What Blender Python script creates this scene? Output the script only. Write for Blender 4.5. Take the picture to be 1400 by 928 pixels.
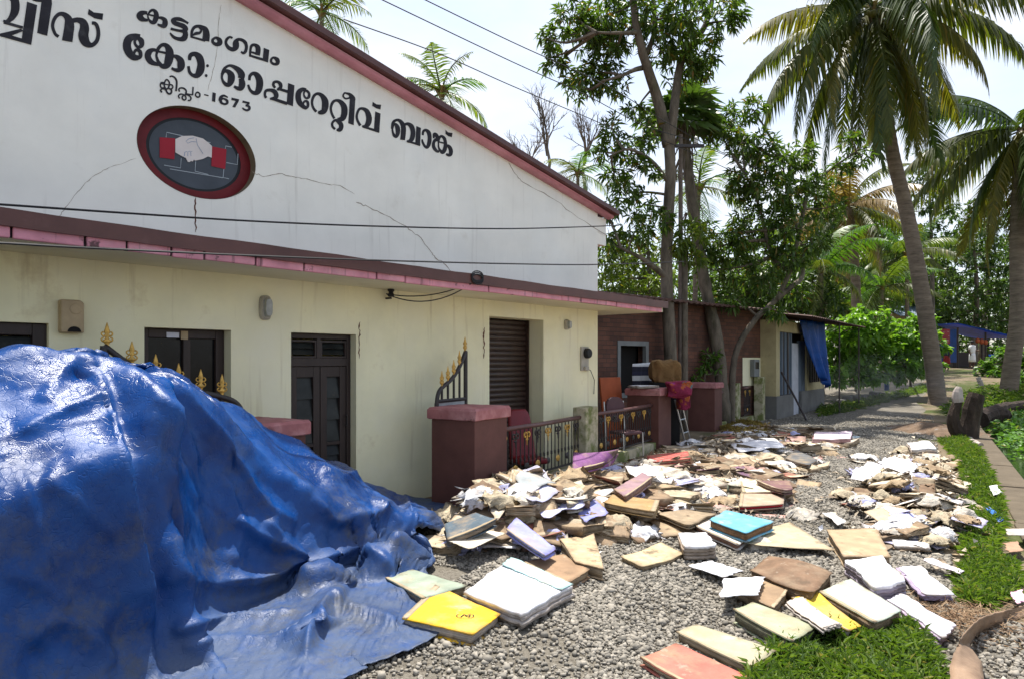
import bpy, bmesh, math, random
import numpy as np
from mathutils import Vector, Matrix

for o in list(bpy.data.objects):
    bpy.data.objects.remove(o, do_unlink=True)
SC = bpy.context.scene
COL = SC.collection
R = math.radians

# ------------------------------------------------------------------ camera
F_PX, CX, CY, EYE = 933.0, 700.0, 492.5, 1.75      # lens of a 1400 px wide picture, horizon row, eye height
cam = bpy.data.cameras.new('camera')
cam.lens = 24.0
cam.sensor_width = 36.0
cam.shift_y = (CY - 464.0) / 1400.0
cam.clip_start = 0.05
cam.clip_end = 2000.0
cam_o = bpy.data.objects.new('camera', cam)
cam_o.location = (0, 0, EYE)
cam_o.rotation_euler = (R(90), 0, 0)
COL.objects.link(cam_o)
SC.camera = cam_o

# ------------------------------------------------------------------ light
SUN_EL, SUN_AZ = 70.0, -3.0          # degrees; azimuth measured from +Y towards +X
world = bpy.data.worlds.new('World')
SC.world = world
world.use_nodes = True
wn, wl = world.node_tree.nodes, world.node_tree.links
wn.clear()
wout = wn.new('ShaderNodeOutputWorld')
wbg = wn.new('ShaderNodeBackground')
sky = wn.new('ShaderNodeTexSky')
sky.sky_type = 'NISHITA'
sky.sun_disc = False
sky.sun_elevation = R(SUN_EL)
sky.sun_rotation = R(SUN_AZ)
sky.air_density = 1.0
sky.dust_density = 1.8
sky.ozone_density = 1.4
tc = wn.new('ShaderNodeTexCoord')
mp = wn.new('ShaderNodeMapping')
mp.inputs['Scale'].default_value = (1.0, 1.0, 2.4)
cn = wn.new('ShaderNodeTexNoise')
cn.inputs['Scale'].default_value = 1.7
cn.inputs['Detail'].default_value = 7.0
cn.inputs['Roughness'].default_value = 0.55
cr = wn.new('ShaderNodeValToRGB')
cr.color_ramp.elements[0].position = 0.40
cr.color_ramp.elements[0].color = (0.10, 0.10, 0.10, 1)
cr.color_ramp.elements[1].position = 0.66
cr.color_ramp.elements[1].color = (0.8, 0.8, 0.8, 1)
cm = wn.new('ShaderNodeMixRGB')
cm.inputs['Color2'].default_value = (4.6, 4.6, 4.65, 1)      # thin bright cloud
wl.new(tc.outputs['Generated'], mp.inputs['Vector'])
wl.new(mp.outputs['Vector'], cn.inputs['Vector'])
wl.new(cn.outputs['Fac'], cr.inputs['Fac'])
wl.new(cr.outputs['Color'], cm.inputs['Fac'])
wl.new(sky.outputs['Color'], cm.inputs['Color1'])
wl.new(cm.outputs['Color'], wbg.inputs['Color'])
wbg.inputs['Strength'].default_value = 0.104
wl.new(wbg.outputs['Background'], wout.inputs['Surface'])

sun = bpy.data.lights.new('sun', 'SUN')
sun.energy = 3.3
sun.angle = R(0.55)
sun.color = (1.0, 0.955, 0.88)
sun_o = bpy.data.objects.new('sun', sun)
_sd = Vector((math.sin(R(SUN_AZ)) * math.cos(R(SUN_EL)), math.cos(R(SUN_AZ)) * math.cos(R(SUN_EL)), math.sin(R(SUN_EL))))
sun_o.rotation_euler = (-_sd).to_track_quat('-Z', 'Y').to_euler()
sun_o.location = (0, 0, 30)
COL.objects.link(sun_o)

SC.view_settings.view_transform = 'Standard'
SC.view_settings.look = 'None'
SC.view_settings.exposure = 1.26
SC.view_settings.gamma = 1.0
SC.cycles.max_bounces = 8
SC.cycles.diffuse_bounces = 4
SC.cycles.transparent_max_bounces = 8
SC.cycles.caustics_reflective = False
SC.cycles.caustics_refractive = False

# ------------------------------------------------------------------ places
def ray(x, y):
    return ((x - CX) / F_PX, 1.0, (CY - y) / F_PX)

def at(x, y, Y):
    """world point seen at photo pixel x, y standing at distance Y"""
    return np.array([(x - CX) / F_PX * Y, Y, EYE + (CY - y) / F_PX * Y])

RD = np.array([0.5195, 0.8545])          # along the road, away from the camera
RQ = np.array([0.8545, -0.5195])         # across the road, towards the canal
def road_xy(t, w):
    return RD * t + RQ * w
def tw(x, y):
    return x * RD[0] + y * RD[1], x * RQ[0] + y * RQ[1]

def sstep(a, b, x):
    k = np.clip((x - a) / (b - a), 0, 1)
    return k * k * (3 - 2 * k)

def ground_z(x, y):
    t, w = tw(x, y)
    z = 1.35 * sstep(24, 56, t)
    return z

def gp(x, y, dz=0.0):
    """ground point (plus dz) under a photo pixel"""
    z = dz
    for _ in range(30):
        Y = F_PX * (EYE - z) / max(y - CY, 1.0)
        Y = min(Y, 90.0)
        X = (x - CX) / F_PX * Y
        z = 0.5 * z + 0.5 * (float(ground_z(X, Y)) + dz)
    return np.array([X, Y, z])

BANK_O = np.array([1.48, 11.8, 0.0])      # right corner of the bank's front wall
BANK_A = R(50.0)
BD = np.array([math.cos(BANK_A), math.sin(BANK_A)])      # along the front, to the right
BI = np.array([-math.sin(BANK_A), math.cos(BANK_A)])     # into the building
def bw(x, y, out=0.0):
    """photo pixel -> (along, height) on the bank front, 'out' metres before the wall"""
    r = ray(x, y)
    d = BANK_O[:2] @ BI - out
    Y = d / (r[0] * BI[0] + BI[1])
    p = np.array([r[0] * Y, Y])
    return float((p - BANK_O[:2]) @ BD), float(EYE + r[2] * Y)

rng = np.random.default_rng(7)
random.seed(7)

# ------------------------------------------------------------------ mesh helpers
class MB:
    def __init__(s):
        s.v, s.f = [], []
    def add(s, vs, fs):
        n = len(s.v)
        s.v.extend([tuple(map(float, p)) for p in vs])
        s.f.extend([tuple(i + n for i in f) for f in fs])
        return s
    def box(s, x0, x1, y0, y1, z0, z1):
        return s.add([(x0, y0, z0), (x1, y0, z0), (x1, y1, z0), (x0, y1, z0), (x0, y0, z1), (x1, y0, z1), (x1, y1, z1), (x0, y1, z1)],
                     [(0, 3, 2, 1), (4, 5, 6, 7), (0, 1, 5, 4), (1, 2, 6, 5), (2, 3, 7, 6), (3, 0, 4, 7)])
    def tube(s, pts, rad, n=8, cap=True):
        pts = [np.array(p, float) for p in pts]
        rs = rad if hasattr(rad, '__len__') else [rad] * len(pts)
        vs, fs = [], []
        up = np.array([0, 0, 1.0])
        prev = None
        for i, p in enumerate(pts):
            a = pts[max(i - 1, 0)]; b = pts[min(i + 1, len(pts) - 1)]
            d = b - a; d = d / (np.linalg.norm(d) + 1e-9)
            if prev is None:
                ref = up if abs(d[2]) < 0.9 else np.array([1.0, 0, 0])
                u = np.cross(d, ref)
            else:
                u = prev - d * (prev @ d)
            u = u / (np.linalg.norm(u) + 1e-9)
            prev = u
            v = np.cross(d, u)
            for k in range(n):
                an = 2 * math.pi * k / n
                vs.append(p + rs[i] * (math.cos(an) * u + math.sin(an) * v))
        for i in range(len(pts) - 1):
            for k in range(n):
                k2 = (k + 1) % n
                fs.append((i * n + k, i * n + k2, (i + 1) * n + k2, (i + 1) * n + k))
        if cap:
            fs.append(tuple(range(n - 1, -1, -1)))
            fs.append(tuple((len(pts) - 1) * n + k for k in range(n)))
        return s.add(vs, fs)
    def lathe(s, prof, c=(0, 0, 0), n=16):
        vs, fs = [], []
        for r, z in prof:
            for k in range(n):
                a = 2 * math.pi * k / n
                vs.append((c[0] + r * math.cos(a), c[1] + r * math.sin(a), c[2] + z))
        for i in range(len(prof) - 1):
            for k in range(n):
                k2 = (k + 1) % n
                fs.append((i * n + k, i * n + k2, (i + 1) * n + k2, (i + 1) * n + k))
        fs.append(tuple(range(n - 1, -1, -1)))
        fs.append(tuple((len(prof) - 1) * n + k for k in range(n)))
        return s.add(vs, fs)
    def prism(s, poly, a, b, put):
        """poly in 2D extruded between depth a and b; put(u, v, d) -> xyz"""
        n = len(poly)
        vs = [put(u, v, a) for u, v in poly] + [put(u, v, b) for u, v in poly]
        fs = [tuple(range(n)), tuple(range(2 * n - 1, n - 1, -1))]
        for i in range(n):
            j = (i + 1) % n
            fs.append((i, i + n, j + n, j))
        return s.add(vs, fs)
    def build(s, name, m, parent=None, smooth=False, bevel=0.0):
        return link(name, s.v, s.f, m, parent, smooth, bevel)

def link(name, v, f, m, parent=None, smooth=False, bevel=0.0):
    me = bpy.data.meshes.new(name)
    me.from_pydata([tuple(p) for p in v], [], f)
    return link_mesh(name, me, m, parent, smooth, bevel)

def link_mesh(name, me, m, parent=None, smooth=False, bevel=0.0):
    if m is not None and len(me.materials) == 0:
        me.materials.append(m)
    if smooth:
        me.polygons.foreach_set('use_smooth', [True] * len(me.polygons))
    me.update()
    o = bpy.data.objects.new(name, me)
    COL.objects.link(o)
    if parent is not None:
        o.parent = parent
    if bevel:
        b = o.modifiers.new('bevel', 'BEVEL')
        b.width = bevel; b.segments = 2; b.limit_method = 'ANGLE'
    return o

def np_mesh(name, V, F, m, parent=None, smooth=False):
    """V (n,3), F (k,3) or (k,4) numpy arrays"""
    me = bpy.data.meshes.new(name)
    V = np.ascontiguousarray(V, dtype=np.float32); F = np.ascontiguousarray(F, dtype=np.int32)
    me.vertices.add(len(V)); me.vertices.foreach_set('co', V.ravel())
    k = F.shape[1]
    me.loops.add(F.size); me.loops.foreach_set('vertex_index', F.ravel())
    me.polygons.add(len(F))
    me.polygons.foreach_set('loop_start', np.arange(0, F.size, k, dtype=np.int32))
    me.polygons.foreach_set('loop_total', np.full(len(F), k, dtype=np.int32))
    me.update(calc_edges=True)
    return link_mesh(name, me, m, parent, smooth)

def thing(name, label, cat, loc=(0, 0, 0), rz=0.0, group=None):
    o = bpy.data.objects.new(name, None)
    COL.objects.link(o)
    o.location = tuple(loc); o.rotation_euler = (0, 0, rz)
    o.empty_display_size = 0.2
    tag(o, label, cat, group)
    return o

def tag(o, label, cat, group=None):
    o['label'] = label; o['category'] = cat
    if group: o['group'] = group
    return o

def struct(o, kind='structure'):
    o['kind'] = kind
    return o

def copy_tree(o, parent=None):
    c = o.copy(); COL.objects.link(c); c.parent = parent
    for ch in o.children:
        copy_tree(ch, c)
    return c

def cat_rom(pts, n=6, closed=False):
    P = np.array(pts, float)
    m = len(P)
    out = []
    rngi = range(m if closed else m - 1)
    for i in rngi:
        if closed:
            p0, p1, p2, p3 = P[(i - 1) % m], P[i], P[(i + 1) % m], P[(i + 2) % m]
        else:
            p0, p1, p2, p3 = P[max(i - 1, 0)], P[i], P[i + 1], P[min(i + 2, m - 1)]
        for k in range(n):
            t = k / n
            out.append(0.5 * ((2 * p1) + (-p0 + p2) * t + (2 * p0 - 5 * p1 + 4 * p2 - p3) * t * t + (-p0 + 3 * p1 - 3 * p2 + p3) * t ** 3))
    if not closed:
        out.append(P[-1])
    return np.array(out)

# ------------------------------------------------------------------ materials
def mk(name, base, rough=0.8, var=0.12, scale=6.0, bump=0.15, bscale=40.0, spec=0.3, metal=0.0, stains=(), streak=None,
       trans=None, objcol=False, rnd=False, stretch=(1, 1, 1), coat=0.0, bdist=0.01, edge=None):
    """noise-varied principled material. stains: list of (colour, scale, threshold, softness, strength)"""
    m = bpy.data.materials.new(name)
    m.use_nodes = True
    n, l = m.node_tree.nodes, m.node_tree.links
    n.clear()
    out = n.new('ShaderNodeOutputMaterial')
    bs = n.new('ShaderNodeBsdfPrincipled')
    tcn = n.new('ShaderNodeTexCoord')
    vec = tcn.outputs['Object']
    mpn = n.new('ShaderNodeMapping')
    mpn.inputs['Scale'].default_value = stretch
    l.new(vec, mpn.inputs['Vector'])
    vec = mpn.outputs['Vector']
    oi = None
    if rnd or objcol:
        oi = n.new('ShaderNodeObjectInfo')
    if rnd:
        mul = n.new('ShaderNodeMath'); mul.operation = 'MULTIPLY'; mul.inputs[1].default_value = 37.0
        l.new(oi.outputs['Random'], mul.inputs[0])
        ad = n.new('ShaderNodeVectorMath'); ad.operation = 'ADD'
        l.new(vec, ad.inputs[0]); l.new(mul.outputs[0], ad.inputs[1])
        vec = ad.outputs['Vector']
    def noise(sc, det=5.0, rg=0.6, v=None):
        t = n.new('ShaderNodeTexNoise')
        t.inputs['Scale'].default_value = sc; t.inputs['Detail'].default_value = det; t.inputs['Roughness'].default_value = rg
        l.new(v or vec, t.inputs['Vector'])
        return t.outputs['Fac']
    def ramp(fac, p0, p1, c0=0.0, c1=1.0):
        r = n.new('ShaderNodeMapRange')
        r.inputs['From Min'].default_value = p0; r.inputs['From Max'].default_value = p1
        r.inputs['To Min'].default_value = c0; r.inputs['To Max'].default_value = c1
        l.new(fac, r.inputs['Value'])
        return r.outputs['Result']
    def mix(fac, a, b, mode='MIX'):
        x = n.new('ShaderNodeMixRGB'); x.blend_type = mode
        for s, v in (('Fac', fac), ('Color1', a), ('Color2', b)):
            if isinstance(v, (int, float)): x.inputs[s].default_value = v
            elif isinstance(v, tuple): x.inputs[s].default_value = (*v[:3], 1)
            else: l.new(v, x.inputs[s])
        return x.outputs['Color']
    col = oi.outputs['Color'] if objcol else tuple(base)
    f = ramp(noise(scale), 0.3, 0.7, 1 - var * 1.6, 1 + var)
    comb = n.new('ShaderNodeCombineColor')
    for k in range(3): l.new(f, comb.inputs[k])
    col = mix(1.0, col, comb.outputs['Color'], 'MULTIPLY')
    for (sc, ss, th, soft, strength) in stains:
        fac = ramp(noise(ss, 7.0, 0.65), th, th + soft, 0.0, strength)
        col = mix(fac, col, sc)
    if streak:      # vertical run marks: colour, horizontal scale, threshold, softness, strength
        m2 = n.new('ShaderNodeMapping'); m2.inputs['Scale'].default_value = (streak[1], streak[1], streak[1] * 0.06)
        l.new(tcn.outputs['Object'], m2.inputs['Vector'])
        fac = ramp(noise(1.0, 6.0, 0.6, m2.outputs['Vector']), streak[2], streak[2] + streak[3], 0.0, streak[4])
        col = mix(fac, col, streak[0])
    if edge:        # soiled rim: colour, reach (share of the sheet), strength
        sp_ = n.new('ShaderNodeSeparateXYZ'); l.new(tcn.outputs['Generated'], sp_.inputs[0])
        def mth(op, a, b):
            q = n.new('ShaderNodeMath'); q.operation = op
            for i_, v_ in enumerate((a, b)):
                if isinstance(v_, (int, float)): q.inputs[i_].default_value = v_
                else: l.new(v_, q.inputs[i_])
            return q.outputs[0]
        dx = mth('MINIMUM', sp_.outputs['X'], mth('SUBTRACT', 1.0, sp_.outputs['X'])); dy = mth('MINIMUM', sp_.outputs['Y'], mth('SUBTRACT', 1.0, sp_.outputs['Y']))
        dm = mth('ADD', mth('MINIMUM', dx, dy), mth('MULTIPLY', mth('SUBTRACT', noise(9.0, 6.0, 0.7), 0.5), edge[1] * 3.0))
        col = mix(ramp(dm, edge[1], 0.0, 0.0, edge[2]), col, edge[0])
    l.new(col, bs.inputs['Base Color'])
    bs.inputs['Roughness'].default_value = rough
    bs.inputs['Specular IOR Level'].default_value = spec
    bs.inputs['Metallic'].default_value = metal
    bs.inputs['Coat Weight'].default_value = coat
    if bump:
        b = n.new('ShaderNodeBump'); b.inputs['Strength'].default_value = bump; b.inputs['Distance'].default_value = bdist
        l.new(noise(bscale, 6.0, 0.6), b.inputs['Height'])
        l.new(b.outputs['Normal'], bs.inputs['Normal'])
    if trans:
        tr = n.new('ShaderNodeBsdfTranslucent')
        tcx = mix(1.0, col, tuple(trans[1]), 'MULTIPLY')
        l.new(tcx, tr.inputs['Color'])
        ms = n.new('ShaderNodeMixShader'); ms.inputs['Fac'].default_value = trans[0]
        l.new(bs.outputs['BSDF'], ms.inputs[1]); l.new(tr.outputs['BSDF'], ms.inputs[2])
        l.new(ms.outputs['Shader'], out.inputs['Surface'])
    else:
        l.new(bs.outputs['BSDF'], out.inputs['Surface'])
    return m

M = {}
M['gable'] = mk('gable_paint', (0.90, 0.885, 0.82), 0.8, 0.06, 1.2, 0.15, 60, stains=(((0.80, 0.84, 0.85), 0.5, 0.47, 0.3, 0.45), ((0.60, 0.56, 0.48), 2.5, 0.60, 0.15, 0.35), ((0.34, 0.30, 0.25), 17.0, 0.70, 0.05, 0.4)),
                streak=((0.48, 0.45, 0.40), 12.0, 0.58, 0.16, 0.34))
M['cream'] = mk('cream_paint', (0.83, 0.79, 0.54), 0.8, 0.07, 1.5, 0.12, 70, stains=(((0.80, 0.77, 0.60), 0.9, 0.45, 0.25, 0.7), ((0.46, 0.36, 0.19), 1.5, 0.60, 0.14, 0.6), ((0.2, 0.16, 0.1), 14.0, 0.72, 0.05, 0.6)),
                streak=((0.42, 0.34, 0.2), 9.0, 0.58, 0.14, 0.42))
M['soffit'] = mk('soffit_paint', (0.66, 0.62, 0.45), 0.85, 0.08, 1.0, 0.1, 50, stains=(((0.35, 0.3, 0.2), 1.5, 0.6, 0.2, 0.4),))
M['pink'] = mk('pink_paint', (0.66, 0.28, 0.34), 0.7, 0.14, 5.0, 0.15, 50, stains=(((0.66, 0.38, 0.41), 3.0, 0.5, 0.2, 0.6), ((0.03, 0.025, 0.02), 7.0, 0.62, 0.07, 0.85)),
               streak=((0.05, 0.03, 0.03), 16.0, 0.60, 0.10, 0.75))
M['rosy'] = mk('rose_barge_paint', (0.60, 0.24, 0.29), 0.5, 0.12, 3.0, 0.1, 40, stains=(((0.64, 0.32, 0.38), 3.0, 0.5, 0.2, 0.5), ((0.2, 0.08, 0.08), 9.0, 0.7, 0.05, 0.6)))
M['sheet'] = mk('brown_roof_sheet', (0.105, 0.042, 0.036), 0.45, 0.15, 3.0, 0.08, 30, spec=0.4, stains=(((0.17, 0.09, 0.08), 6.0, 0.6, 0.2, 0.4),))
M['pillar'] = mk('maroon_paint', (0.125, 0.052, 0.042), 0.7, 0.12, 4.0, 0.12, 50, stains=(((0.22, 0.14, 0.12), 9.0, 0.68, 0.08, 0.5), ((0.3, 0.27, 0.24), 26.0, 0.74, 0.04, 0.6)))
M['cap'] = mk('pillar_cap_paint', (0.36, 0.14, 0.14), 0.8, 0.15, 6.0, 0.35, 40, stains=(((0.48, 0.29, 0.28), 3.0, 0.50, 0.2, 0.6), ((0.05, 0.04, 0.035), 9.0, 0.60, 0.1, 0.7)))
M['post'] = mk('mossy_post_plaster', (0.48, 0.43, 0.30), 0.9, 0.18, 4.0, 0.4, 45, stains=(((0.12, 0.15, 0.03), 3.0, 0.44, 0.12, 0.9), ((0.1, 0.08, 0.05), 9.0, 0.66, 0.1, 0.6)))
M['iron'] = mk('dark_iron', (0.028, 0.022, 0.022), 0.5, 0.2, 12, 0.2, 60, spec=0.5, stains=(((0.1, 0.05, 0.03), 25.0, 0.62, 0.1, 0.6),))
M['rail'] = mk('brown_rail_paint', (0.12, 0.055, 0.05), 0.4, 0.15, 8, 0.15, 50, spec=0.5, stains=(((0.26, 0.2, 0.2), 12.0, 0.6, 0.1, 0.6),))
M['gold'] = mk('gold_paint', (0.60, 0.36, 0.08), 0.4, 0.2, 20, 0.2, 80, spec=0.5, metal=0.45, stains=(((0.12, 0.06, 0.02), 40.0, 0.6, 0.1, 0.7),))
M['wood'] = mk('dark_brown_joinery', (0.032, 0.020, 0.018), 0.5, 0.2, 10, 0.1, 60, spec=0.4, stretch=(1, 1, 0.15))
M['glass'] = mk('dark_window_glass', (0.008, 0.009, 0.011), 0.15, 0.3, 5, 0.02, 20, spec=0.22, stains=(((0.05, 0.05, 0.045), 7.0, 0.55, 0.25, 0.35),))
M['louvre'] = mk('grey_louvre_glass', (0.022, 0.025, 0.024), 0.3, 0.4, 5, 0.02, 20, spec=0.22, stains=(((0.12, 0.10, 0.07), 6.0, 0.6, 0.1, 0.5),))
M['void'] = mk('dark_interior', (0.012, 0.011, 0.011), 0.9, 0.1, 3, 0)
M['shutter'] = mk('brown_shutter_steel', (0.042, 0.024, 0.019), 0.4, 0.2, 8, 0.05, 30, spec=0.5)
M['letter'] = mk('black_sign_paint', (0.018, 0.016, 0.022), 0.6, 0.3, 6, 0.1, 50, stains=(((0.075, 0.075, 0.08), 9.0, 0.55, 0.2, 0.6), ((0.3, 0.29, 0.27), 30.0, 0.70, 0.05, 0.5)))
M['emblem_red'] = mk('emblem_red_paint', (0.16, 0.012, 0.017), 0.55, 0.18, 5, 0.1, 40, stains=(((0.09, 0.02, 0.03), 5, 0.6, 0.15, 0.5),))
M['emblem_black'] = mk('emblem_black_paint', (0.016, 0.018, 0.022), 0.6, 0.1, 5, 0)
M['emblem_grey'] = mk('emblem_slate_paint', (0.065, 0.078, 0.098), 0.6, 0.12, 4, 0.1, 40)
M['emblem_side'] = mk('emblem_olive_side', (0.20, 0.16, 0.10), 0.8, 0.2, 6, 0.2, 40)
M['cuff'] = mk('emblem_cuff_red', (0.33, 0.012, 0.028), 0.6, 0.05, 6, 0)
M['hand'] = mk('emblem_hand_white', (0.72, 0.66, 0.64), 0.6, 0.05, 6, 0)
M['line'] = mk('emblem_line_grey', (0.42, 0.47, 0.52), 0.6, 0.05, 6, 0)
M['blueline'] = mk('emblem_blue_line', (0.16, 0.25, 0.42), 0.6, 0.05, 6, 0)
M['beige'] = mk('beige_plastic', (0.42, 0.32, 0.19), 0.5, 0.12, 6, 0.05, 50)
M['greyplastic'] = mk('grey_lamp_rim', (0.40, 0.37, 0.31), 0.5, 0.15, 8, 0.1, 50)
M['lampglass'] = mk('lamp_glass', (0.30, 0.31, 0.29), 0.15, 0.2, 9, 0.1, 60, spec=0.6)
M['cable'] = mk('black_cable', (0.02, 0.02, 0.022), 0.6, 0.1, 5, 0)
M['crack'] = mk('plaster_crack', (0.36, 0.30, 0.24), 0.95, 0.3, 30, 0)  # greyish brown of the thin crack strips in the plaster
M['stain'] = mk('rust_stain', (0.13, 0.05, 0.03), 0.9, 0.4, 30, 0)
M['paper_notice'] = mk('notice_paper', (0.6, 0.62, 0.7), 0.8, 0.05, 5, 0)
M['red_seat'] = mk('red_plastic_seat', (0.17, 0.006, 0.012), 0.5, 0.1, 6, 0.03, 30, spec=0.5)
M['alu'] = mk('aluminium', (0.55, 0.56, 0.57), 0.35, 0.1, 10, 0.05, 60, metal=0.8)
M['cover'] = mk('ledger_cover', (0.5, 0.4, 0.3), 0.75, 0.22, 9, 0.5, 30, edge=((0.13, 0.085, 0.05), 0.055, 0.8), objcol=True, rnd=True,
                stains=(((0.27, 0.20, 0.13), 4.0, 0.47, 0.16, 0.7), ((0.10, 0.065, 0.038), 7.0, 0.57, 0.08, 0.75), ((0.62, 0.55, 0.42), 11.0, 0.62, 0.1, 0.45)))
M['clean'] = mk('clean_cover', (0.5, 0.4, 0.3), 0.7, 0.16, 6, 0.4, 30, edge=((0.13, 0.085, 0.05), 0.055, 0.8), objcol=True, rnd=True, stains=(((0.36, 0.26, 0.15), 3.5, 0.50, 0.16, 0.62), ((0.13, 0.085, 0.05), 8.0, 0.60, 0.1, 0.55), ((0.56, 0.49, 0.38), 5.5, 0.60, 0.1, 0.5)))
M['sheetpaper'] = mk('paper_sheet', (0.8, 0.8, 0.8), 0.75, 0.09, 7, 0.5, 14, edge=((0.34, 0.25, 0.16), 0.05, 0.6), objcol=True, rnd=True, bdist=0.02, stains=(((0.55, 0.43, 0.27), 4.0, 0.60, 0.2, 0.55), ((0.42, 0.40, 0.62), 7.0, 0.69, 0.1, 0.45)))
M['mudpaper'] = mk('muddy_paper', (0.8, 0.8, 0.8), 0.8, 0.16, 7, 0.6, 16, objcol=True, rnd=True, bdist=0.02, edge=((0.22, 0.15, 0.09), 0.10, 0.75), stains=(((0.40, 0.30, 0.19), 3.5, 0.52, 0.14, 0.75), ((0.16, 0.105, 0.06), 6.0, 0.60, 0.1, 0.7)))
M['crumple'] = mk('crumpled_paper', (0.8, 0.8, 0.8), 0.8, 0.28, 12, 0.8, 22, edge=((0.14, 0.09, 0.05), 0.12, 0.7), objcol=True, rnd=True, bdist=0.03, stains=(((0.20, 0.13, 0.075), 6.0, 0.52, 0.15, 0.75),))

def page_mat():
    m = mk('page_edges', (0.5, 0.42, 0.3), 0.85, 0.2, 8, 0, objcol=True, rnd=True, stains=(((0.14, 0.09, 0.05), 7.0, 0.55, 0.15, 0.7),))
    n, l = m.node_tree.nodes, m.node_tree.links
    bs = next(x for x in n if x.type == 'BSDF_PRINCIPLED')
    t = n.new('ShaderNodeTexCoord'); mp_ = n.new('ShaderNodeMapping'); mp_.inputs['Scale'].default_value = (4, 4, 260)
    nz = n.new('ShaderNodeTexNoise'); nz.inputs['Scale'].default_value = 1.0; nz.inputs['Detail'].default_value = 3
    l.new(t.outputs['Object'], mp_.inputs['Vector']); l.new(mp_.outputs['Vector'], nz.inputs['Vector'])
    b = n.new('ShaderNodeBump'); b.inputs['Strength'].default_value = 0.9; b.inputs['Distance'].default_value = 0.012
    l.new(nz.outputs['Fac'], b.inputs['Height']); l.new(b.outputs['Normal'], bs.inputs['Normal'])
    src = bs.inputs['Base Color'].links[0].from_socket
    r = n.new('ShaderNodeMapRange'); r.inputs['From Min'].default_value = 0.36; r.inputs['From Max'].default_value = 0.6; r.inputs['To Min'].default_value = 0.6
    l.new(nz.outputs['Fac'], r.inputs['Value'])
    cc = n.new('ShaderNodeCombineColor')
    for k in range(3): l.new(r.outputs['Result'], cc.inputs[k])
    mx = n.new('ShaderNodeMixRGB'); mx.blend_type = 'MULTIPLY'; mx.inputs['Fac'].default_value = 1.0
    l.new(src, mx.inputs['Color1']); l.new(cc.outputs['Color'], mx.inputs['Color2']); l.new(mx.outputs['Color'], bs.inputs['Base Color'])
    return m
M['pages'] = page_mat()
# ================================================================== ground
RA = math.atan2(RQ[1], RQ[0])            # objects turned by RA have local x across the road, local y along it

def island_mat(name, c0, c1, rough=0.85, spec=0.25, trans=0.0, tint=(1, 1, 1), c2=None, bump=0.0):
    m = bpy.data.materials.new(name); m.use_nodes = True
    n, l = m.node_tree.nodes, m.node_tree.links
    n.clear()
    out = n.new('ShaderNodeOutputMaterial'); bs = n.new('ShaderNodeBsdfPrincipled')
    g = n.new('ShaderNodeNewGeometry'); r = n.new('ShaderNodeValToRGB')
    e = r.color_ramp.elements
    e[0].color = (*c0, 1); e[1].color = (*c1, 1)
    if c2 is not None:
        x = e.new(0.93); x.color = (*c1, 1)
        e[-1].color = (*c2, 1)
    l.new(g.outputs['Random Per Island'], r.inputs['Fac'])
    l.new(r.outputs['Color'], bs.inputs['Base Color'])
    bs.inputs['Roughness'].default_value = rough; bs.inputs['Specular IOR Level'].default_value = spec
    if trans:
        t = n.new('ShaderNodeBsdfTranslucent'); ms = n.new('ShaderNodeMixShader'); ms.inputs['Fac'].default_value = trans
        mx = n.new('ShaderNodeMixRGB'); mx.blend_type = 'MULTIPLY'; mx.inputs['Fac'].default_value = 1; mx.inputs['Color2'].default_value = (*tint, 1)
        l.new(r.outputs['Color'], mx.inputs['Color1']); l.new(mx.outputs['Color'], t.inputs['Color'])
        l.new(bs.outputs['BSDF'], ms.inputs[1]); l.new(t.outputs['BSDF'], ms.inputs[2]); l.new(ms.outputs['Shader'], out.inputs['Surface'])
    else:
        l.new(bs.outputs['BSDF'], out.inputs['Surface'])
    return m

M['dirt'] = mk('bare_soil', (0.19, 0.15, 0.10), 0.95, 0.2, 1.2, 0.6, 25, spec=0.1, bdist=0.04,
               stains=(((0.06, 0.085, 0.02), 0.35, 0.5, 0.1, 0.9), ((0.09, 0.06, 0.035), 2.0, 0.55, 0.2, 0.6), ((0.26, 0.22, 0.16), 5.0, 0.6, 0.15, 0.5)))
M['road'] = mk('gravel_bed', (0.21, 0.19, 0.155), 0.95, 0.22, 1.1, 0.9, 55, spec=0.1, bdist=0.03,
               stains=(((0.24, 0.21, 0.165), 1.3, 0.52, 0.15, 0.6), ((0.10, 0.085, 0.065), 30.0, 0.5, 0.1, 0.7), ((0.30, 0.27, 0.22), 42.0, 0.58, 0.08, 0.6)))
M['concrete'] = mk('weathered_concrete', (0.125, 0.10, 0.07), 0.9, 0.15, 3, 0.4, 40, spec=0.15, stains=(((0.12, 0.10, 0.07), 4.0, 0.55, 0.15, 0.7),))
M['water'] = mk('canal_water', (0.012, 0.016, 0.012), 0.06, 0.2, 3, 0.25, 9, spec=0.6, bdist=0.02)
M['stone'] = island_mat('gravel_stone', (0.155, 0.143, 0.12), (0.33, 0.30, 0.25), 0.85, c2=(0.38, 0.345, 0.29))

def grid_lines(a, b, fine_a, fine_b, d0, d1):
    xs = list(np.arange(fine_a, fine_b, d0))
    x, d = fine_b, d0
    while x < b: xs.append(x); d = min(d * 1.25, d1); x += d
    xs.append(b)
    x, d = fine_a, d0
    while x > a: d = min(d * 1.25, d1); x -= d; xs.append(max(x, a))
    return np.array(sorted(set(np.round(xs, 3))))

def terrain_z(t, w):
    z = 1.35 * sstep(24, 56, t)
    canal = sstep(1.16, 1.24, w) * (1 - sstep(7.5, 9.0, w)) * (1 - sstep(36, 40, t))
    return z - 1.0 * canal * 1.0

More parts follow.
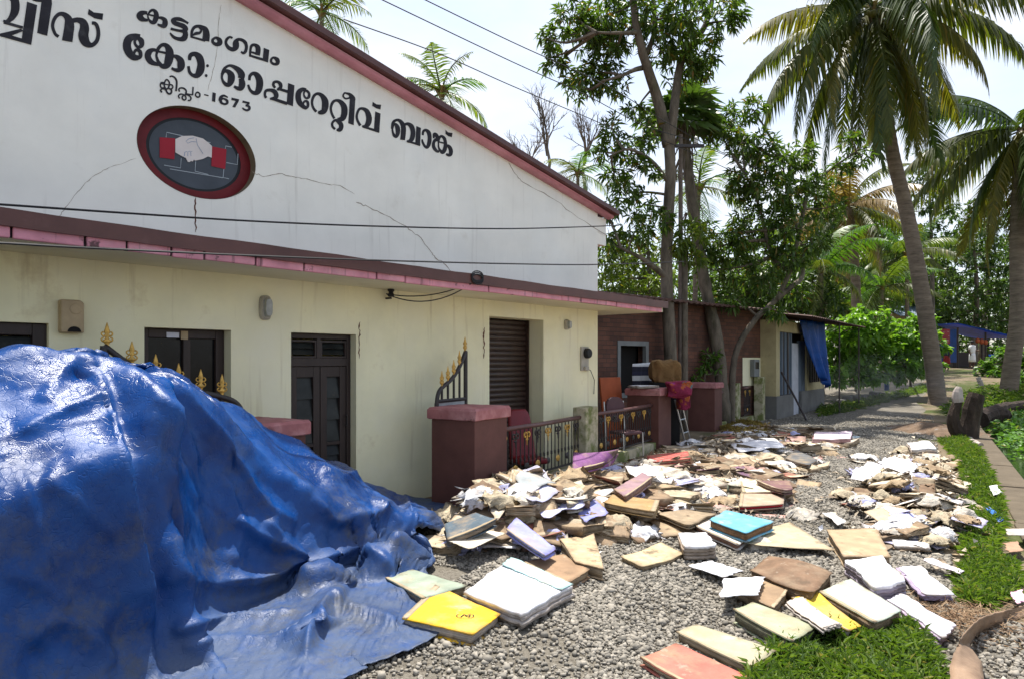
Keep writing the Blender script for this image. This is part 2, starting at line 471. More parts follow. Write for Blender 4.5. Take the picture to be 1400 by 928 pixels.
def sheet(name, ts, ws, zf, m, dz=0.0):
    T, W = np.meshgrid(ts, ws, indexing='ij')
    Z = zf(T, W) + dz
    V = np.stack([W, T, Z], -1).reshape(-1, 3)
    a, b = len(ts), len(ws)
    I = np.arange(a * b).reshape(a, b)
    Fq = np.stack([I[:-1, :-1], I[:-1, 1:], I[1:, 1:], I[1:, :-1]], -1).reshape(-1, 4)
    o = np_mesh(name, V, Fq, m, None, True)
    o.rotation_euler = (0, 0, RA)
    return o

ws = np.array(sorted(set(list(grid_lines(-260, 260, -9, 12, 0.5, 30)) + [1.15, 1.18, 1.21, 1.25])))
ts = grid_lines(-120, 420, -6, 60, 1.0, 30)
struct(sheet('ground', ts, ws, terrain_z, M['dirt']))

# the gravel road with a frayed edge, one sheet 5 mm above the soil
rt = np.arange(-8, 75, 0.4)
lf = np.linspace(0, 1, 12)
TT = np.repeat(rt[:, None], 12, 1)
el = -4.25 + 0.22 * np.sin(rt * 1.3) * np.sin(rt * 0.37 + 1) - 0.25 * sstep(18, 30, rt)
er = 0.05 + 0.16 * np.sin(rt * 0.9 + 2) + 0.5 * (1 - sstep(4.4, 6.0, rt)) - 0.25 * sstep(12, 25, rt)
WW = el[:, None] * (1 - lf) + er[:, None] * lf
ZZ = terrain_z(TT, WW * 0) + 0.006 + 0.03 * np.sin(math.pi * lf)[None, :]
V = np.stack([WW, TT, ZZ], -1).reshape(-1, 3)
I = np.arange(V.shape[0]).reshape(len(rt), 12)
o = np_mesh('road', V, np.stack([I[:-1, :-1], I[:-1, 1:], I[1:, 1:], I[1:, :-1]], -1).reshape(-1, 4), M['road'], None, True)
o.rotation_euler = (0, 0, RA)
struct(o)

# concrete canal edge in slabs, and the water
edge = thing('canal_edge', 'long worn concrete canal edging beside the grass verge', 'canal edge', (0, 0, 0), RA)
t0 = 6.9
for k, L in enumerate((2.1, 2.5, 2.2, 2.6, 2.4, 2.6, 2.5, 2.7, 2.6, 2.8)):
    b = MB(); b.box(0.80 + random.uniform(-.03, .03), 1.20, t0, t0 + L - 0.03, -0.5, 0.04 + random.uniform(-.015, .02))
    b.build('slab', M['concrete'], edge, bevel=0.012)
    t0 += L
wa = sheet('water', np.arange(-8, 41, 1.0), np.array([1.17, 3, 5, 7, 9.0]), lambda t, w: 0 * t - 0.24, M['water'])
struct(wa)

# ------------------------------------------------------------------ gravel stones
def stones(name, P, S, parent=None):
    n = len(P)
    c = np.array([(-1, -1, -1), (1, -1, -1), (1, 1, -1), (-1, 1, -1), (-1, -1, 1), (1, -1, 1), (1, 1, 1), (-1, 1, 1)], float)
    V = c[None] * (0.5 + rng.uniform(-0.17, 0.17, (n, 8, 3)))
    top = V[:, 4:, :2]; V[:, 4:, :2] = top * rng.uniform(0.45, 0.9, (n, 1, 1))
    V *= (S[:, None, None] * np.stack([np.ones(n), rng.uniform(0.55, 0.9, n), rng.uniform(0.4, 0.75, n)], -1)[:, None, :])
    a = rng.uniform(0, 6.283, n); tl = rng.normal(0, 0.35, n); tl2 = rng.normal(0, 0.35, n)
    def rot(V, ang, i, j):
        cs, sn = np.cos(ang)[:, None], np.sin(ang)[:, None]
        vi, vj = V[..., i].copy(), V[..., j].copy()
        V[..., i] = cs * vi - sn * vj; V[..., j] = sn * vi + cs * vj
    rot(V, tl, 0, 2); rot(V, tl2, 1, 2); rot(V, a, 0, 1)
    V += P[:, None, :]
    f = np.array([(0, 3, 2, 1), (4, 5, 6, 7), (0, 1, 5, 4), (1, 2, 6, 5), (2, 3, 7, 6), (3, 0, 4, 7)])
    Fq = (f[None] + (np.arange(n) * 8)[:, None, None]).reshape(-1, 4)
    return np_mesh(name, V.reshape(-1, 3), Fq, M['stone'], parent)

n = 440000
t = rng.uniform(2.2, 25, n); w = rng.uniform(-4.3, 0.95, n)
keep = rng.uniform(0, 1, n) < np.clip(1.25 - (t - 4) * 0.066, 0.10, 1)
lim = np.where(t < 5.6, 0.95, 0.18)
patch = np.sin(t * 2.1 + 3 * np.sin(w * 1.1)) * np.sin(w * 2.7 + 1.3) + 0.5 * np.sin(t * 5.3 + w * 4.1)
keep &= ~((t < 4.6) & (w < -3.15))
keep &= (w < lim) & (rng.uniform(0, 1, n) < np.clip(0.78 + 0.55 * patch, 0.22, 1))
t, w = t[keep], w[keep]
xy = RD[None] * t[:, None] + RQ[None] * w[:, None]
S = np.clip(rng.lognormal(-3.95, 0.42, len(t)), 0.009, 0.05)
Pz = np.stack([xy[:, 0], xy[:, 1], 0.008 + 0.03 * np.sin(math.pi * np.clip((w + 4.25) / 4.3, 0, 1)) + S * 0.12 + rng.uniform(0, 0.008, len(t))], -1)
g = stones('gravel', Pz, S)
g['kind'] = 'stuff'; tag(g, 'grey angular gravel loose over the road surface', 'gravel')

# ------------------------------------------------------------------ leaf clouds
def leaf_mesh(C, D, L, W, droop=0.15, fold=0.25):
    """C base points, D unit directions, L lengths, W widths -> diamond leaves folded along the rib"""
    n = len(C)
    up = np.tile(np.array([0, 0, 1.0]), (n, 1)) + rng.normal(0, 0.25, (n, 3))
    S = np.cross(D, up); S /= (np.linalg.norm(S, axis=1, keepdims=True) + 1e-6)
    N = np.cross(S, D)
    mid = C + D * (L * 0.45)[:, None]
    tip = C + D * L[:, None]; tip[:, 2] -= L * droop
    l = mid + S * (W / 2)[:, None] + N * (W * fold)[:, None]
    r = mid - S * (W / 2)[:, None] + N * (W * fold)[:, None]
    V = np.stack([C, l, tip, r], 1).reshape(-1, 3)
    b = np.arange(n) * 4
    Fq = np.concatenate([np.stack([b, b + 2, b + 1], -1), np.stack([b, b + 3, b + 2], -1)])
    return V, Fq

def unit(v):
    return v / (np.linalg.norm(v, axis=-1, keepdims=True) + 1e-9)

M['grass'] = island_mat('verge_grass', (0.045, 0.095, 0.015), (0.16, 0.24, 0.04), 0.6, 0.3, 0.35, (1.2, 1.3, 0.5), c2=(0.30, 0.25, 0.11))
M['weed'] = island_mat('water_weed_leaf', (0.06, 0.16, 0.02), (0.15, 0.30, 0.05), 0.45, 0.4, 0.3, (1.2, 1.3, 0.5), c2=(0.32, 0.28, 0.10))
def grass_patch(name, label, poly_px, n, L, W, hz=0.0, mat='grass', flat=0.5, cat='grass', bare=.35):
    P = np.array([gp(*p)[:2] for p in poly_px])
    lo, hi = P.min(0), P.max(0)
    out = []
    while len(out) < n:
        c = rng.uniform(lo, hi)
        inside = False
        for i in range(len(P)):
            a, b = P[i], P[i - 1]
            if (a[1] > c[1]) != (b[1] > c[1]) and c[0] < (b[0] - a[0]) * (c[1] - a[1]) / (b[1] - a[1]) + a[0]:
                inside = not inside
        if inside: out.append(c)
    out = np.array(out)
    pn = np.sin(out[:, 0] * 5.3 + 2 * np.sin(out[:, 1] * 3.1)) * np.sin(out[:, 1] * 4.7 + out[:, 0]) + .5 * np.sin(out[:, 0] * 13) * np.sin(out[:, 1] * 11)
    out = out[rng.uniform(0, 1, n) < np.clip(.75 + bare * pn, .06, 1)]
    k = len(out)
    d = np.stack([rng.normal(0, 1, k), rng.normal(0, 1, k), np.abs(rng.normal(flat, 0.45, k)) + 0.1], -1)
    hump = 0.35 * (np.sin(out[:, 0] * 9) * np.sin(out[:, 1] * 8 + 1)) + 0.65
    base = np.column_stack([out, np.array([ground_z(*p) for p in out]) + hz + rng.uniform(0, 1, k) * L * 0.9 * np.clip(hump, 0.1, 1)])
    Ls = rng.uniform(0.55, 1.25, k) * L
    V, Fq = leaf_mesh(base, unit(d), Ls, rng.uniform(0.7, 1.3, k) * W, 0.3, 0.15)
    # thin stalks rising under the leaves
    o = np_mesh(name, V, Fq, M[mat])
    o['kind'] = 'stuff'; tag(o, label, cat)
    return o

grass_patch('grass', 'thick tuft of green weedy grass beside the pink ledgers', [(1022, 935), (1050, 900), (1090, 878), (1140, 858), (1195, 846), (1235, 856), (1262, 878), (1292, 935), (1290, 960), (1020, 960)], 15000, 0.105, 0.013, flat=.75, bare=.5)
grass_patch('grass', 'round clump of short grass next to the bent palm sheath', [(1308, 800), (1325, 772), (1352, 760), (1382, 770), (1396, 795), (1385, 818), (1350, 832), (1318, 826)], 8000, 0.10, 0.011, flat=.8)
grass_patch('grass', 'bright grass verge between paper heap and concrete canal edge', [(1285, 602), (1315, 600), (1340, 618), (1352, 650), (1368, 690), (1370, 735), (1350, 770), (1310, 760), (1318, 715), (1312, 690), (1320, 650), (1300, 620)], 30000, 0.12, 0.014, flat=.7, bare=.8)
grass_patch('grass', 'dry grass strip at the foot of the green hedge', [(1120, 560), (1180, 548), (1215, 540), (1285, 524), (1285, 530), (1215, 549), (1165, 563), (1120, 572)], 5000, 0.22, 0.025)
grass_patch('grass', 'rough grass around the two coconut palm trunks', [(1290, 560), (1310, 545), (1345, 530), (1400, 528), (1400, 560), (1340, 575), (1310, 585)], 6000, 0.25, 0.03)
grass_patch('dry_grass', 'heap of yellow dry straw below the concrete fence posts', [(985, 590), (1000, 575), (1030, 578), (1052, 586), (1050, 592), (1010, 596)], 3500, 0.16, 0.012, flat=0.25)
bpy.data.objects['dry_grass'].data.materials[0] = island_mat('dry_straw', (0.30, 0.20, 0.05), (0.42, 0.34, 0.10), 0.8, 0.2, 0.2)
# floating weed on the canal
k = 16000
t = rng.uniform(8.5, 34, k); w = rng.uniform(1.35, 7.5, k)
kp = (w > 1.4 + 0.35 * np.sin(t * 1.3) + np.where(t < 14.5, 0.5 + (14.5 - t) * 0.35, 0))
t, w = t[kp], w[kp]; k = len(t)
xy = RD[None] * t[:, None] + RQ[None] * w[:, None]
base = np.column_stack([xy, rng.uniform(-0.24, 0.16, k) + 0.1 * np.sin(t * 2) * np.sin(w * 3)])
V, Fq = leaf_mesh(base, unit(np.stack([rng.normal(0, 1, k), rng.normal(0, 1, k), np.abs(rng.normal(0.5, 0.4, k))], -1)), rng.uniform(0.09, 0.2, k), rng.uniform(0.07, 0.13, k), 0.2, 0.1)
o = np_mesh('water_weed', V, Fq, M['weed']); o['kind'] = 'stuff'; tag(o, 'leafy green weed mat floating on the dark canal', 'water weed')
# ================================================================== bank building
bank = thing('bank_building', 'cream and white cooperative bank with black Malayalam lettering and oval handshake emblem', 'building', tuple(BANK_O), BANK_A)
SOF = 2.60                                  # soffit height
WL = -14.6                                  # left end of the front wall
def gable_top(x):                           # underside of the barge board along the front
    z0 = (0.52, 4.20)
    z1 = (-6.2, 5.26)
    s = (z1[1] - z0[1]) / (z0[0] - z1[0])
    peak = -7.3
    return z0[1] + s * (z0[0] - x) if x > peak else z0[1] + s * (z0[0] - peak) - s * (peak - x)

# openings on the front wall measured from the photograph: (name, left, right, top, bottom)
op_w0 = (-9.9, bw(67, 442)[0], bw(67, 442)[1], 0.0)
op_w1 = (bw(197.5, 447)[0], bw(316, 451)[0], bw(197.5, 447)[1], 0.0)
op_d = (bw(398, 454)[0], bw(487, 457)[0], bw(398, 454)[1], 0.0)
op_s = (bw(669, 432)[0], bw(743, 436)[0], bw(669, 432)[1], 0.0)
ops = [op_w0, op_w1, op_d, op_s]
TH = 0.30
b = MB()
x = WL
for (a, c, top, bot) in ops:
    b.box(x, a, 0.0, TH, -0.1, SOF)
    b.box(a, c, 0.0, TH, top, SOF)
    x = c
b.box(x, 0.0, 0.0, TH, -0.1, SOF)
b.build('front_wall', M['cream'], bank)
b = MB(); b.box(-TH, 0.0, TH, 9.0, -0.1, SOF); b.box(WL, WL + TH, TH, 9.0, -0.1, SOF); b.box(WL, 0, 8.9, 9.2, -0.1, SOF)
b.build('side_wall', M['cream'], bank)
# gable above the canopy, with an oval niche for the emblem
ED = 0.10                                               # depth of the niche
cxl, cxr = bw(187, 205, 0)[0], bw(349.8, 222, 0)[0]
ex, erx = (cxl + cxr) / 2, (cxr - cxl) / 2
ez0, ez1 = bw(267, 270, 0)[1], bw(267, 147.2, 0)[1]
ez, erz = (ez0 + ez1) / 2, (ez1 - ez0) / 2
NE = 72
pk = -7.3
from mathutils.geometry import tessellate_polygon
outer = [(WL, SOF + .02), (0.0, SOF + .02), (0.0, gable_top(0.0)), (pk, gable_top(pk)), (WL, gable_top(WL))]
hole = [(ex + erx * math.cos(2 * math.pi * i / NE), ez + erz * math.sin(2 * math.pi * i / NE)) for i in range(NE)]
tris = tessellate_polygon([[Vector((u, v, 0)) for u, v in outer], [Vector((u, v, 0)) for u, v in hole]])
allp = outer + hole
vs = [(u, 0.0, v) for u, v in allp] + [(u, 0.25, v) for u, v in outer]
fs = []
for tri in tris:
    p = [np.array(allp[i]) for i in tri]; ar = (p[1][0] - p[0][0]) * (p[2][1] - p[0][1]) - (p[1][1] - p[0][1]) * (p[2][0] - p[0][0])
    fs.append(tuple(tri) if ar > 0 else tuple(reversed(tri)))
n0 = len(allp)
fs.append(tuple(n0 + i for i in (4, 3, 2, 1, 0)))
for i in range(5):
    j = (i + 1) % 5; fs.append((j, i, n0 + i, n0 + j))
b = MB(); b.add(vs, fs); b.build('gable_wall', M['gable'], bank)
zc = bw(836, 338)[1]
b = MB(); b.box(0.002, 0.30, 0.02, 0.24, zc, gable_top(0.30)); b.build('barge_bracket', M['gable'], bank)
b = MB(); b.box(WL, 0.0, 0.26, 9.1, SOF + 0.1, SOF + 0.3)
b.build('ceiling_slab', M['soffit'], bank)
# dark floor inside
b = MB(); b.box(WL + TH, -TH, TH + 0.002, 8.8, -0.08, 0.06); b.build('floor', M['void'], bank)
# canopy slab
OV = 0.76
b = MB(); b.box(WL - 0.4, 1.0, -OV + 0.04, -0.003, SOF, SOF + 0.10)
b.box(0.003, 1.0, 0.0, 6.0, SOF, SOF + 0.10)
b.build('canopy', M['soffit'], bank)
# pink fascia in segments split by sooty joints
xj = [bw(px, 400, OV)[0] for px in (-260, -180, -120, -60, 16, 117, 174, 235, 280, 350, 416, 515, 554, 668, 768, 795, 843, 870, 905)]
for i in range(len(xj) - 1):
    b = MB(); dz = random.uniform(-.006, .006); do = random.uniform(0, .008)
    b.box(xj[i] + 0.008, xj[i + 1] - 0.008, -OV - do, -OV + 0.037, SOF - 0.004 + dz, SOF + 0.075)
    b.build('fascia', M['pink'], bank, bevel=0.01)
b = MB(); b.box(xj[0], xj[-1] - 0.012, -OV + 0.02, -OV + 0.039, SOF + 0.0, SOF + 0.07); b.build('fascia_joint', M['void'], bank)
# brown sheet on the canopy, falling slightly outwards, with a turned-down lip
zt = 2.79
print('canopy sheet lip top', zt)
b = MB()
n = 60
vs, fs = [], []
prof = [(-OV - 0.035, SOF + 0.068), (-OV - 0.037, zt), (-0.004, zt + 0.07), (-0.004, zt + 0.055), (-OV - 0.02, zt - 0.015), (-OV - 0.022, SOF + 0.068)]
for i in range(n + 1):
    xx = WL - 0.45 + (1.06 - (WL - 0.45)) * i / n
    sag = 0.003 * math.sin(i * 1.7) + 0.003 * math.sin(i * 0.63)
    for (py, pz) in prof: vs.append((xx, py, pz + (sag if pz < zt + 0.03 else 0)))
m6 = len(prof)
for i in range(n):
    for k in range(m6):
        k2 = (k + 1) % m6
        fs.append((i * m6 + k, (i + 1) * m6 + k, (i + 1) * m6 + k2, i * m6 + k2))
fs.append(tuple(range(m6))); fs.append(tuple(n * m6 + k for k in range(m6 - 1, -1, -1)))
b.add(vs, fs); b.build('canopy_sheet', M['sheet'], bank)
# side canopy sheet (corrugated end seen past the corner)
b = MB()
vs, fs = [], []
for i in range(61):
    yy = 0.0 + 6.0 * i / 60
    zz = zt + 0.05 + (0.02 if i % 2 else 0.0)
    vs += [(0.004, yy, zz + 0.12), (1.03, yy, zz), (1.03, yy, zz - 0.02), (0.004, yy, zz + 0.10)]
for i in range(60):
    for k in range(4):
        k2 = (k + 1) % 4
        fs.append((i * 4 + k, i * 4 + k2, (i + 1) * 4 + k2, (i + 1) * 4 + k))
fs += [(3, 2, 1, 0), (240, 241, 242, 243)]
b.add(vs, fs); b.build('side_sheet', M['sheet'], bank)

# barge boards: rose gutter-like lower band and brown sheet edge above
z_lo0, z_hi0 = bw(840, 305, 0.12), bw(845, 294, 0.3)
def barge(name, m, d0, d1, out0, out1, x_end, rnd_=False):
    for (xa, xb) in ((WL - 0.4, pk), (pk, x_end)):
        b = MB()
        za, zb = gable_top(xa), gable_top(xb)
        if rnd_:
            vs, fs = [], []
            K = 9
            for (xx, zz) in ((xa, za), (xb, zb)):
                for k in range(K):
                    a = math.pi * (k / (K - 1) - 0.5)
                    vs.append((xx, -out1 * (0.55 + 0.45 * math.cos(a)), zz + (d0 + d1) / 2 + (d1 - d0) / 2 * math.sin(a)))
                vs.append((xx, -out0, zz + d1)); vs.append((xx, -out0, zz + d0))
            K += 2
            for k in range(K):
                k2 = (k + 1) % K
                fs.append((k, k2, K + k2, K + k))
            fs += [tuple(range(K - 1, -1, -1)), tuple(range(K, 2 * K))]
            b.add(vs, fs)
        else:
            b.add([(xa, -out1, za + d0), (xb, -out1, zb + d0), (xb, -out1, zb + d1), (xa, -out1, za + d1),
                   (xa, -out0, za + d0), (xb, -out0, zb + d0), (xb, -out0, zb + d1), (xa, -out0, za + d1)],
                  [(0, 1, 2, 3), (7, 6, 5, 4), (0, 4, 5, 1), (1, 5, 6, 2), (2, 6, 7, 3), (3, 7, 4, 0)])
        b.build(name, m, bank, smooth=rnd_)
d_brown, d_pink = 0.135, 0.075
print('barge', d_pink, d_brown)
barge('barge_band', M['rosy'], -0.005, d_pink, 0.0, 0.13, 0.33, True)
barge('barge_sheet', M['sheet'], d_pink - 0.01, d_brown, -0.30, 0.21, 0.38)
# main roof sheets behind the barge
b = MB()
for (xa, xb) in ((WL - 0.4, pk), (pk, 0.38)):
    za, zb = gable_top(xa) + d_brown - 0.05, gable_top(xb) + d_brown - 0.05
    b.add([(xa, 0.29, za - .04), (xb, 0.29, zb - .04), (xb, 9.5, zb - .04), (xa, 9.5, za - .04), (xa, 0.29, za), (xb, 0.29, zb), (xb, 9.5, zb), (xa, 9.5, za)],
          [(0, 3, 2, 1), (4, 5, 6, 7), (0, 1, 5, 4), (1, 2, 6, 5), (2, 3, 7, 6), (3, 0, 4, 7)])
b.build('roof', M['sheet'], bank)

# ------------------------------------------------------------------ painted lettering (traced strokes, each letter a part)
def wl_pt(tile, x, y, out):
    ox, oy, s = tile
    u, z = bw(ox + x / s, oy + y / s, 0.0)
    return (u, -out, z)
def stroke(tile, pts, closed=False, out0=0.003):
    Q = cat_rom(pts, 6, closed)
    n = len(Q)
    vs, fs = [], []
    for i in range(n):
        a = Q[(i - 1) % n] if (closed or i > 0) else Q[0]
        c = Q[(i + 1) % n] if (closed or i < n - 1) else Q[-1]
        d = c[:2] - a[:2]; d = d / (np.linalg.norm(d) + 1e-9)
        nrm = np.array([-d[1], d[0]])
        h = max(Q[i][2], 6) / 2
        o_ = out0 + 0.0012 * i / n
        for sgn in (1, -1):
            p = Q[i][:2] + sgn * h * nrm
            vs.append(wl_pt(tile, p[0], p[1], o_))
    for i in range(n if closed else n - 1):
        j = (i + 1) % n
        fs.append((2 * i, 2 * i + 1, 2 * j + 1, 2 * j))
    return vs, fs
def letter(tile, *shapes):
    b = MB()
    for k, sh in enumerate(shapes):
        kind, pts = sh
        o_ = 0.003 + 0.0004 * k
        if kind == 'p':
            b.add([wl_pt(tile, x, y, o_) for x, y in pts], [tuple(range(len(pts)))])
        elif kind == 'd':
            x0, y0, r = pts
            b.add([wl_pt(tile, x0 + r * math.cos(a), y0 + r * 1.1 * math.sin(a), o_) for a in np.linspace(0, 6.283, 17)[:-1]], [tuple(range(16))])
        else:
            b.add(*stroke(tile, pts, kind == 'r', o_))
    return b.build('letter', M['letter'], bank)
A = (0, 0, 9.28); B_ = (160, 0, 11.6); C_ = (270, 20, 11.6); D_ = (160, 40, 9.28); E_ = (290, 70, 11.6); F_ = (395, 105, 10.31); G_ = (520, 145, 11.6); H_ = (210, 95, 10.0)
letter(A, ('s', [(90, -60, 70), (175, -10, 100), (195, 70, 110), (185, 160, 105), (140, 240, 75), (85, 280, 45), (42, 268, 24)]), ('s', [(50, 290, 36), (290, 358, 36)]),
       ('p', [(345, 30), (472, 72), (397, 577), (270, 540)]), ('p', [(-60, 432), (0, 434), (265, 372), (300, 400), (150, 458), (0, 458), (-60, 446)]), ('p', [(-20, 450), (150, 458), (290, 500), (285, 546), (0, 466)]))
letter(A, ('s', [(385, -28, 30), (440, 0, 42), (520, 8, 50), (590, -15, 60)]), ('p', [(528, 20), (545, -40), (620, -45), (655, 0), (660, 60), (600, 462), (472, 425)]))
letter(A, ('s', [(745, 472, 40), (700, 435, 40), (668, 340, 42), (690, 250, 46), (745, 190, 48), (810, 190, 60), (865, 245, 95), (880, 330, 125), (868, 430, 130), (852, 530, 135)]),
       ('s', [(925, 270, 60), (985, 260, 65), (1050, 290, 95), (1072, 360, 118), (1058, 460, 130), (1090, 545, 110), (1160, 580, 60), (1225, 530, 52), (1248, 440, 50), (1235, 350, 48), (1205, 305, 45), (1165, 300, 42)]),
       ('p', [(1125, 120), (1190, 165), (1310, 180), (1300, 260), (1200, 240), (1115, 190)]))
letter(B_, ('s', [(480, 215, 50), (430, 210, 65), (380, 225, 90), (360, 262, 105), (390, 305, 90), (440, 325, 55), (490, 330, 40)]),
       ('r', [(495, 235, 28), (530, 185, 40), (575, 170, 45), (615, 210, 70), (620, 280, 85), (590, 355, 75), (545, 360, 55), (505, 320, 35), (488, 270, 25)]), ('s', [(470, 235, 25), (590, 262, 28)]),
       ('s', [(655, 290, 35), (710, 295, 50), (755, 330, 75), (760, 380, 90), (745, 420, 75), (690, 415, 45), (640, 395, 30)]))
letter(B_, ('s', [(1130, 380, 35), (1080, 350, 40), (1000, 315, 60), (930, 310, 60), (890, 335, 75), (920, 375, 75), (990, 400, 75), (1060, 430, 80), (1085, 475, 85), (1050, 500, 60), (980, 495, 42), (850, 465, 40)]),
       ('s', [(1070, 490, 80), (1085, 560, 85), (1060, 615, 95), (1000, 630, 65), (920, 610, 50), (870, 570, 40), (840, 530, 20)]))
letter(B_, ('s', [(1180, 590, 40), (1190, 500, 45), (1230, 440, 50), (1290, 425, 50), (1350, 440, 60), (1400, 480, 90), (1415, 560, 110), (1405, 660, 115)]), ('s', [(1165, 590, 30), (1400, 655, 35)]),
       ('s', [(1200, 570, 25), (1250, 540, 50), (1310, 530, 40), (1335, 480, 35), (1300, 445, 30)]))
letter(C_, ('r', [(240, 410, 45), (290, 375, 40), (345, 410, 75), (350, 460, 85), (300, 480, 60), (250, 455, 48)]))
letter(C_, ('s', [(555, 380, 35), (510, 365, 35), (465, 400, 45), (450, 460, 45), (490, 530, 60), (560, 560, 70), (605, 520, 100), (610, 450, 95), (640, 405, 50), (700, 410, 50), (755, 450, 55), (775, 520, 50), (760, 590, 50), (725, 620, 40), (690, 595, 30)]))
letter(C_, ('s', [(832, 665, 35), (840, 560, 40), (860, 500, 45), (910, 490, 50), (955, 530, 80), (958, 600, 80), (948, 652, 80)]), ('s', [(840, 600, 30), (950, 632, 35)]), ('s', [(820, 655, 35), (1115, 745, 40)]), ('p', [(1050, 535), (1138, 570), (1118, 768), (1030, 740)]))
letter(C_, ('r', [(1165, 730, 40), (1200, 690, 35), (1260, 720, 68), (1270, 775, 62), (1230, 795, 45), (1180, 775, 40)]))
letter(D_, ('s', [(290, 110, 80), (220, 100, 80), (150, 130, 100), (125, 210, 105), (150, 300, 100), (210, 360, 85), (270, 370, 60)]), ('r', [(225, 160, 35), (255, 120, 45), (305, 150, 70), (310, 210, 60), (270, 235, 40), (235, 205, 35)]),
       ('r', [(215, 310, 35), (245, 270, 40), (290, 290, 50), (295, 350, 50), (255, 375, 45), (220, 350, 35)]))
letter(D_, ('s', [(510, 275, 35), (450, 270, 50), (405, 300, 80), (390, 350, 80), (420, 410, 75), (470, 440, 55), (530, 455, 40)]),
       ('r', [(500, 330, 30), (525, 250, 45), (575, 205, 45), (630, 220, 65), (665, 290, 100), (660, 380, 110), (630, 460, 90), (575, 475, 60), (530, 430, 45), (508, 380, 35)]), ('s', [(480, 280, 25), (630, 310, 28)]),
       ('s', [(710, 345, 35), (760, 360, 60), (805, 410, 90), (810, 480, 95), (780, 525, 60), (730, 520, 40), (690, 500, 30)]))
letter(D_, ('s', [(920, 400, 40), (930, 340, 55), (985, 320, 60), (1040, 360, 90), (1065, 440, 95), (1055, 530, 100), (1015, 590, 75), (960, 590, 45), (920, 550, 40), (905, 475, 35)]))
letter(D_, ('d', (1148, 470, 18)), ('d', (1130, 595, 18)))
letter(E_, ('r', [(155, 400, 40), (190, 330, 50), (250, 330, 70), (300, 390, 110), (300, 470, 110), (265, 535, 80), (210, 530, 60), (165, 470, 40)]),
       ('s', [(150, 380, 35), (190, 290, 45), (260, 240, 40), (330, 250, 55), (420, 310, 90), (465, 380, 110), (455, 440, 100)]), ('s', [(460, 440, 80), (475, 530, 105), (450, 590, 95), (400, 595, 60), (345, 565, 35)]))
letter(E_, ('s', [(590, 470, 40), (600, 400, 50), (650, 360, 55), (710, 390, 90), (750, 470, 110), (750, 570, 110), (720, 650, 95), (660, 670, 60), (600, 620, 45), (570, 540, 35)]))
letter(E_, ('s', [(1000, 590, 40), (970, 545, 45), (985, 500, 45), (1040, 495, 45), (1080, 530, 60), (1085, 580, 55), (1050, 610, 50), (1030, 600, 30)]), ('s', [(1050, 605, 40), (1200, 650, 45)]), ('p', [(1205, 512), (1305, 550), (1280, 882), (1180, 845)]),
       ('s', [(855, 750, 45), (835, 700, 40), (850, 640, 45), (910, 625, 50), (980, 645, 70), (1015, 700, 75), (1000, 750, 65), (950, 760, 45), (915, 765, 30)]), ('s', [(950, 760, 45), (1190, 840, 50)]))
letter(F_, ('s', [(240, 195, 50), (190, 185, 55), (140, 225, 75), (130, 300, 80), (150, 370, 75), (200, 425, 60), (240, 450, 45)]), ('r', [(210, 235, 25), (235, 200, 35), (280, 235, 35), (280, 290, 40), (245, 310, 30), (215, 280, 28)]),
       ('r', [(200, 385, 28), (225, 350, 30), (262, 365, 40), (265, 420, 40), (230, 450, 40), (205, 420, 28)]))
letter(F_, ('s', [(385, 500, 40), (340, 440, 35), (325, 360, 35), (350, 280, 40), (400, 245, 40), (460, 270, 60), (505, 340, 90), (510, 420, 95), (490, 490, 80), (440, 510, 60), (410, 500, 30)]))
letter(F_, ('s', [(640, 595, 35), (605, 530, 35), (590, 450, 35), (615, 370, 40), (665, 340, 38), (725, 360, 60), (775, 430, 85), (780, 520, 90), (755, 590, 80), (710, 605, 55), (680, 595, 25)]),
       ('s', [(650, 745, 35), (615, 710, 35), (610, 660, 35), (650, 620, 35), (700, 640, 60), (735, 690, 65), (725, 745, 60), (695, 755, 50), (670, 755, 25)]))
letter(F_, ('r', [(765, 265, 25), (790, 235, 25), (850, 260, 30), (855, 300, 25), (800, 315, 25), (768, 290, 25)]), ('s', [(800, 237, 25), (860, 258, 45), (893, 310, 78), (896, 340, 76)]), ('p', [(858, 300), (935, 320), (912, 690), (835, 660)]))
letter(F_, ('s', [(1005, 695, 40), (965, 620, 35), (955, 550, 35), (985, 470, 35), (1035, 455, 40), (1095, 490, 65), (1125, 570, 80), (1120, 650, 80), (1080, 705, 60), (1030, 702, 25)]), ('s', [(1040, 708, 30), (1270, 780, 35)]),
       ('p', [(1215, 495), (1290, 525), (1272, 797), (1195, 770)]), ('p', [(1180, 360), (1230, 395), (1298, 402), (1288, 468), (1225, 450), (1172, 415)]))
letter(G_, ('r', [(190, 390, 30), (205, 310, 40), (240, 300, 50), (270, 350, 75), (275, 430, 70), (250, 490, 50), (215, 470, 45)]), ('s', [(180, 370, 30), (200, 270, 45), (255, 230, 40), (310, 245, 55), (355, 310, 75), (365, 400, 80), (350, 545, 78)]),
       ('s', [(370, 310, 40), (430, 290, 50), (490, 330, 75), (515, 420, 75), (500, 520, 75), (460, 565, 55), (415, 565, 25)]), ('s', [(420, 562, 30), (630, 625, 36)]), ('p', [(568, 325), (640, 355), (628, 640), (550, 610)]))
letter(G_, ('s', [(670, 470, 35), (680, 410, 40), (720, 390, 45), (765, 430, 65), (780, 510, 65), (770, 600, 65), (740, 660, 50), (700, 640, 40), (668, 580, 35), (660, 535, 25)]))
